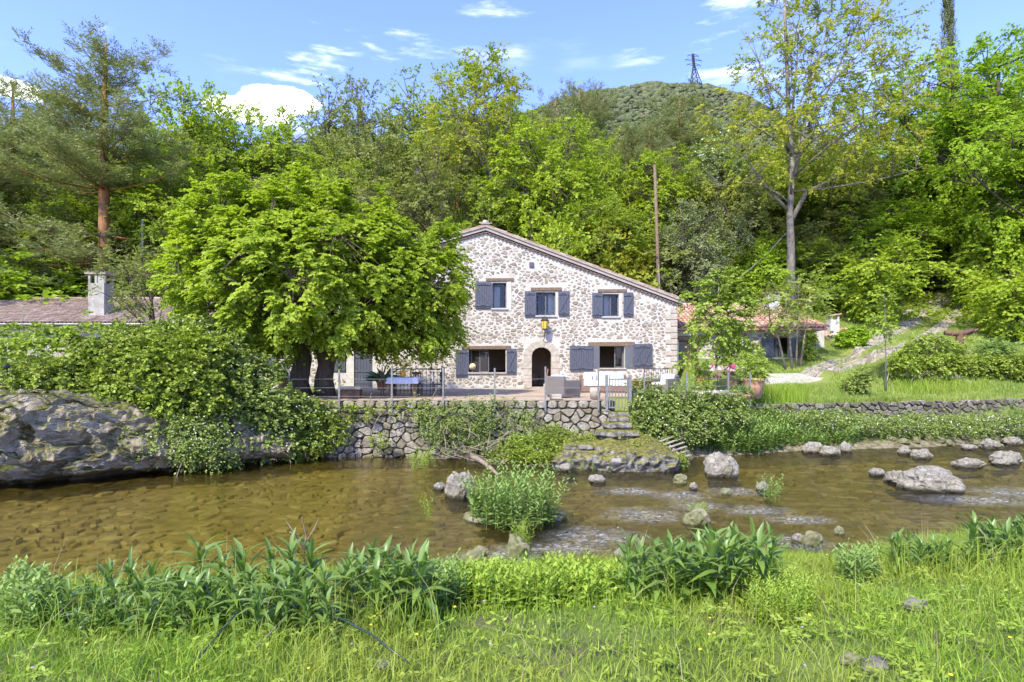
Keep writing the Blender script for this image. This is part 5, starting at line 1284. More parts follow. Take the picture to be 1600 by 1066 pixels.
for h, w in ((.66, 7.5), (.80, 9.0), (.94, 6.0)):
    q = MB(); c = pyl(0, 0, h)
    for s in (-1, 1): q.tube([c + Vector((0, -.9, 1.2)), c + Vector((s * w, s * 1.0, 0))], .26, 3); q.tube([c + Vector((0, .9, -.4)), c + Vector((s * w, s * 1.0, 0))], .26, 3); q.tube([c + Vector((s * w, s, 0)), c + Vector((s * w, s, -2.2))], .18, 3)
    q.mk('cross_arm', m_metal, py)

# ================================================================== steps and ledge
def ledge_mat():
    m = NT('mossy limestone'); ge = m.n('ShaderNodeNewGeometry'); sx_ = m.n('ShaderNodeSeparateXYZ'); m.l(ge.outputs['Normal'], sx_.inputs[0])
    st_ = m.mix(m.ramp(m.noise(4, 7), .38, .62), (0.10, 0.09, 0.065), (0.33, 0.31, 0.265))
    ms = m.mix(m.ramp(m.noise(9, 6), .4, .6), (0.085, 0.085, 0.018), (0.21, 0.19, 0.055))
    up = m.ramp(m.math('ADD', sx_.outputs[2], m.math('MULTIPLY', m.noise(3.2, 6), 1.6)), 1.05, 1.35)
    return m.done(m.bsdf(m.mix(up, st_, ms), .95, m.bump(m.noise(16, 8, .7), .9, .06), .1))
m_ledge = ledge_mat()
r = np.random.default_rng(41)
st = thing('stone_steps', 'rough stone steps going down from the gate to the stream', 'steps', (0, 0, 0))
def slab(seed, size, amp=.035):
    bm = bmesh.new(); bmesh.ops.create_cube(bm, size=1); bmesh.ops.subdivide_edges(bm, edges=bm.edges[:], cuts=5, use_grid_fill=True)
    so = Vector((seed * 2.7, seed * 1.3, seed)); v = []
    for q in bm.verts:
        p = Vector((q.co.x * size[0], q.co.y * size[1], q.co.z * size[2])); ed = sum(abs(c) > .49 for c in q.co)
        p *= (1 - .05 * (ed - 1)) if ed > 1 else 1
        n = noise.noise_vector(p * 3.2 + so) * amp + noise.noise_vector(p * 9 + so) * amp * .5; v.append(p + n)
    bm.verts.index_update(); f = [[q.index for q in p.verts] for p in bm.faces]; bm.free(); return v, f
for k, (x0, x1, y, D) in enumerate([(950, 985, 644, 18.85), (953, 984, 652, 18.62), (946, 988, 661, 18.36), (933, 1001, 674, 18.0)]):
    zt = PZ(y, D); w = PX(x1, D) - PX(x0, D); dpt = .45 + .1 * k
    mk('step_stone', slab(60 + k, (w, dpt, .17)), m_ledge, st).location = (PX((x0 + x1) / 2, D), D + dpt / 2, zt - .085)
    mk('riser_stone', slab(66 + k, (w * .82, dpt * .8, .26), .05), m_ledge, st).location = (PX((x0 + x1) / 2, D), D + dpt / 2 + .08, zt - .29)
# ledge: a rough rock shelf with moss on top
ldg = thing('rock_ledge', 'mossy rock ledge at the water below the stone steps', 'rock', (0, 0, 0))
nx, nv = 120, 46; cv = []
for i in range(nx + 1):
    x = lerp(862, 1082, i / nx); X = PX(x, 17.2); e = float(edge_far(X)); en = min(1, i / 14, (nx - i) / 16)
    top = .42 + .16 * noise.noise(Vector((X * 1.1, 3, 0))); top *= .35 + .65 * en
    for j in range(nv + 1):
        v = j / nv
        yo = np.interp(v, [0, .1, .3, .42, .52, .75, 1], [.25, .06, -.05, .05, .25, .8, 2.2]); z = np.interp(v, [0, .1, .3, .42, .52, .75, 1], [-.4, -.12, .5, .88, 1.0, 1.15, 1.75]) * (top if v > .1 else 1)
        p = Vector((X, e + yo, z)); q = p * 2.2; rg = 1 - abs(noise.noise(q)) * 2; rg2 = 1 - abs(noise.noise(q * 2.6)) * 2; k = 1 if v < .6 else .45
        p += Vector((.07 * noise.noise(q + Vector((5, 0, 0))), (-.16 * rg - .07 * rg2 + .05) * k, (.07 * rg + .06 * noise.noise(q * 1.7) + .035 * rg2) * k)); cv.append(p)
mk('rock', (cv, [(i * (nv + 1) + j, (i + 1) * (nv + 1) + j, (i + 1) * (nv + 1) + j + 1, i * (nv + 1) + j + 1) for i in range(nx) for j in range(nv)]), m_ledge, ldg)
for k, (x, y, w, h) in enumerate([(905, 699, .9, .14), (960, 703, 1.2, .13), (893, 712, .5, .3), (1022, 716, .55, .42), (1046, 722, .45, .35), (1000, 726, .4, .25), (935, 724, .45, .26)]):
    D = 17.1 if k > 1 else 17.25; mk('ledge_stone', slab(75 + k, (w, .55, h), .07), m_ledge if k < 3 else m_cliff, ldg).location = (PX(x, D), D + .1 + (.12 if k < 2 else 0), PZ(y, D))
pal = thing('wooden_pallet', 'broken weathered wooden slats leaning on the bank by the steps', 'pallet', (0, 0, 0))
for k in range(6):
    y = 684 + k * 5.2; D = 18.2 - k * .08; a = P(1031 + k * 5.5, y + 6, D); b = P(1060 + k * 3.4 + 2, y - 6 + k * 1.4, D + .35)
    d = (b - a); m = MB(); q = d.to_track_quat('X', 'Z').to_matrix(); m.bbox((a + b) / 2, (d.length, .11, .03), .008, q); m.mk('slat', m_wood, pal)
MB().tube([P(1040, 690, 18.35), P(1066, 715, 17.9)], .035, 5).mk('batten', m_wood, pal)
# driftwood and brush caught by the wall
dw = thing('driftwood_pile', 'bleached branches and brush caught at the water edge under the wall', 'driftwood', (0, 0, 0))
for k in range(34):
    a = P(r.uniform(690, 770), r.uniform(695, 735), 18.1 + r.normal(0, .25)); b = a + Vector((r.normal(.1, .9), r.normal(0, .3), r.uniform(-.1, .8)))
    a.z = max(a.z, .05); b.z = max(b.z, .1); MB().tube(bez(a, a.lerp(b, .5) + Vector(r.normal(0, .12, 3)), b, 6), [.016 * s for s in (1, .9, .75, .6, .45, .2)] if k else [.06] * 6, 5).mk('branch', b_twig, dw)
ob_ = mk('fallen_branch', tube(bez(P(735, 713, 18.2), P(757, 720, 17.4), P(778, 748, 15.4) + Vector((0, 0, .1)), 8), [.09, .085, .08, .075, .07, .06, .05, .04], 8), b_twig, smooth=True); tagp(ob_, 'thick bare branch sloping from the brush into the stream', 'branch')

# ================================================================== boulders in the stream: x0, x1, y0, y1, look
BO = [(1106, 1157, 715, 747, 'large pale boulder with a pointed top standing in the stream below the pallet', 0),
      (1427, 1518, 738, 769, 'long pale pitted boulder, the largest on the right of the stream', 0),
      (1390, 1425, 741, 757, 'rounded mossy boulder touching the long pitted one', 0),
      (1362, 1385, 735, 746, 'small flat boulder with a wet dark right tip, left of the rounded one', 0),
      (695, 738, 743, 781, 'leaning pale boulder with moss left of the bush in the stream', 0),
      (676, 696, 757, 768, 'small pale stone left of the leaning boulder', 0),
      (873, 894, 728, 738, 'flat tan stone in the water before the rock ledge', 0),
      (921, 947, 745, 757, 'smooth white stone alone in the riffle', 0),
      (1258, 1290, 695, 710, 'pale boulder at the far bank, left of a pair', 0),
      (1287, 1316, 700, 714, 'pale boulder at the far bank, right of a pair', 0),
      (1316, 1334, 694, 709, 'squarish grey stone tucked against the far bank herbs', 0),
      (1407, 1429, 702, 712, 'low pale stone in the water near the far bank', 0),
      (1431, 1460, 706, 719, 'arched pale stone with a dark hollow near the far bank', 0),
      (1500, 1546, 720, 733, 'long flat slab of pale rock in the right of the stream', 0),
      (1562, 1604, 709, 727, 'lumpy white boulder at the right edge of the picture', 0),
      (1556, 1582, 722, 730, 'thin flat stone in front of the lumpy white boulder', 0),
      (1539, 1573, 691, 703, 'low rounded rock at the far right bank', 0),
      (1575, 1602, 686, 697, 'flat pale rock at the foot of the far right bank', 0),
      (1578, 1596, 676, 688, 'small block at the end of the low garden wall', 0),
      (1508, 1530, 697, 705, 'flat stone at the foot of the garden wall slope', 0),
      (1184, 1206, 756, 771, 'pale round stone under the small green tuft in the stream', 0),
      (1072, 1111, 800, 822, 'dark mossy stone topped by a tuft of light grass', 1),
      (1255, 1290, 836, 855, 'triangular mossy stone near the right near bank', 1),
      (1240, 1262, 838, 852, 'flat tan stone beside the triangular mossy one', 0),
      (1078, 1090, 757, 768, 'little knobbly stone at the end of the driftwood', 0),
      (1054, 1076, 744, 757, 'dark knobbly stone at the tip of the rock ledge', 1),
      (788, 826, 842, 872, 'brown rock with grass in the white water, before the bush', 1),
      (722, 756, 866, 885, 'grey brown rock in the riffle by the near bank plants', 1),
      (738, 762, 858, 870, 'dark wet rock upstream of the riffle', 1),
      (1306, 1322, 826, 836, 'small brown stone breaking the surface at the right', 1),
      (1128, 1146, 766, 774, 'low wet stone below the large pointed boulder', 1),
      (960, 985, 862, 876, 'tan stone half hidden by near bank herbs', 0)]
for k, (x0, x1, y0, y1, lab, mo) in enumerate(BO):
    D = CAMZ * F / (y1 - 2 - HY); w = (x1 - x0) / F * D; h = (y1 - y0) / F * D; dp = w * .8
    o = mk('boulder', rock(100 + k, (w * 1.05, dp, h * 1.45), 4 if w > .55 else 3, .28, .55), m_moss if mo else m_boulder, smooth=False)
    o.location = (PX((x0 + x1) / 2, D), D + dp * .35, h * .18); tagp(o, lab, 'boulder')
for k in range(11):        # stones under the flowering bank on the right
    x = 1392 + k * 18.3 + r.uniform(-4, 4); y = 686 + r.uniform(-9, 9); D = float(edge_far(PX(x, 21.5))) + r.uniform(.15, .6); p = Vector((PX(x, D), D, max(g1(PX(x, D), D), 0)))
    o = mk('bank_stone', rock(150 + k, (r.uniform(.25, .5), .4, r.uniform(.2, .34)), 3), m_moss); o.location = p; tagp(o, 'mossy grey stone in the row at the foot of the right bank', 'stone', 'stones along the foot of the right bank')
# stones lying in the foreground grass
for (x, y, s, lab, mt) in ((1330, 1040, .13, 'mossy brown stone in the foreground grass', m_moss), (1366, 1050, .15, 'flat grey stone half sunk beside the mossy brown one', m_cliff), (1430, 952, .18, 'flat pale stone lying in the grass at the right', m_boulder), (600, 1048, .11, 'patch of grey rubble in the near grass', m_cliff)):
    p = bp(x, y); o = mk('meadow_stone', rock(int(x), (s, s * .7, s * .5), 3), mt); o.location = p + Vector((0, 0, .03)); tagp(o, lab, 'stone')

# ================================================================== cliff on the left
nx, nv = 400, 140; cv = []
for i in range(nx + 1):
    X = lerp(-18.5, -6.9, i / nx); e = float(edge_far(X))
    top = np.interp(X, [-18, -12.5, -11, -9.6, -8.4, -7.4, -6.9], [2.3, 2.25, 2.0, 1.7, 1.35, 1.0, .6])
    for j in range(nv + 1):
        v = j / nv
        yo_ = np.interp(v, [0, .08, .16, .25, .45, .7, .85, 1], [1.1, .75, .12, -.12, .1, .35, .8, 2.6]); z = np.interp(v, [0, .08, .16, .25, .45, .7, .85, 1], [-.35, .02, .10, .30, .55, .82, .98, 1.02]) * top
        p = Vector((X, e + yo_, z)); s = Vector((X * .85 + .2 * z, p.y * .9, z * 1.15)); w = noise.noise_vector(s * 1.1) * .5; s2 = s + w
        a = noise.multi_fractal(s2 * 1.3, .8, 2.1, 6); b = noise.noise(s * .6 + Vector((7, 1, 3))); rg = 1 - abs(noise.noise(s2 * 1.9 + Vector((0, 9, 0)))) * 2; rg2 = 1 - abs(noise.noise(s2 * 4.6)) * 2
        vd = noise.voronoi(s2 * 1.7)[0]; cr = min(1.0, (vd[1] - vd[0]) * 3.5); vd2 = noise.voronoi(s2 * 5.2)[0]; cr2 = min(1.0, (vd2[1] - vd2[0]) * 3)
        fc_ = noise.voronoi(s2 * 1.15 + Vector((3, 0, 0)))[1][0]; dl = s2 * 1.15 + Vector((3, 0, 0)) - fc_; rv = noise.cell_vector(fc_ * 7.3); blk = dl.x * (rv[0] - .5) * .85 + dl.z * (rv[1] - .5) * 1.0 + (rv[2] - .5) * .42
        fc2 = noise.voronoi(s2 * 3.1)[1][0]; d2_ = s2 * 3.1 - fc2; r2_ = noise.cell_vector(fc2 * 9.1); blk += d2_.x * (r2_[0] - .5) * .22 + d2_.z * (r2_[1] - .5) * .26 + (r2_[2] - .5) * .09
        k = .3 + .7 * min(1, v * 5)
        p += Vector((.10 * b + .05 * rg2, (-.36 * b - .07 * (a - .8) - .05 * rg - .045 * rg2 + .10 * max(0, .6 - cr) + .035 * (1 - cr2) + blk), .10 * rg + .12 * b - .05 * (1 - cr) + .04 * rg2)) * k; cv.append(p)
cf = [(i * (nv + 1) + j, (i + 1) * (nv + 1) + j, (i + 1) * (nv + 1) + j + 1, i * (nv + 1) + j + 1) for i in range(nx) for j in range(nv)]
def cliff_mat():
    m = NT('fractured limestone'); ge = m.n('ShaderNodeNewGeometry'); sx_ = m.n('ShaderNodeSeparateXYZ'); m.l(ge.outputs['Normal'], sx_.inputs[0]); ps = m.n('ShaderNodeSeparateXYZ'); m.l(m.pos(), ps.inputs[0])
    col = m.mix(m.ramp(m.noise(2.6, 8, .65), .36, .62), (0.25, 0.20, 0.12), (0.48, 0.41, 0.295))
    col = m.mix(m.ramp(m.noise(8, 6, .7), .56, .68), col, (0.45, 0.43, 0.38)); col = m.mix(m.ramp(m.noise(1.1, 6, .7), .54, .66), col, (0.17, 0.145, 0.075))
    ms = m.mix(m.ramp(m.noise(9, 6), .4, .6), (0.085, 0.09, 0.018), (0.20, 0.20, 0.055))
    up = m.ramp(m.math('ADD', m.math('MULTIPLY', sx_.outputs[2], .8), m.math('MULTIPLY', m.noise(1.7, 7, .7), 1.9)), 1.30, 1.5)
    col = m.mix(up, col, ms); col = m.mix(m.ramp(m.math('ADD', ps.outputs[2], m.math('MULTIPLY', m.noise(3, 4), .3)), .42, .12), col, (0.055, 0.05, 0.035))
    return m.done(m.bsdf(col, .92, m.bump(m.noise(13, 9, .72), 1.0, .10), .15))
tagp(mk('rock_outcrop', (cv, cf), cliff_mat()), 'rugged grey limestone outcrop overhanging the water on the left', 'rock')
dkr = thing('black_lamp', 'small black outdoor spotlight on the left edge of the ivy', 'lamp', P(10, 573, 16.0)); MB().lathe([(.05, -.09), (.07, -.05), (.07, .09), (.04, .10)], n=12).mk('housing', m_metal, dkr).rotation_euler = (rad(80), 0, rad(60)); MB().tube([(0, 0, 0), (-.05, .1, -.25)], .014, 5).mk('bracket', m_metal, dkr)

# log seats and rails on the meadow at the right
def logseat(label, x0, y0, x1, y1, D0, rr_, nm='log_bench'):
    t = thing(nm, label, 'bench', (0, 0, 0)); a, b = gp(x0, y0 + 8, 22, 40), gp(x1, y1 + 6, 22, 40); a.z += .26; b.z += .24; b.y = a.y - .35
    MB().tube([a, a.lerp(b, .33), a.lerp(b, .66), b], [rr_, rr_ * .97, rr_ * 1.02, rr_ * .93], 9).mk('log', m_wood, t, True)
    for k in (.12, .85): p = a.lerp(b, k); g = g1(p.x, p.y); MB().bbox((p.x, p.y, (p.z + g) / 2 - .08), (.2, .2, max(p.z - g, .12)), .03).mk('support', m_wooddk, t)
logseat('split grey log used as a low bench on the right meadow', 1444, 586, 1500, 592, 25.6, .15)
rl = thing('rustic_post', 'dark crooked log rail resting on a stump in the right meadow', 'rail', (0, 0, 0))
a = gp(1499, 545, 24, 40); Dq = a.y; MB().tube([a - Vector((0, 0, .1)), P(1499, 520, Dq)], [.2, .16], 9).mk('stump', m_wooddk, rl); MB().tube([P(1477, 520, Dq), P(1500, 522, Dq), P(1520, 516, Dq)], [.13, .15, .12], 8).mk('log', m_wooddk, rl, True); MB().tube([P(1500, 533, Dq - .1), P(1528, 514, Dq + .2)], [.07, .05], 6).mk('branch', m_wooddk, rl)
lb = gp(1512, 598, 22, 34); lo = mk('bare_log', tube([P(1500, 594, lb.y), P(1535, 603, lb.y - .6)], [.09, .07], 8), m_wood); tagp(lo, 'thin pale pole lying in the grass beyond the log bench', 'log')
sk = thing('garden_stake', 'short wooden stake leaning on the thin young tree', 'stake', (0, 0, 0)); a = gp(1384, 603, 22, 32); MB().tube([a, a + Vector((.14, 0, .60))], .022, 6).mk('shaft', m_wood, sk)
sk2 = thing('garden_stake', 'reddish stake upright in the meadow right of the gravel', 'stake', (0, 0, 0)); a = gp(1319, 625, 22, 32); MB().tube([a, a + Vector((0, 0, .85))], .016, 6).mk('shaft', m_lintel, sk2)
# ================================================================== the big lime tree on the terrace
DL = 21.7
lime = thing('lime_tree', 'broad bright green lime tree with a forked dark trunk on the terrace', 'tree', (0, 0, 0))
def LP(x, y, dy=0.0): p = P(x, y, DL); p.y += dy; return p
def E(x, y, rx, ry_m, rz, dy=0.0, w=None):
    p = LP(x, y, dy); s = DL / F; q = (p.x, p.y, p.z, rx * s, ry_m, rz * s); return q + ((w,) if w else ())
env = [E(503, 455, 178, 4.2, 112), E(350, 435, 62, 2.4, 88, -.3), E(365, 365, 62, 2.2, 80), E(462, 352, 48, 2, 62), E(530, 360, 48, 2, 62), E(605, 402, 60, 2.3, 60), E(672, 440, 56, 2.3, 72, 0), E(655, 495, 72, 2.4, 62, .3), E(372, 315, 18, .8, 38, 0, .9), E(464, 300, 17, .8, 36, .2, .8), E(524, 305, 17, .8, 36, -.2, .8), E(596, 335, 16, .8, 34, 0, .7), E(690, 385, 16, .8, 36, 0, .7), E(335, 345, 20, .9, 40, 0, .8), E(420, 320, 18, .8, 34, .5, .7)]
r = np.random.default_rng(51); nc = 1150
c, ow = env_points(env, nc, r, .24, .10)
ok = c[:, 2] > np.interp(c[:, 0], [LP(262, 0).x, LP(330, 0).x, LP(430, 0).x, LP(500, 0).x, LP(600, 0).x, LP(735, 0).x], [PZ(500, DL), PZ(532, DL), PZ(548, DL), PZ(535, DL), PZ(552, DL), PZ(560, DL)])
c, ow = c[ok], ow[ok]; cen = np.array(LP(500, 470)); outd = nrmz((c - cen) * np.array([1, 1, .9]) + np.array([0, 0, .4])) * .7 + ow * .3
lf = sprays(c, outd, 12, 11, .50, .42, .132, .108, r, flat=.45, upn=1.0, six=True, rnd=.38, spread=.7)
mk('crown', lf, L_lime, lime)
B = MB(); b0, b1 = LP(470, 622), LP(508, 622); b0.z = b1.z = 1.85
tA = [b0, LP(466, 596), LP(474, 560), LP(462, 520)]; tB = [b1, LP(506, 592), LP(512, 562), LP(536, 530), LP(560, 490)]; tC = [LP(508, 570), LP(500, 535), LP(492, 490), LP(490, 430)]
B.tube(tA, [.46, .38, .32, .22], 12); B.tube(tB, [.44, .34, .30, .24, .16], 12); B.tube(tC, [.26, .22, .17, .1], 10)
S = []
for pl in (tA, tB, tC): S += pl[1:]
for i in fps(c, 26, r):
    e = Vector(c[i]); s0 = min(S[:11], key=lambda q: (q - e).length + max(0, q.z - e.z)); pl = bez(s0, s0.lerp(e, .5) + Vector((0, 0, .5)) + Vector(r.normal(0, .3, 3)), e, 7)
    B.tube(pl, [.12, .1, .08, .065, .05, .035, .02], 6); S += pl[2:]
Sa = np.array([list(q) for q in S])
for i in range(len(c)):
    a = Vector(Sa[int((np.linalg.norm(Sa - c[i], axis=1)).argmin())]); e = Vector(c[i]); B.tube([a, a.lerp(e, .5) + Vector((0, 0, .08)), e], [.022, .016, .008], 4, cap=False)
mk('trunk', (B.v, B.f), b_lime, lime, smooth=True)

# ================================================================== kinds of wood trees (made about their own foot)
SPO = dict(nt_=8, nl=10, L=.95, droop=.25, ls=.225, lw=.155, flat=.5, rnd=.5)
def proto(seed, H, Wd, kind):
    r = np.random.default_rng(seed)
    if kind == 'oak':
        env = [(0, 0, H * .66, Wd * .5, Wd * .46, H * .28)] + [(r.normal(0, Wd * .22), r.normal(0, Wd * .2), H * r.uniform(.45, .86), Wd * .26, Wd * .25, H * .13) for _ in range(7)]
        tk = [(0, 0, -.4), (r.normal(0, .2), 0, H * .25), (r.normal(0, .5), r.normal(0, .3), H * .5), (r.normal(0, .6), 0, H * .78)]
        return tree(seed, env, tk, .26, 11, 210, SPO, low=.3)
    if kind == 'sparse':
        env = [(0, 0, H * .68, Wd * .48, Wd * .42, H * .30)] + [(r.normal(0, Wd * .25), r.normal(0, Wd * .2), H * r.uniform(.6, .92), Wd * .2, Wd * .2, H * .10) for _ in range(6)]
        tk = [(0, 0, -.4), (r.normal(0, .2), 0, H * .3), (r.normal(0, .5), 0, H * .6), (r.normal(0, .6), 0, H * .9)]
        return tree(seed, env, tk, .2, 14, 120, dict(SPO, nt_=5, nl=7, L=.8, ls=.25, lw=.17), low=.3, arch=.15)
    if kind == 'holm':
        env = [(0, 0, H * .52, Wd * .46, Wd * .44, H * .42)] + [(r.normal(0, Wd * .22), r.normal(0, Wd * .2), H * r.uniform(.3, .85), Wd * .28, Wd * .26, H * .16) for _ in range(8)]
        tk = [(0, 0, -.4), (0, .1, H * .3), (r.normal(0, .3), 0, H * .7)]
        return tree(seed, env, tk, .22, 9, 300, dict(SPO, nt_=10, nl=8, L=.6, droop=.1, ls=.19, lw=.10, flat=.8, rnd=.8, upn=.6), low=.1)
    if kind == 'pine':
        c = []; o = []; B = MB(); tk = [(0, 0, -.4), (r.normal(0, .1), 0, H * .35), (r.normal(0, .15), r.normal(0, .1), H * .7), (0, 0, H)]
        B.tube(tk, [.3, .24, .16, .04], 8); z = H * .26
        while z < H * .98:
            if seed % 2 == 0 and .42 < z / H < .53: z += H * .02; continue
            t = (z / H - .26) / .74; R_ = Wd * .5 * (1 - t) ** .55 * (.75 + .25 * min(1, t * 6)) + .35
            for k in range(int(r.integers(5, 8)) if t < .8 else 4):
                a = r.uniform(0, 6.28); L_ = R_ * r.uniform(.6, 1.1); rise = lerp(-.12, .75, t ** 1.5)
                e = Vector((math.cos(a) * L_, math.sin(a) * L_, z + L_ * rise)); p0 = Vector((0, 0, z)); pl = bez(p0, p0.lerp(e, .55) + Vector((0, 0, -.06 * L_)), e + Vector((0, 0, .10 * L_)), 6)
                B.tube(pl, [.055 * (1 - .15 * j) * (1 - t * .6) for j in range(6)], 5)
                for q in np.linspace(.22, 1.0, max(4, int(L_ / .30))):
                    pp = pl[0].lerp(pl[-1], q) if q < .3 else pl[min(5, int(q * 5))].lerp(pl[min(5, int(q * 5) + 1)], q * 5 - int(q * 5)); w = .5 * (1.1 - .5 * q) * min(L_, 2.5) * .5
                    c.append(list(pp + Vector((r.normal(0, w), r.normal(0, w), r.normal(.05, .06))))); o.append([math.cos(a), math.sin(a), .35 + t])
            z += H * .045 * r.uniform(.75, 1.25)
        c = np.array(c); o = nrmz(np.array(o))
        return B, sprays(c, o, 9, 14, .52, -.12, .17, .036, r, flat=.17, upn=1.1, rnd=.6, spread=.9, face=.4)
    if kind == 'cypress':
        n = 260; t = r.uniform(0.02, 1, n) ** .9; a = r.uniform(0, 6.28, n); rr = Wd * .5 * np.minimum(1, (1 - t) * 2.4 + .08) * r.uniform(.55, 1, n)
        c = np.stack([np.cos(a) * rr, np.sin(a) * rr, H * (.04 + .93 * t)], 1); o = nrmz(np.stack([np.cos(a) * .25, np.sin(a) * .25, np.ones(n)], 1))
        B = MB().tube([(0, 0, -.4), (0, 0, H * .5), (0, 0, H * .95)], [.28, .16, .03], 8)
        return B, sprays(c, o, 8, 9, .75, 0, .22, .08, r, flat=1.6, upn=.2, rnd=.8, spread=.16)
    if kind == 'bush':
        env = [(0, 0, H * .5, Wd * .46, Wd * .42, H * .46)] + [(r.normal(0, Wd * .25), r.normal(0, Wd * .2), H * r.uniform(.3, .8), Wd * .24, Wd * .24, H * .2) for _ in range(6)]
        tk = [(0, 0, -.3), (0, .05, H * .25), (r.normal(0, .2), 0, H * .6)]
        return tree(seed, env, tk, .09, 10, 170, dict(SPO, nt_=6, nl=7, L=.62, ls=.17, lw=.12, flat=.35), twig_r=.018, low=.05)
    if kind == 'layer':     # boughs in drooping tiers
        env = [(0, 0, H * .55, Wd * .5, Wd * .46, H * .40)] + [(r.normal(0, Wd * .3), r.normal(0, Wd * .25), H * r.uniform(.2, .85), Wd * .28, Wd * .26, H * .1) for _ in range(9)]
        tk = [(0, 0, -.4), (0, 0, H * .3), (r.normal(0, .4), 0, H * .6), (0, 0, H * .85)]
        return tree(seed, env, tk, .32, 14, 420, dict(SPO, nt_=11, nl=12, L=1.0, droop=.5, ls=.205, lw=.14, flat=.16, rnd=.3), low=.15)
PR = {}
def P_(kind, i):
    if (kind, i) not in PR:
        H, Wd = {'oak': (14, 9), 'sparse': (15, 8), 'holm': (10, 8), 'pine': (17, 9), 'cypress': (18, 2.2), 'bush': (4, 4.4), 'layer': (15, 13)}[kind]
        B, lf = proto(100 + i * 17 + len(kind), H, Wd, kind); mk_ = {'pine': 1}
        PR[(kind, i)] = (mesh(B.v, B.f, None, True, 'trunk'), mesh(lf[0], lf[1], lf[2], False, 'crown'), H, Wd)
    return PR[(kind, i)]
BARK = {'oak': b_dark, 'sparse': b_dark, 'holm': b_dark, 'pine': b_pine, 'cypress': b_dark, 'bush': b_dark, 'layer': b_dark}
def plant_tree(kind, i, x, ytop, wpx, D, leaf, label, group=None, bark_=None, name=None, cat_='tree', zbase=None):
    tm, cm, H0, W0 = P_(kind, i); X = PX(x, D); zb_ = g1(X, D) if zbase is None else zbase
    h = PZ(ytop, D) - zb_; w = wpx / F * D
    nm = name or {'oak': 'oak_tree', 'sparse': 'oak_tree', 'holm': 'holm_oak', 'pine': 'pine_tree', 'cypress': 'cypress_tree', 'bush': 'shrub', 'layer': 'broadleaf_tree'}[kind]
    t = thing(nm, label, cat_, (X, D, zb_), group, float(R.uniform(0, 6.28)))
    s = w / W0; k = h / H0; t.scale = (s, s, k)
    link('trunk', tm, bark_ or BARK[kind], t); link('crown', cm, leaf, t); return t
FILL = 'woodland trees on the slope'
T = plant_tree
# left edge to right edge: the ones that stand out
T('pine', 0, 166, 66, 330, 37.5, L_pine, 'tall pine with an orange trunk and tiered boughs behind the wing')
T('pine', 1, 20, 128, 250, 43, L_pine, 'dark full pine at the left edge of the picture')
T('pine', 1, 92, 150, 150, 52, L_pine, 'pine top showing left of the tall orange trunked pine')
T('pine', 0, -60, 200, 300, 36, L_pine, 'low spreading pine cut by the left edge of the picture')
T('oak', 0, 296, 100, 165, 45, L_bright, 'tall lime green oak right beside the orange trunked pine')
T('sparse', 1, 352, 150, 110, 49, L_bright, 'loose yellow green tree behind the left half of the lime tree')
T('oak', 1, 435, 156, 150, 49, L_bright, 'bright lime green tree above the top of the lime tree')
T('sparse', 0, 515, 112, 110, 58, L_olive, 'open dark topped oak on the skyline above the lime tree')
T('sparse', 1, 560, 112, 80, 60, L_olive, 'brownish open crown on the skyline left of the grey holm oak')
T('holm', 0, 590, 152, 190, 47, L_olive, 'large olive green oak rising behind the right half of the lime tree')
T('sparse', 0, 645, 108, 130, 58, L_oak, 'thin leaved green oak on the skyline right of the olive one')
T('oak', 2, 742, 84, 175, 52, L_oak, 'tallest oak on the skyline behind the bronze leaved tree')
T('oak', 1, 862, 180, 190, 42, L_bright, 'full bright green oak behind the house roof ridge')
T('pine', 1, 905, 128, 120, 62, L_pine, 'slender pine on the skyline left of the bare hill')
T('pine', 0, 985, 195, 150, 50, L_pine, 'grey green pine left of the utility pole')
T('oak', 0, 947, 192, 70, 46, L_bright, 'narrow bright green tree in front of the pines')
T('pine', 1, 1062, 152, 190, 54, L_pine, 'broad pine below the pylon')
T('pine', 1, 868, 152, 120, 57, L_pine, 'grey green pine between the bright oak and the slender pine')
T('oak', 2, 902, 185, 130, 49, L_oak, 'mid green oak in front of the pines left of the hill')
T('pine', 1, 1015, 205, 130, 51, L_pine, 'low grey green pine directly above the utility pole top')
T('oak', 1, 1040, 225, 120, 46, L_bright, 'bright green tree right behind the utility pole top', name='broadleaf_tree')
T('pine', 0, 935, 140, 110, 66, L_pine, 'far pine just left of the hill slope')
T('oak', 2, 1120, 205, 140, 47, L_blossom, 'tree sprinkled with white blossom right of the utility pole', name='blossom_tree')
T('holm', 0, 1086, 300, 128, 37, L_holm, 'dense grey green holm oak behind the right end of the long roof')
T('holm', 1, 1150, 250, 150, 45, L_olive, 'dark holm oak behind the pale trunk of the tall open tree')
T('bush', 0, 950, 343, 150, 39, L_gold, 'yellow green shrub behind the long roof slope', name='shrub')
T('bush', 1, 855, 330, 130, 38, L_bright, 'light green shrub behind the house roof ridge')
T('oak', 1, 1250, 215, 165, 47, L_bright, 'bright young tree crown behind the pale trunk of the tall open tree', name='broadleaf_tree')
T('oak', 0, 1185, 235, 130, 48, L_oak, 'mid green oak just left of the tall pale trunk')
T('oak', 1, 1425, 185, 140, 48, L_chest, 'fresh green tree between the tall open tree and the layered trees', name='broadleaf_tree')
T('oak', 2, 1330, 225, 170, 46, L_olive, 'grey green tree in the shade right of the tall open tree')
T('oak', 0, 1385, 300, 150, 41, L_chest, 'mid green leafy tree above the round shrub', name='broadleaf_tree')
T('layer', 0, 1560, 40, 330, 42, L_chest, 'huge layered bright green tree filling the right edge', bark_=b_dark)
T('oak', 1, 1552, 92, 150, 47, L_chest, 'dense fresh green crown right of the tall cypress', name='broadleaf_tree')
T('oak', 0, 1600, 52, 180, 48, L_chest, 'dense fresh green crown at the upper right corner', name='broadleaf_tree')
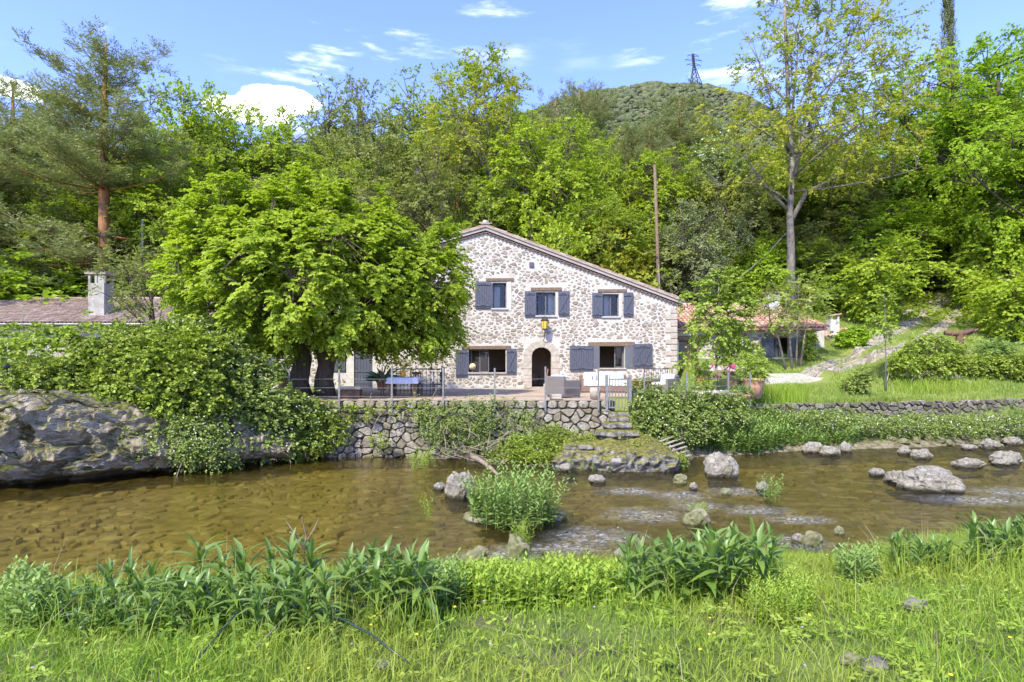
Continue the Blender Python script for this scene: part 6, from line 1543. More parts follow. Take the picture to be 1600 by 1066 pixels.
T('oak', 2, 1505, 150, 140, 44, L_bright, 'bright green crown below the tall cypress over the track end', name='broadleaf_tree')
T('layer', 1, 1465, 150, 190, 50, L_chest, 'tall green tree behind the end of the cobbled track')
T('layer', 0, 1640, 130, 260, 37, L_chest, 'leaning green tree cut by the right edge of the picture')
T('cypress', 0, 1481, -22, 26, 56, L_cyp, 'tall thin cypress standing above the right hand trees')
T('sparse', 1, 1455, 118, 90, 58, L_red, 'copper leaved tree behind the foot of the tall cypress', name='copper_tree')
T('holm', 1, 1487, 330, 75, 49, L_holm, 'dark columnar trunked evergreen at the top of the cobbled track')
T('bush', 0, 1372, 372, 140, 36, L_bright, 'round light green shrub on the bank left of the track', name='shrub')
T('bush', 1, 1565, 330, 150, 38, L_bright, 'layered light green shrub right of the track')
T('bush', 0, 1590, 405, 150, 33, L_bright, 'low spreading green shrub in the right meadow')
T('bush', 1, 1290, 375, 110, 39, L_oak, 'leafy undergrowth shrub right of the pale trunk')
T('bush', 0, 1190, 385, 100, 38, L_chest, 'bright undergrowth shrub left of the pale trunk')
T('bush', 1, 700, 345, 120, 38, L_oak, 'green shrub rising behind the left end of the gable')
T('bush', 0, 90, 388, 240, 38.5, L_chest, 'bright leafy bank of shrubs behind the wing roof')
T('bush', 1, 10, 410, 200, 38, L_chest, 'leafy green shrub behind the far left of the wing roof')
T('bush', 1, 235, 385, 110, 37, L_olive, 'olive shrub behind the white chimney')
T('bush', 1, 1450, 450, 60, 45, L_oak, 'small shrub on the bank above the cobbled track')
# the ordinary wood between and behind them
r = np.random.default_rng(77); k = 0
kinds = [('oak', 0, L_oak), ('oak', 1, L_bright), ('oak', 2, L_olive), ('sparse', 0, L_olive), ('pine', 1, L_pine), ('holm', 1, L_holm), ('oak', 1, L_oak), ('pine', 0, L_pine), ('oak', 2, L_bright)]
ADJ = {L_oak.name: 'mid green', L_bright.name: 'bright green', L_olive.name: 'olive green', L_pine.name: 'grey green', L_holm.name: 'dark', L_chest.name: 'fresh green'}
NOUN = {'oak': 'oak', 'sparse': 'thin crowned oak', 'pine': 'pine', 'holm': 'holm oak'}
PLACE = [(60, 'near the left edge'), (150, 'left of the orange trunked pine'), (230, 'right of the orange trunked pine'), (330, 'left of the lime tree'), (430, 'behind the left of the lime tree'), (520, 'behind the middle of the lime tree'), (620, 'behind the right of the lime tree'), (720, 'left of the house gable'), (800, 'behind the gable peak'), (880, 'behind the house roof'), (960, 'left of the utility pole'), (1040, 'beside the utility pole'), (1120, 'right of the utility pole'), (1200, 'left of the pale trunked tree'), (1290, 'behind the pale trunked tree'), (1380, 'right of the pale trunked tree'), (1460, 'left of the tall cypress'), (1540, 'below the tall cypress'), (9999, 'near the right edge')]
RANK = {41: 'low on the slope', 47: 'in the second rank', 54: 'halfway up the slope', 62: 'high on the slope', 72: 'topmost on the slope'}
def where(x): return next(p for q, p in PLACE if x < q)
def sky_y(x): return np.interp(x, [-400, 0, 60, 120, 240, 330, 420, 520, 620, 720, 800, 860, 960, 1060, 1140, 1200, 1420, 1520, 2000], [150, 150, 160, 150, 150, 170, 190, 160, 160, 150, 170, 210, 240, 235, 235, 240, 200, 120, 60])
for D, step, drop in ((41, 88, 95), (47, 92, 62), (54, 90, 42), (62, 86, 26), (72, 90, 22)):
    x = -130
    while x < 1740:
        xx = x + r.uniform(-28, 28); kd, i, lm = kinds[int(r.integers(len(kinds)))]
        if not (D < 45 and 1395 < xx < 1560) and not (D < 50 and 1470 < xx < 1545):
            T(kd, i, xx, sky_y(xx) + drop * r.uniform(.4, 1.5) + 8, r.uniform(105, 165) * 45 / D, D + r.uniform(-2.5, 2.5), lm, ' '.join((ADJ[lm.name], NOUN[kd], RANK[D] + ',', where(xx))).replace('thin crowned', 'thin'), FILL)
        x += step
# undergrowth under the first trees
for k in range(34):
    x = -60 + k * 50 + r.uniform(-20, 20)
    if 1395 < x < 1550: continue
    D = r.uniform(39, 44); lm = [L_oak, L_chest, L_olive, L_bright][k % 4]; T('bush', k % 2, x, r.uniform(352, 415), r.uniform(80, 150), D, lm, ADJ[lm.name] + ' undergrowth shrub under the first trees, ' + where(x), 'undergrowth shrubs on the slope')

# ------------------------------------------------------------------ single trees with their own build
def special(name, label, D, env_px, trunk_px, tr_r, limbs_px, nc, sp, leaf, bark_m, seed, limbs=8, twig=.03, ry=.8, shell=.4, zoff=-.3, **kw):
    s = D / F; t = thing(name, label, 'tree', (0, 0, 0))
    env = [(PX(x, D), D + dy, PZ(y, D), rx * s, rx * s * ry, rz * s) for x, y, rx, rz, dy in env_px]
    tk = [P(x, y, D) for x, y in trunk_px]; tk[0] = Vector((tk[0].x, D, g1(tk[0].x, D) + zoff))
    ll = [([P(x, y, D) + Vector((0, dy * j / max(1, len(pl) - 1), 0)) for j, (x, y) in enumerate(pl)], r0) for pl, r0, dy in limbs_px]
    B, lf = tree(seed, env, tk, tr_r, limbs, nc, sp, twig_r=twig, limb_lines=ll, shell=shell, **kw); crown_objs(B, lf, bark_m, leaf, t); return t
special('ash_tree', 'tall open tree with a pale trunk and sparse bronze yellow young leaves', 36,
        [(1300, 150, 150, 150, 0), (1200, 110, 75, 110, -.5), (1255, 10, 75, 75, 0), (1345, 60, 70, 90, .5), (1420, 90, 50, 70, 0), (1150, 250, 85, 70, -1.5), (1290, 245, 140, 60, -1.5), (1225, 0, 60, 60, 0), (1310, -20, 60, 60, 0), (1100, 190, 45, 50, -1)],
        [(1235, 450), (1236, 390), (1234, 335), (1238, 260), (1232, 170), (1228, 60), (1225, -20)], .27,
        [([(1236, 345), (1262, 300), (1300, 280), (1335, 240), (1365, 190), (1400, 130), (1450, 60)], .17, 1.0), ([(1232, 330), (1200, 300), (1170, 265), (1140, 220), (1120, 160)], .12, -.8), ([(1238, 290), (1252, 220), (1262, 140), (1285, 60), (1300, -20)], .14, -.5), ([(1233, 240), (1212, 170), (1190, 90), (1160, 30)], .10, .6), ([(1300, 280), (1330, 275), (1380, 262)], .08, -.8), ([(1262, 200), (1300, 130), (1335, 50), (1365, -10)], .10, .3), ([(1236, 200), (1245, 100), (1250, 10)], .09, 0), ([(1335, 240), (1390, 190), (1440, 150)], .07, .8), ([(1340, 235), (1352, 150), (1390, 70)], .07, 0)],
        640, dict(nt_=6, nl=9, L=.62, droop=.1, ls=.18, lw=.105, flat=.7, rnd=.8, spread=.7), L_ash, b_grey, 201, 16, .022, low=.45, arch=.1)
special('maple_tree', 'tall young tree with bronze orange leaves and a slim pale trunk', 43,
        [(748, 165, 80, 62, 0), (770, 110, 50, 40, 0), (720, 230, 70, 55, -.8), (800, 210, 65, 60, .4), (690, 165, 40, 40, 0)],
        [(777, 420), (775, 350), (768, 290), (764, 220), (757, 150), (755, 110)], .20,
        [([(768, 290), (745, 235), (715, 190), (690, 140)], .09, -.8), ([(766, 260), (790, 200), (812, 150)], .08, .4), ([(764, 220), (735, 160), (730, 110)], .07, 0)],
        170, dict(nt_=7, nl=10, L=.85, droop=.3, ls=.19, lw=.12, flat=.45, rnd=.5), L_gold, b_grey, 202, 12, .022, low=.4, arch=.2)
special('young_tree', 'young pale green tree with a thin trunk beside the planters', 23,
        [(1125, 490, 52, 62, 0), (1120, 440, 26, 26, 0), (1085, 560, 28, 20, -.3), (1155, 545, 34, 24, 0), (1090, 470, 24, 26, .3)          , (1130, 425, 8, 12, 0)],
        [(1119, 604), (1119, 570), (1121, 530), (1122, 480), (1124, 420)], .055,
        [([(1120, 565), (1095, 545), (1080, 540)], .02, -.3), ([(1121, 540), (1150, 525), (1170, 520)], .02, .2)],
        200, dict(nt_=5, nl=8, L=.32, droop=.35, ls=.115, lw=.095, flat=.5, six=True, rnd=.45), L_young, b_grey, 203, 10, .009, low=.25, zoff=-.05)
special('thin_sapling', 'thin staked young tree standing alone in the right meadow', 25.5,
        [(1382, 470, 16, 20, 0), (1385, 510, 22, 12, 0), (1372, 500, 18, 10, -.2), (1395, 490, 16, 12, .2)],
        [(1384, 604), (1384, 560), (1383, 510), (1382, 455)], .04, [], 34, dict(nt_=4, nl=7, L=.30, droop=.3, ls=.12, lw=.08, flat=.35, six=True, rnd=.4), L_young, b_grey, 204, 6, .008, low=.55, zoff=-.05)
for k, (x, lean, top, lab) in enumerate([(1228, -28, 470, 'leaning whitish sapling in front of the annex shutters'), (1238, -10, 455, 'pale sapling with feathery leaves left of the annex corner'), (1244, 4, 430, 'tallest feathery sapling before the annex roof'), (1250, 16, 450, 'slim feathery sapling right of the annex corner')]):
    special('sumac_sapling', lab, 28.5 + k * .15, [(x + lean * 1.2, top + 10, 34, 16, 0), (x + lean * .8, top + 35, 40, 14, -.2), (x + lean * 1.6, top + 5, 24, 14, .2)],
            [(x, 572), (x + lean * .4, 530), (x + lean * .9, top + 30), (x + lean, top)], .055, [([(x + lean * .4, 530), (x + lean * .4 - 14, 520), (x + lean - 22, 500)], .025, -.2)], 30, dict(nt_=4, nl=12, L=.55, droop=.3, ls=.17, lw=.055, flat=.3, rnd=.35), L_olive if k == 1 else L_young, b_twig, 210 + k, 5, .010, low=.7, zoff=-.05)
special('fig_tree', 'small thin leaved tree in front of the white chimney', 22.0,
        [(225, 430, 60, 42, 0), (215, 470, 55, 30, -.4), (245, 400, 30, 22, 0), (180, 455, 35, 24, .3)], [(242, 540), (240, 500), (236, 460), (222, 410)], .07,
        [([(240, 500), (215, 470), (205, 430), (203, 410)], .045, -.3), ([(236, 470), (252, 440), (255, 400)], .03, .2)], 95, dict(nt_=4, nl=8, L=.38, droop=.2, ls=.11, lw=.06, flat=.6, rnd=.7), L_olive, b_dark, 220, 8, .010, low=.3, zoff=0)
plant_tree('bush', 1, 292, 405, 60, 36, L_oak, 'narrow dark shrub between the small tree and the lime tree')

# ================================================================== ivy, herbs and flowers
def mass(name, label, D, blobs, n, ls, lw, leaf, seed, cat_='ivy', extra=None, sp=None):
    s = D / F; t = thing(name, label, cat_, (0, 0, 0)); env = [(PX(x, D + dy), D + dy, PZ(y, D + dy), rx * s, ry, rz * s) for x, y, rx, rz, dy, ry in blobs]
    mk('foliage', bush(seed, env, n, ls, lw, sp=sp), leaf, t)
    B = MB(); rr = np.random.default_rng(seed)
    for k in range(30):
        e = env[int(rr.integers(len(env)))]; a = Vector((e[0] + rr.normal(0, e[3] * .5), e[1] - e[4] * .6 + rr.normal(0, .1), e[2] - e[5] * rr.uniform(.2, 1.1))); b = a + Vector((rr.normal(0, .35), -rr.uniform(0, .3), rr.normal(.1, .35)))
        B.tube(bez(a, a.lerp(b, .5) + Vector((0, 0, .15)), b, 5), .012, 4)
    tagp(B.mk('stems', b_twig, t), kind='stuff')
    if extra: mk('flowers', extra(env, rr), L_flowerwt, t)
    return t
def specks(n, size, lo=-1.0, hi=.6):
    def f(env, rr):
        c, d = env_points(env, n, rr, .08, .3); c = c + d * .06; c = c[d[:, 1] < .3]; m = len(c)
        v, q = leaves(c, rr.normal(0, 1, (m, 3)), np.array([0, -.7, .7]) + rr.normal(0, .3, (m, 3)), size, size); return v, q, np.repeat(rr.uniform(0, 1, m), 4)
    return f
mass('ivy_thicket', 'big glossy green ivy thicket covering the top of the rock outcrop', 16.8, [(105, 605, 85, 42, .3, 1.0), (200, 565, 80, 52, .8, 1.0), (250, 590, 85, 60, 0, .9), (60, 600, 60, 45, 0, .8), (140, 640, 50, 30, -.5, .5), (300, 570, 70, 55, .8, .9), (250, 530, 60, 26, 1.2, .8), (235, 625, 70, 40, -.3, .6), (290, 620, 60, 45, -.1, .6), (150, 565, 40, 26, .9, .6)], 3000, .105, .085, L_ivy, 301)
mass('dark_ivy', 'darker ivy and shrubs between the outcrop and the lime tree', 18.2, [(330, 570, 60, 50, 0, .9), (300, 530, 70, 34, .8, .8), (370, 590, 60, 40, .2, .8), (395, 640, 70, 45, -.2, .6), (340, 640, 60, 45, -.5, .6), (440, 650, 55, 40, .1, .5), (350, 690, 60, 30, -.7, .4), (430, 690, 55, 30, -.2, .4), (480, 640, 40, 22, .2, .35)], 2200, .10, .075, L_ivydk, 302, extra=specks(420, .05))
mass('trailing_creeper', 'thin creeper with white flowers trailing down the rock outcrop', 16.2, [(230, 690, 50, 22, -.2, .35), (290, 690, 45, 30, 0, .35), (330, 715, 40, 18, .4, .3), (270, 660, 60, 20, .2, .4), (180, 680, 26, 20, -.5, .3), (110, 650, 30, 14, -.7, .3), (30, 665, 30, 26, -.5, .3), (60, 640, 40, 12, -.4, .3), (20, 700, 16, 20, -.6, .25), (330, 690, 40, 24, .1, .35)], 760, .075, .055, L_ivydk, 311, 'creeper', extra=specks(500, .045), sp=dict(L=.3, droop=.8))
mass('climbing_vine', 'light green vine leaves hanging along the wing eaves at the left', 25, [(30, 520, 45, 12, 0, .5), (85, 525, 45, 14, 0, .5), (140, 520, 40, 14, -.5, .5), (60, 545, 60, 16, -.5, .5), (10, 550, 30, 20, -1, .5)], 210, .16, .13, L_young, 303, 'vine')
mass('hanging_ivy', 'pale green creeper falling over the middle of the terrace wall', 18.75, [(690, 660, 38, 26, 0, .28), (730, 650, 45, 26, 0, .28), (780, 640, 45, 20, .05, .26), (720, 690, 50, 22, -.1, .28), (770, 680, 45, 26, 0, .25), (820, 660, 32, 26, 0, .25), (670, 640, 30, 16, .1, .25)], 560, .065, .045, L_ivydk, 304, 'creeper', sp=dict(L=.26, droop=.8))
mass('ivy_curtain', 'variegated ivy covering the wall right of the stone steps', 18.9, [(1015, 640, 34, 26, 0, .28), (1060, 640, 42, 28, .2, .28), (1110, 640, 42, 26, .6, .28), (1030, 670, 34, 22, -.2, .35), (1080, 665, 38, 22, 0, .28), (1145, 640, 28, 22, .8, .28), (1020, 618, 34, 12, .4, .28), (1000, 605, 16, 10, .6, .3)], 1250, .075, .06, L_ivydk, 305, extra=specks(260, .045))
mass('ivy_hedge', 'dark ivy bank below the right meadow, above the log bench', 26.6, [(1420, 573, 32, 16, 0, .5), (1470, 572, 40, 18, .2, .5), (1530, 573, 45, 18, .3, .5), (1585, 575, 45, 18, .2, .5), (1660, 575, 60, 20, .2, .6)], 1400, .10, .08, L_ivy, 306)
mass('bush_cluster', 'rounded leafy bush behind the ivy bank, right of the track', 27.8, [(1450, 538, 30, 14, 0, .6), (1478, 546, 30, 11, .3, .6), (1425, 552, 22, 10, 0, .5)], 260, .12, .09, L_young, 307, 'bush')
mass('flowering_groundcover', 'low creeping plants with small white pink flowers on the right bank', 21.6, [(1330, 665, 50, 12, .0, .5), (1390, 668, 50, 13, .3, .5), (1450, 668, 50, 14, .6, .5), (1510, 668, 50, 14, 1.0, .5), (1560, 665, 40, 16, 1.4, .5), (1270, 655, 40, 12, -.4, .5), (1600, 670, 40, 20, 1.8, .6), (1420, 655, 60, 7, .9, .3), (1520, 655, 60, 7, 1.4, .3)], 2100, .06, .045, L_ivydk, 308, 'plants', extra=specks(900, .05))
mass('wall_herbs', 'leafy herbs and weeds at the foot of the terrace wall near the steps', 18.0, [(830, 700, 36, 18, .2, .4), (870, 690, 36, 20, .5, .4), (880, 715, 34, 12, -.2, .35), (920, 690, 30, 10, .5, .4), (790, 712, 26, 14, 0, .3), (850, 720, 24, 10, -.4, .3), (1000, 700, 24, 10, -.2, .35), (1010, 722, 26, 8, -.6, .3), (940, 722, 40, 8, -.5, .3), (1050, 722, 20, 10, -.9, .3)], 1250, .065, .04, L_ivy, 309, 'plants', extra=specks(90, .03))
mass('wall_foot_weeds', 'small clumps of green weeds along the water at the left of the wall', 18.6, [(500, 672, 40, 30, 0, .35), (470, 700, 36, 18, 0, .35), (590, 690, 14, 9, -.1, .2), (560, 645, 30, 10, .2, .2), (640, 640, 40, 8, .25, .2)], 480, .075, .05, L_ivy, 310, 'plants')
def herbs(name, label, x0, x1, y0, y1, n, hgt, ls, lw, seed, kind='plant', on='far', leaf=L_herb, lean=.18, pairs=7, zf=None):
    rr = np.random.default_rng(seed); sp_ = []
    while len(sp_) < n:
        x, y = rr.uniform(x0, x1), rr.uniform(y0, y1); u, v = (x - (x0 + x1) / 2) / ((x1 - x0) / 2), (y - (y0 + y1) / 2) / ((y1 - y0) / 2)
        if u * u + v * v > 1.05: continue
        p = bp(x, y) if on == 'near' else (wp(x, y) if on == 'water' else gp(x, y, 15, 60)); sp_.append((p.x, p.y, p.z - .02))
    t = thing(name, label, kind, (0, 0, 0)); a, b = herb(seed, sp_, hgt, lean, ls, lw, pairs); mk('foliage', a, leaf, t); tagp(mk('stems', b, leaf, t), kind='stuff'); return t
herbs('river_bush', 'dense leafy mint bush growing on an islet in the middle of the stream', 738, 872, 796, 832, 170, .92, .15, .05, 320, on='water', pairs=11, lean=.3)
it = mk('islet', rock(9, (1.9, 1.0, .5), 3), m_moss); p = wp(805, 815); it.location = (p.x, p.y + .2, .0); tagp(it, 'mossy gravel islet under the mint bush in the stream', 'islet')
herbs('river_tuft', 'small green mint tuft on a stone in the right of the stream', 1190, 1222, 772, 786, 16, .48, .12, .03, 321, on='water', lean=.25)
herbs('river_tuft', 'light grass green tuft on the dark mossy stone', 1076, 1105, 800, 812, 22, .30, .10, .015, 322, on='water', lean=.3, leaf=L_young)
herbs('river_tuft', 'weedy green tuft at the water edge left of the driftwood', 640, 682, 722, 738, 40, .5, .12, .035, 323, on='water', lean=.25, leaf=L_young)
herbs('river_tuft', 'grass tuft on the brown rock in the white water', 805, 828, 846, 862, 24, .42, .16, .012, 324, on='water', lean=.4, leaf=L_young)
herbs('river_tuft', 'thin green weed standing in the water before the left near bank', 662, 674, 800, 822, 8, .5, .10, .02, 325, on='water', lean=.2, leaf=L_young)
herbs('bank_mint', 'tall blue green mint massed along the far bank right of the pallet', 1074, 1240, 668, 714, 620, .85, .20, .07, 330, leaf=L_herb, pairs=8)
herbs('bank_mint', 'mint and nettles along the far bank below the meadow wall', 1220, 1350, 662, 703, 420, .6, .17, .055, 331, leaf=L_herb, pairs=7)
herbs('bank_nettles', 'yellow green weeds on the slope above the tall mint', 1090, 1240, 645, 680, 260, .55, .13, .03, 332, leaf=L_young, pairs=7)
herbs('bank_mint', 'leafy mint at the water edge left of the rock ledge', 800, 872, 706, 724, 120, .6, .12, .04, 333, on='water', pairs=7)
herbs('wall_nettles', 'green weeds at the far right end of the garden wall', 1575, 1640, 650, 676, 70, .6, .15, .05, 334, leaf=L_herb)
p = gp(932, 674, 17, 22)
def tuft(name, label, x0, x1, y0, y1, n, h, w, seed, on='far', leaf=L_grass, lean=.3, kind='grass tuft', zfix=None):
    rr = np.random.default_rng(seed); q = []
    for _ in range(n):
        x, y = rr.uniform(x0, x1), rr.uniform(y0, y1); p = bp(x, y) if on == 'near' else (wp(x, y) if on == 'water' else gp(x, y, 15, 60)); q.append((p.x, p.y, p.z - .02 if zfix is None else zfix))
    v = blades(np.array(q), h * rr.uniform(.5, 1.1, n), w, rr, lean); o = mk(name, v, leaf); tagp(o, label, kind); return o
tuft('grass_tuft', 'bright grass tuft hanging beside the stone steps', 922, 946, 668, 682, 260, .75, .022, 340)
tuft('tall_grass', 'tall bright green grass clump beside the big pale pot', 1180, 1262, 618, 634, 900, .85, .025, 341)
tuft('tall_grass', 'long grass drooping over the low garden wall', 1262, 1420, 628, 634, 1500, .4, .022, 342, leaf=L_meadow)
tuft('tall_grass', 'bright long grass in front of the log bench', 1400, 1545, 596, 616, 1400, .5, .02, 343)
soil_plant('dark_shrub', 'small dark leaved shrub in the meadow left of the thin tree', 1343, 24.8, g1(PX(1343, 24.8), 24.8), [(0, 0, .55, .28, .28, .5), (.1, 0, .95, .2, .2, .25)], 110, .12, .06, L_ivydk, 350, 'shrub')
soil_plant('round_herb', 'low bright green herb clump left of the dark leaved shrub', 1330, 25.3, g1(PX(1330, 25.3), 25.3), [(0, 0, .3, .35, .35, .3)], 110, .16, .03, L_grass, 351, 'plant')
soil_plant('vine_shrub', 'green climber on the bread oven roof', 1330, 31.8, PZ(545, 31.8), [(0, 0, .5, .75, .4, .45), (.5, 0, .8, .4, .3, .3)], 240, .14, .11, L_chest, 352, 'climber')
soil_plant('door_climber', 'yellow green climber at the annex corner door', 1263, 30.6, g1(PX(1263, 30.6), 30.6), [(0, 0, .7, .3, .3, .7), (.1, 0, 1.3, .25, .2, .35)], 160, .11, .07, L_young, 353, 'climber')
soil_plant('agave', 'grey green spiky leaved plant on the right meadow', 1555, 27.9, g1(PX(1555, 27.9), 27.9), [(0, 0, .25, .5, .4, .3)], 60, .4, .05, L_herb, 354, 'plant')

herbs('ledge_weeds', 'yellow green weeds growing along the foot of the mossy rock ledge', 868, 1075, 716, 738, 260, .30, .10, .03, 335, on='water', leaf=L_young, pairs=6, lean=.2)
herbs('ledge_weeds', 'grassy weeds beside and on top of the mossy rock ledge', 870, 1040, 680, 706, 200, .22, .09, .02, 336, leaf=L_young, pairs=5, lean=.25)
# meadow grass on the far bank (nobody could count it)
r = np.random.default_rng(400); n = 60000
X = r.uniform(8.6, 34, n); Y = edge_far(X) + 1.66 + r.uniform(0, 1, n) ** 1.3 * 13; z = zg(X, Y)
px = X / Y * F + 800; pyy = HY - (z - CAMZ) / Y * F
keep = (px > 1150) & (px < 1700) & ~((px < 1296) & (px > 1176) & (pyy > 583) & (pyy < 603)) & ~((X < AX2 + .1) & (Y > 30.7))
pcl = []
for trk in (trkA, trkB):
    for i in range(len(trk) - 1):
        for k in np.linspace(0, 1, 12): pcl.append((lerp(trk[i][0], trk[i + 1][0], k), lerp(trk[i][1], trk[i + 1][1], k)))
pcl = np.array(pcl); dmin = np.full(n, 99.0)
for a, b in pcl: dmin = np.minimum(dmin, np.hypot((px - a), (pyy - b) * 2.0))
keep &= dmin > 9
X, Y, z = X[keep], Y[keep], z[keep]; hgt = .16 + .12 * (vnoise(X, Y, .6, 4) + .3)
tagp(mk('meadow_grass', blades(np.stack([X, Y, z - .02], 1), np.clip(hgt, .06, .4) * r.uniform(.6, 1.3, len(X)), .022, r, .45), L_meadow), 'meadow grass on the far bank', kind='stuff')
# woodland floor cover
n = 16000; X = r.uniform(-32, 40, n); Y = r.uniform(36.5, 62, n); z = zg(X, Y); c = np.stack([X, Y, z + .12], 1)
tagp(mk('forest_undergrowth', sprays(c, nrmz(r.normal(0, 1, (n, 3)) + np.array([0, -.3, .8])), 1, 6, .4, .4, .22, .14, r, flat=.5), L_oak), 'low leafy cover on the woodland floor', kind='stuff')

# ================================================================== near bank
r = np.random.default_rng(500)
def near_pts(n, s0, s1, pw=1.0, xl=-7.5, xr=10.5):
    X = r.uniform(xl, xr, n); s = s0 + (s1 - s0) * r.uniform(0, 1, n) ** pw; Y = edge_near(X) - s
    k = (Y > 1.9) & (np.abs(X) < Y * .98 + .6); X, Y = X[k], Y[k]; return np.stack([X, Y, zb(X, Y) - .015], 1)
g = near_pts(150000, .15, 7.2, .9); nz = vnoise(g[:, 0], g[:, 1], .9, 8); hh = np.clip(.135 + .11 * nz, .045, .3) * r.uniform(.5, 1.35, len(g)) * np.interp(g[:, 1], [2.5, 4, 9], [.85, 1, 1.2])
tagp(mk('bank_grass', blades(g, hh, .0065, r, .75), L_grass), 'bright grass of the near bank', kind='stuff')
g = near_pts(5000, .3, 7.0); hh = r.uniform(.18, .38, len(g)); tagp(mk('seed_grass', blades(g, hh, .005, r, .65), L_meadow), 'taller pale grass stalks of the near bank', kind='stuff')
# ferny low weeds and clover between the grass
g = near_pts(2600, .4, 6.8); tagp(mk('bank_weeds', sprays(g + np.array([0, 0, .05]), nrmz(r.normal(0, 1, (len(g), 3)) * np.array([1, 1, .1]) + np.array([0, 0, .5])), 3, 9, .16, .35, .042, .016, r, flat=.25, rnd=.35), L_grass), 'ferny vetch and clover in the near grass', kind='stuff')
def flowers(name, label, pts, mat, size, stemh):
    t = MB()
    for p in pts:
        h = stemh * r.uniform(.7, 1.2); c = Vector(p) + Vector((r.normal(0, .02), r.normal(0, .02), h)); s = size * r.uniform(.7, 1.2)
        t.lathe([(s * .2, -s * .3), (s, 0), (s * .7, s * .35), (s * .1, s * .4)], c, 6)
    tagp(t.mk(name, mat), label, kind='stuff')
g = near_pts(150, .3, 6.5); flowers('yellow_flowers', 'yellow trefoil flowers in the grass', g, m_yellowfl, .011, .13)
g = near_pts(130, .3, 6.5); flowers('purple_flowers', 'mauve and blue flowers in the grass', g, m_purplefl, .008, .13)
g = near_pts(700, .3, 6.8); tagp(mk('dry_grass', blades(g, r.uniform(.12, .36, len(g)), .004, r, 1.0), L_straw), 'dry straw stalks lying through the near grass', kind='stuff')
# herbs crowding the middle of the near bank
herbs('bank_herbs', 'light green mint crowding the near bank in the middle', 690, 990, 912, 955, 420, .27, .085, .032, 510, on='near', leaf=L_grass, lean=.15, pairs=8)
herbs('bank_herbs', 'grey green mint clump at the left end of the near bank', -10, 80, 945, 1000, 90, .36, .10, .04, 511, on='near', leaf=L_herb, lean=.14, pairs=9)
herbs('bank_herbs', 'feathery pale green weed in front of the right leafy clump', 1170, 1270, 940, 985, 170, .30, .05, .012, 512, on='near', leaf=L_grass, lean=.2, pairs=9)
herbs('bank_herbs', 'pale yarrow like weed at the water edge right of centre', 1310, 1370, 892, 915, 60, .28, .10, .025, 513, on='near', leaf=L_herb, lean=.2, pairs=7)
herbs('bank_herbs', 'small leafy weeds in the gap left of the middle herbs', 640, 730, 915, 960, 120, .3, .09, .03, 514, on='near', leaf=L_herb, lean=.2)
# broad leaved plants: every leaf its own piece
def blade_leaf(L_, w, arch_, seed, n=6):
    v = []; f = []; rr = np.random.default_rng(seed); wob = rr.normal(0, .012, n + 1)
    for i in range(n + 1):
        t = i / n; a = arch_ * t ** 1.4; y = L_ * math.sin(a) / max(arch_, 1e-3) if arch_ > .05 else 0; z = L_ * (t - .28 * arch_ * t * t); y = L_ * .5 * arch_ * t * t
        ww = w * (math.sin(math.pi * min(1, t * .93 + .06)) ** .8) * (.55 + .45 * min(1, t * 2.2)); fo = ww * .28
        v += [(-ww / 2 + wob[i], y - fo, z), (wob[i], y, z), (ww / 2 + wob[i], y - fo, z)]
    for i in range(n):
        for k in (0, 1): f.append((i * 3 + k, i * 3 + k + 1, i * 3 + 3 + k + 1, i * 3 + 3 + k))
    return v, f
lm = []
for k in range(12): lm.append(mesh(*blade_leaf(1.0, .135 + .035 * (k % 3), .35 + .5 * (k % 4), k), tint=.08 + .08 * k, smooth=True, name='leaf'))
def leafy(label, x, y, H, nl, group=None, spread=1.0):
    p = bp(x, y); t = thing('broadleaf_plant', label, 'plant', p, group, float(r.uniform(0, 6.28)))
    q = MB(); q.tube([(0, 0, -.03), (.01, .01, H * .45), (.0, .02, H * .8)], [.012, .010, .005], 5); q.mk('stem', L_plant, t)
    for k in range(nl):
        u = (k + .5) / nl; a = k * 2.4 + r.normal(0, .3); z = H * (.03 + .70 * u ** .9); L_ = H * lerp(.62, .40, u) * r.uniform(.8, 1.15); til = lerp(1.0, .12, u ** .8) * spread * r.uniform(.75, 1.2)
        j = int(r.integers(12)); o = link('leaf', lm[j], L_plant, t); o.location = (0, 0, z); o.rotation_euler = (-til, 0, a); o.scale = (L_ * r.uniform(.85, 1.15), L_, L_)
GL = 'broad leaved plants along the near bank'
ORD = ['first', 'second', 'third', 'fourth', 'fifth', 'sixth', 'seventh', 'eighth', 'ninth', 'tenth', 'eleventh', 'twelfth', 'thirteenth', 'fourteenth']
for k in range(39):
    x = 62 + k * 11.9 + r.uniform(-6, 6); row = k % 3; y = [964, 982, 1000][row] + r.uniform(-7, 7)
    leafy('broad leaved plant, %s from the left in the %s rank of the long leafy row' % (ORD[k // 3], ['back', 'middle', 'front'][row]), x, y, [.58, .50, .40][row] * np.interp(x, [60, 150, 280, 300, 340, 430, 520], [.68, .74, .82, 1.05, .86, 1.02, .95]) * r.uniform(.85, 1.12), 20 + int(r.integers(5)), GL)
for k in range(14):
    x = 548 + (k % 7) * 18.5 + r.uniform(-5, 5); leafy('broad leaved plant, %s from the left at the %s of the round leafy clump' % (ORD[k % 7], ['back', 'front'][k // 7]), x, 952 + 20 * (k // 7) + r.uniform(-5, 5), r.uniform(.46, .56), 21, GL)
for k in range(22):
    x = 985 + (k % 11) * 21.5 + r.uniform(-6, 6); leafy('tall broad leaved plant, %s from the left at the %s of the right clump' % (ORD[k % 11], ['back', 'front'][k // 11]), x, 926 + 20 * (k // 11) + r.uniform(-5, 5), np.interp(x, [980, 1060, 1130, 1180, 1225], [.46, .52, .56, .62, .49]) * r.uniform(.85, 1.1), 21, GL)
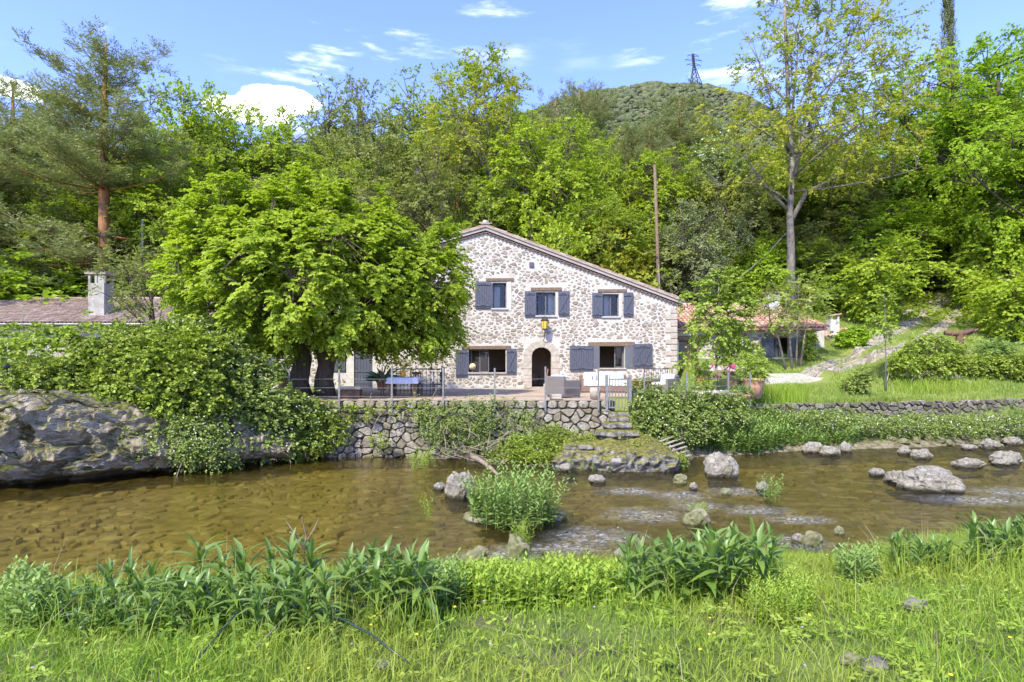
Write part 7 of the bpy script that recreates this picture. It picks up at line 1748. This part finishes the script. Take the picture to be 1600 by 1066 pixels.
for k in range(10): leafy('broad leaved plant, %s from the left in the small clump by the right water edge' % ORD[k], 1395 + k * 9.5 + r.uniform(-4, 4), 893 + r.uniform(-6, 6), r.uniform(.30, .42), 18, GL)
for k in range(12): leafy('broad leaved plant, %s from the left in the clump at the right edge' % ORD[k], 1518 + k * 9.5 + r.uniform(-4, 4), 884 + r.uniform(-8, 8), r.uniform(.38, .56), 18, GL)
rr = np.random.default_rng(600); q = []
for x0, x1, y0, y1, n in ((60, 690, 930, 1005, 1000), (975, 1235, 905, 950, 450), (1380, 1600, 878, 905, 350)):
    for _ in range(n): p = bp(rr.uniform(x0, x1), rr.uniform(y0, y1)); q.append((p.x, p.y, p.z - .02))
q = np.array(q); tagp(mk('bank_sedge', blades(q, rr.uniform(.2, .48, len(q)), .008, rr, .5), L_grass), 'long grass growing up between the broad leaved plants', kind='stuff')
q = q[::9]; tagp(mk('dead_grass', blades(q, rr.uniform(.3, .7, len(q)), .005, rr, .7), L_straw), 'dead stalks standing among the broad leaved plants', kind='stuff')
# dead stalks, hose
ds = thing('dead_stalk', 'dry branching reddish stalk standing in the left leafy row', 'stalk', bp(478, 962))
for a in ([(0, 0, 0), (-.02, 0, .3), (-.01, .03, .62)], [(-.015, 0, .5), (-.08, 0, .62), (-.15, 0, .72)], [(-.01, .02, .55), (.06, 0, .66), (.10, 0, .74)], [(-.01, .03, .6), (-.03, 0, .75)], [(-.08, 0, .62), (-.13, .02, .63)]): MB().tube(a, [.006, .005, .003][:len(a)], 4).mk('twig', b_twig, ds)
d2 = thing('dead_stalk', 'thin dry stalk leaning among the leaves at left', 'stalk', bp(332, 990)); MB().tube([(0, 0, 0), (-.02, 0, .25), (-.08, .02, .42)], [.004, .004, .002], 4).mk('twig', b_twig, d2)
d3 = thing('dead_stalk', 'pale dry stem lying through the grass at lower left', 'stalk', (0, 0, 0)); a, b = bp(400, 1040), bp(492, 960); MB().tube([a + Vector((0, 0, .1)), a.lerp(b, .5) + Vector((0, 0, .16)), b + Vector((0, 0, .2))], .005, 4).mk('twig', b_twig, d3)
hp_ = [(290, 1064, .02), (330, 1015, .12), (370, 985, .2), (410, 972, .22), (470, 972, .2), (530, 985, .17), (580, 1000, .12), (640, 1030, .05)]
hs_ = [bp(x, min(y + 22, 1062)) + Vector((0, 0, h)) for x, y, h in hp_]
tagp(mk('garden_hose', tube(hs_, .006, 6), m_hose, smooth=True), 'thin dark hose arching through the grass at lower left', 'hose')
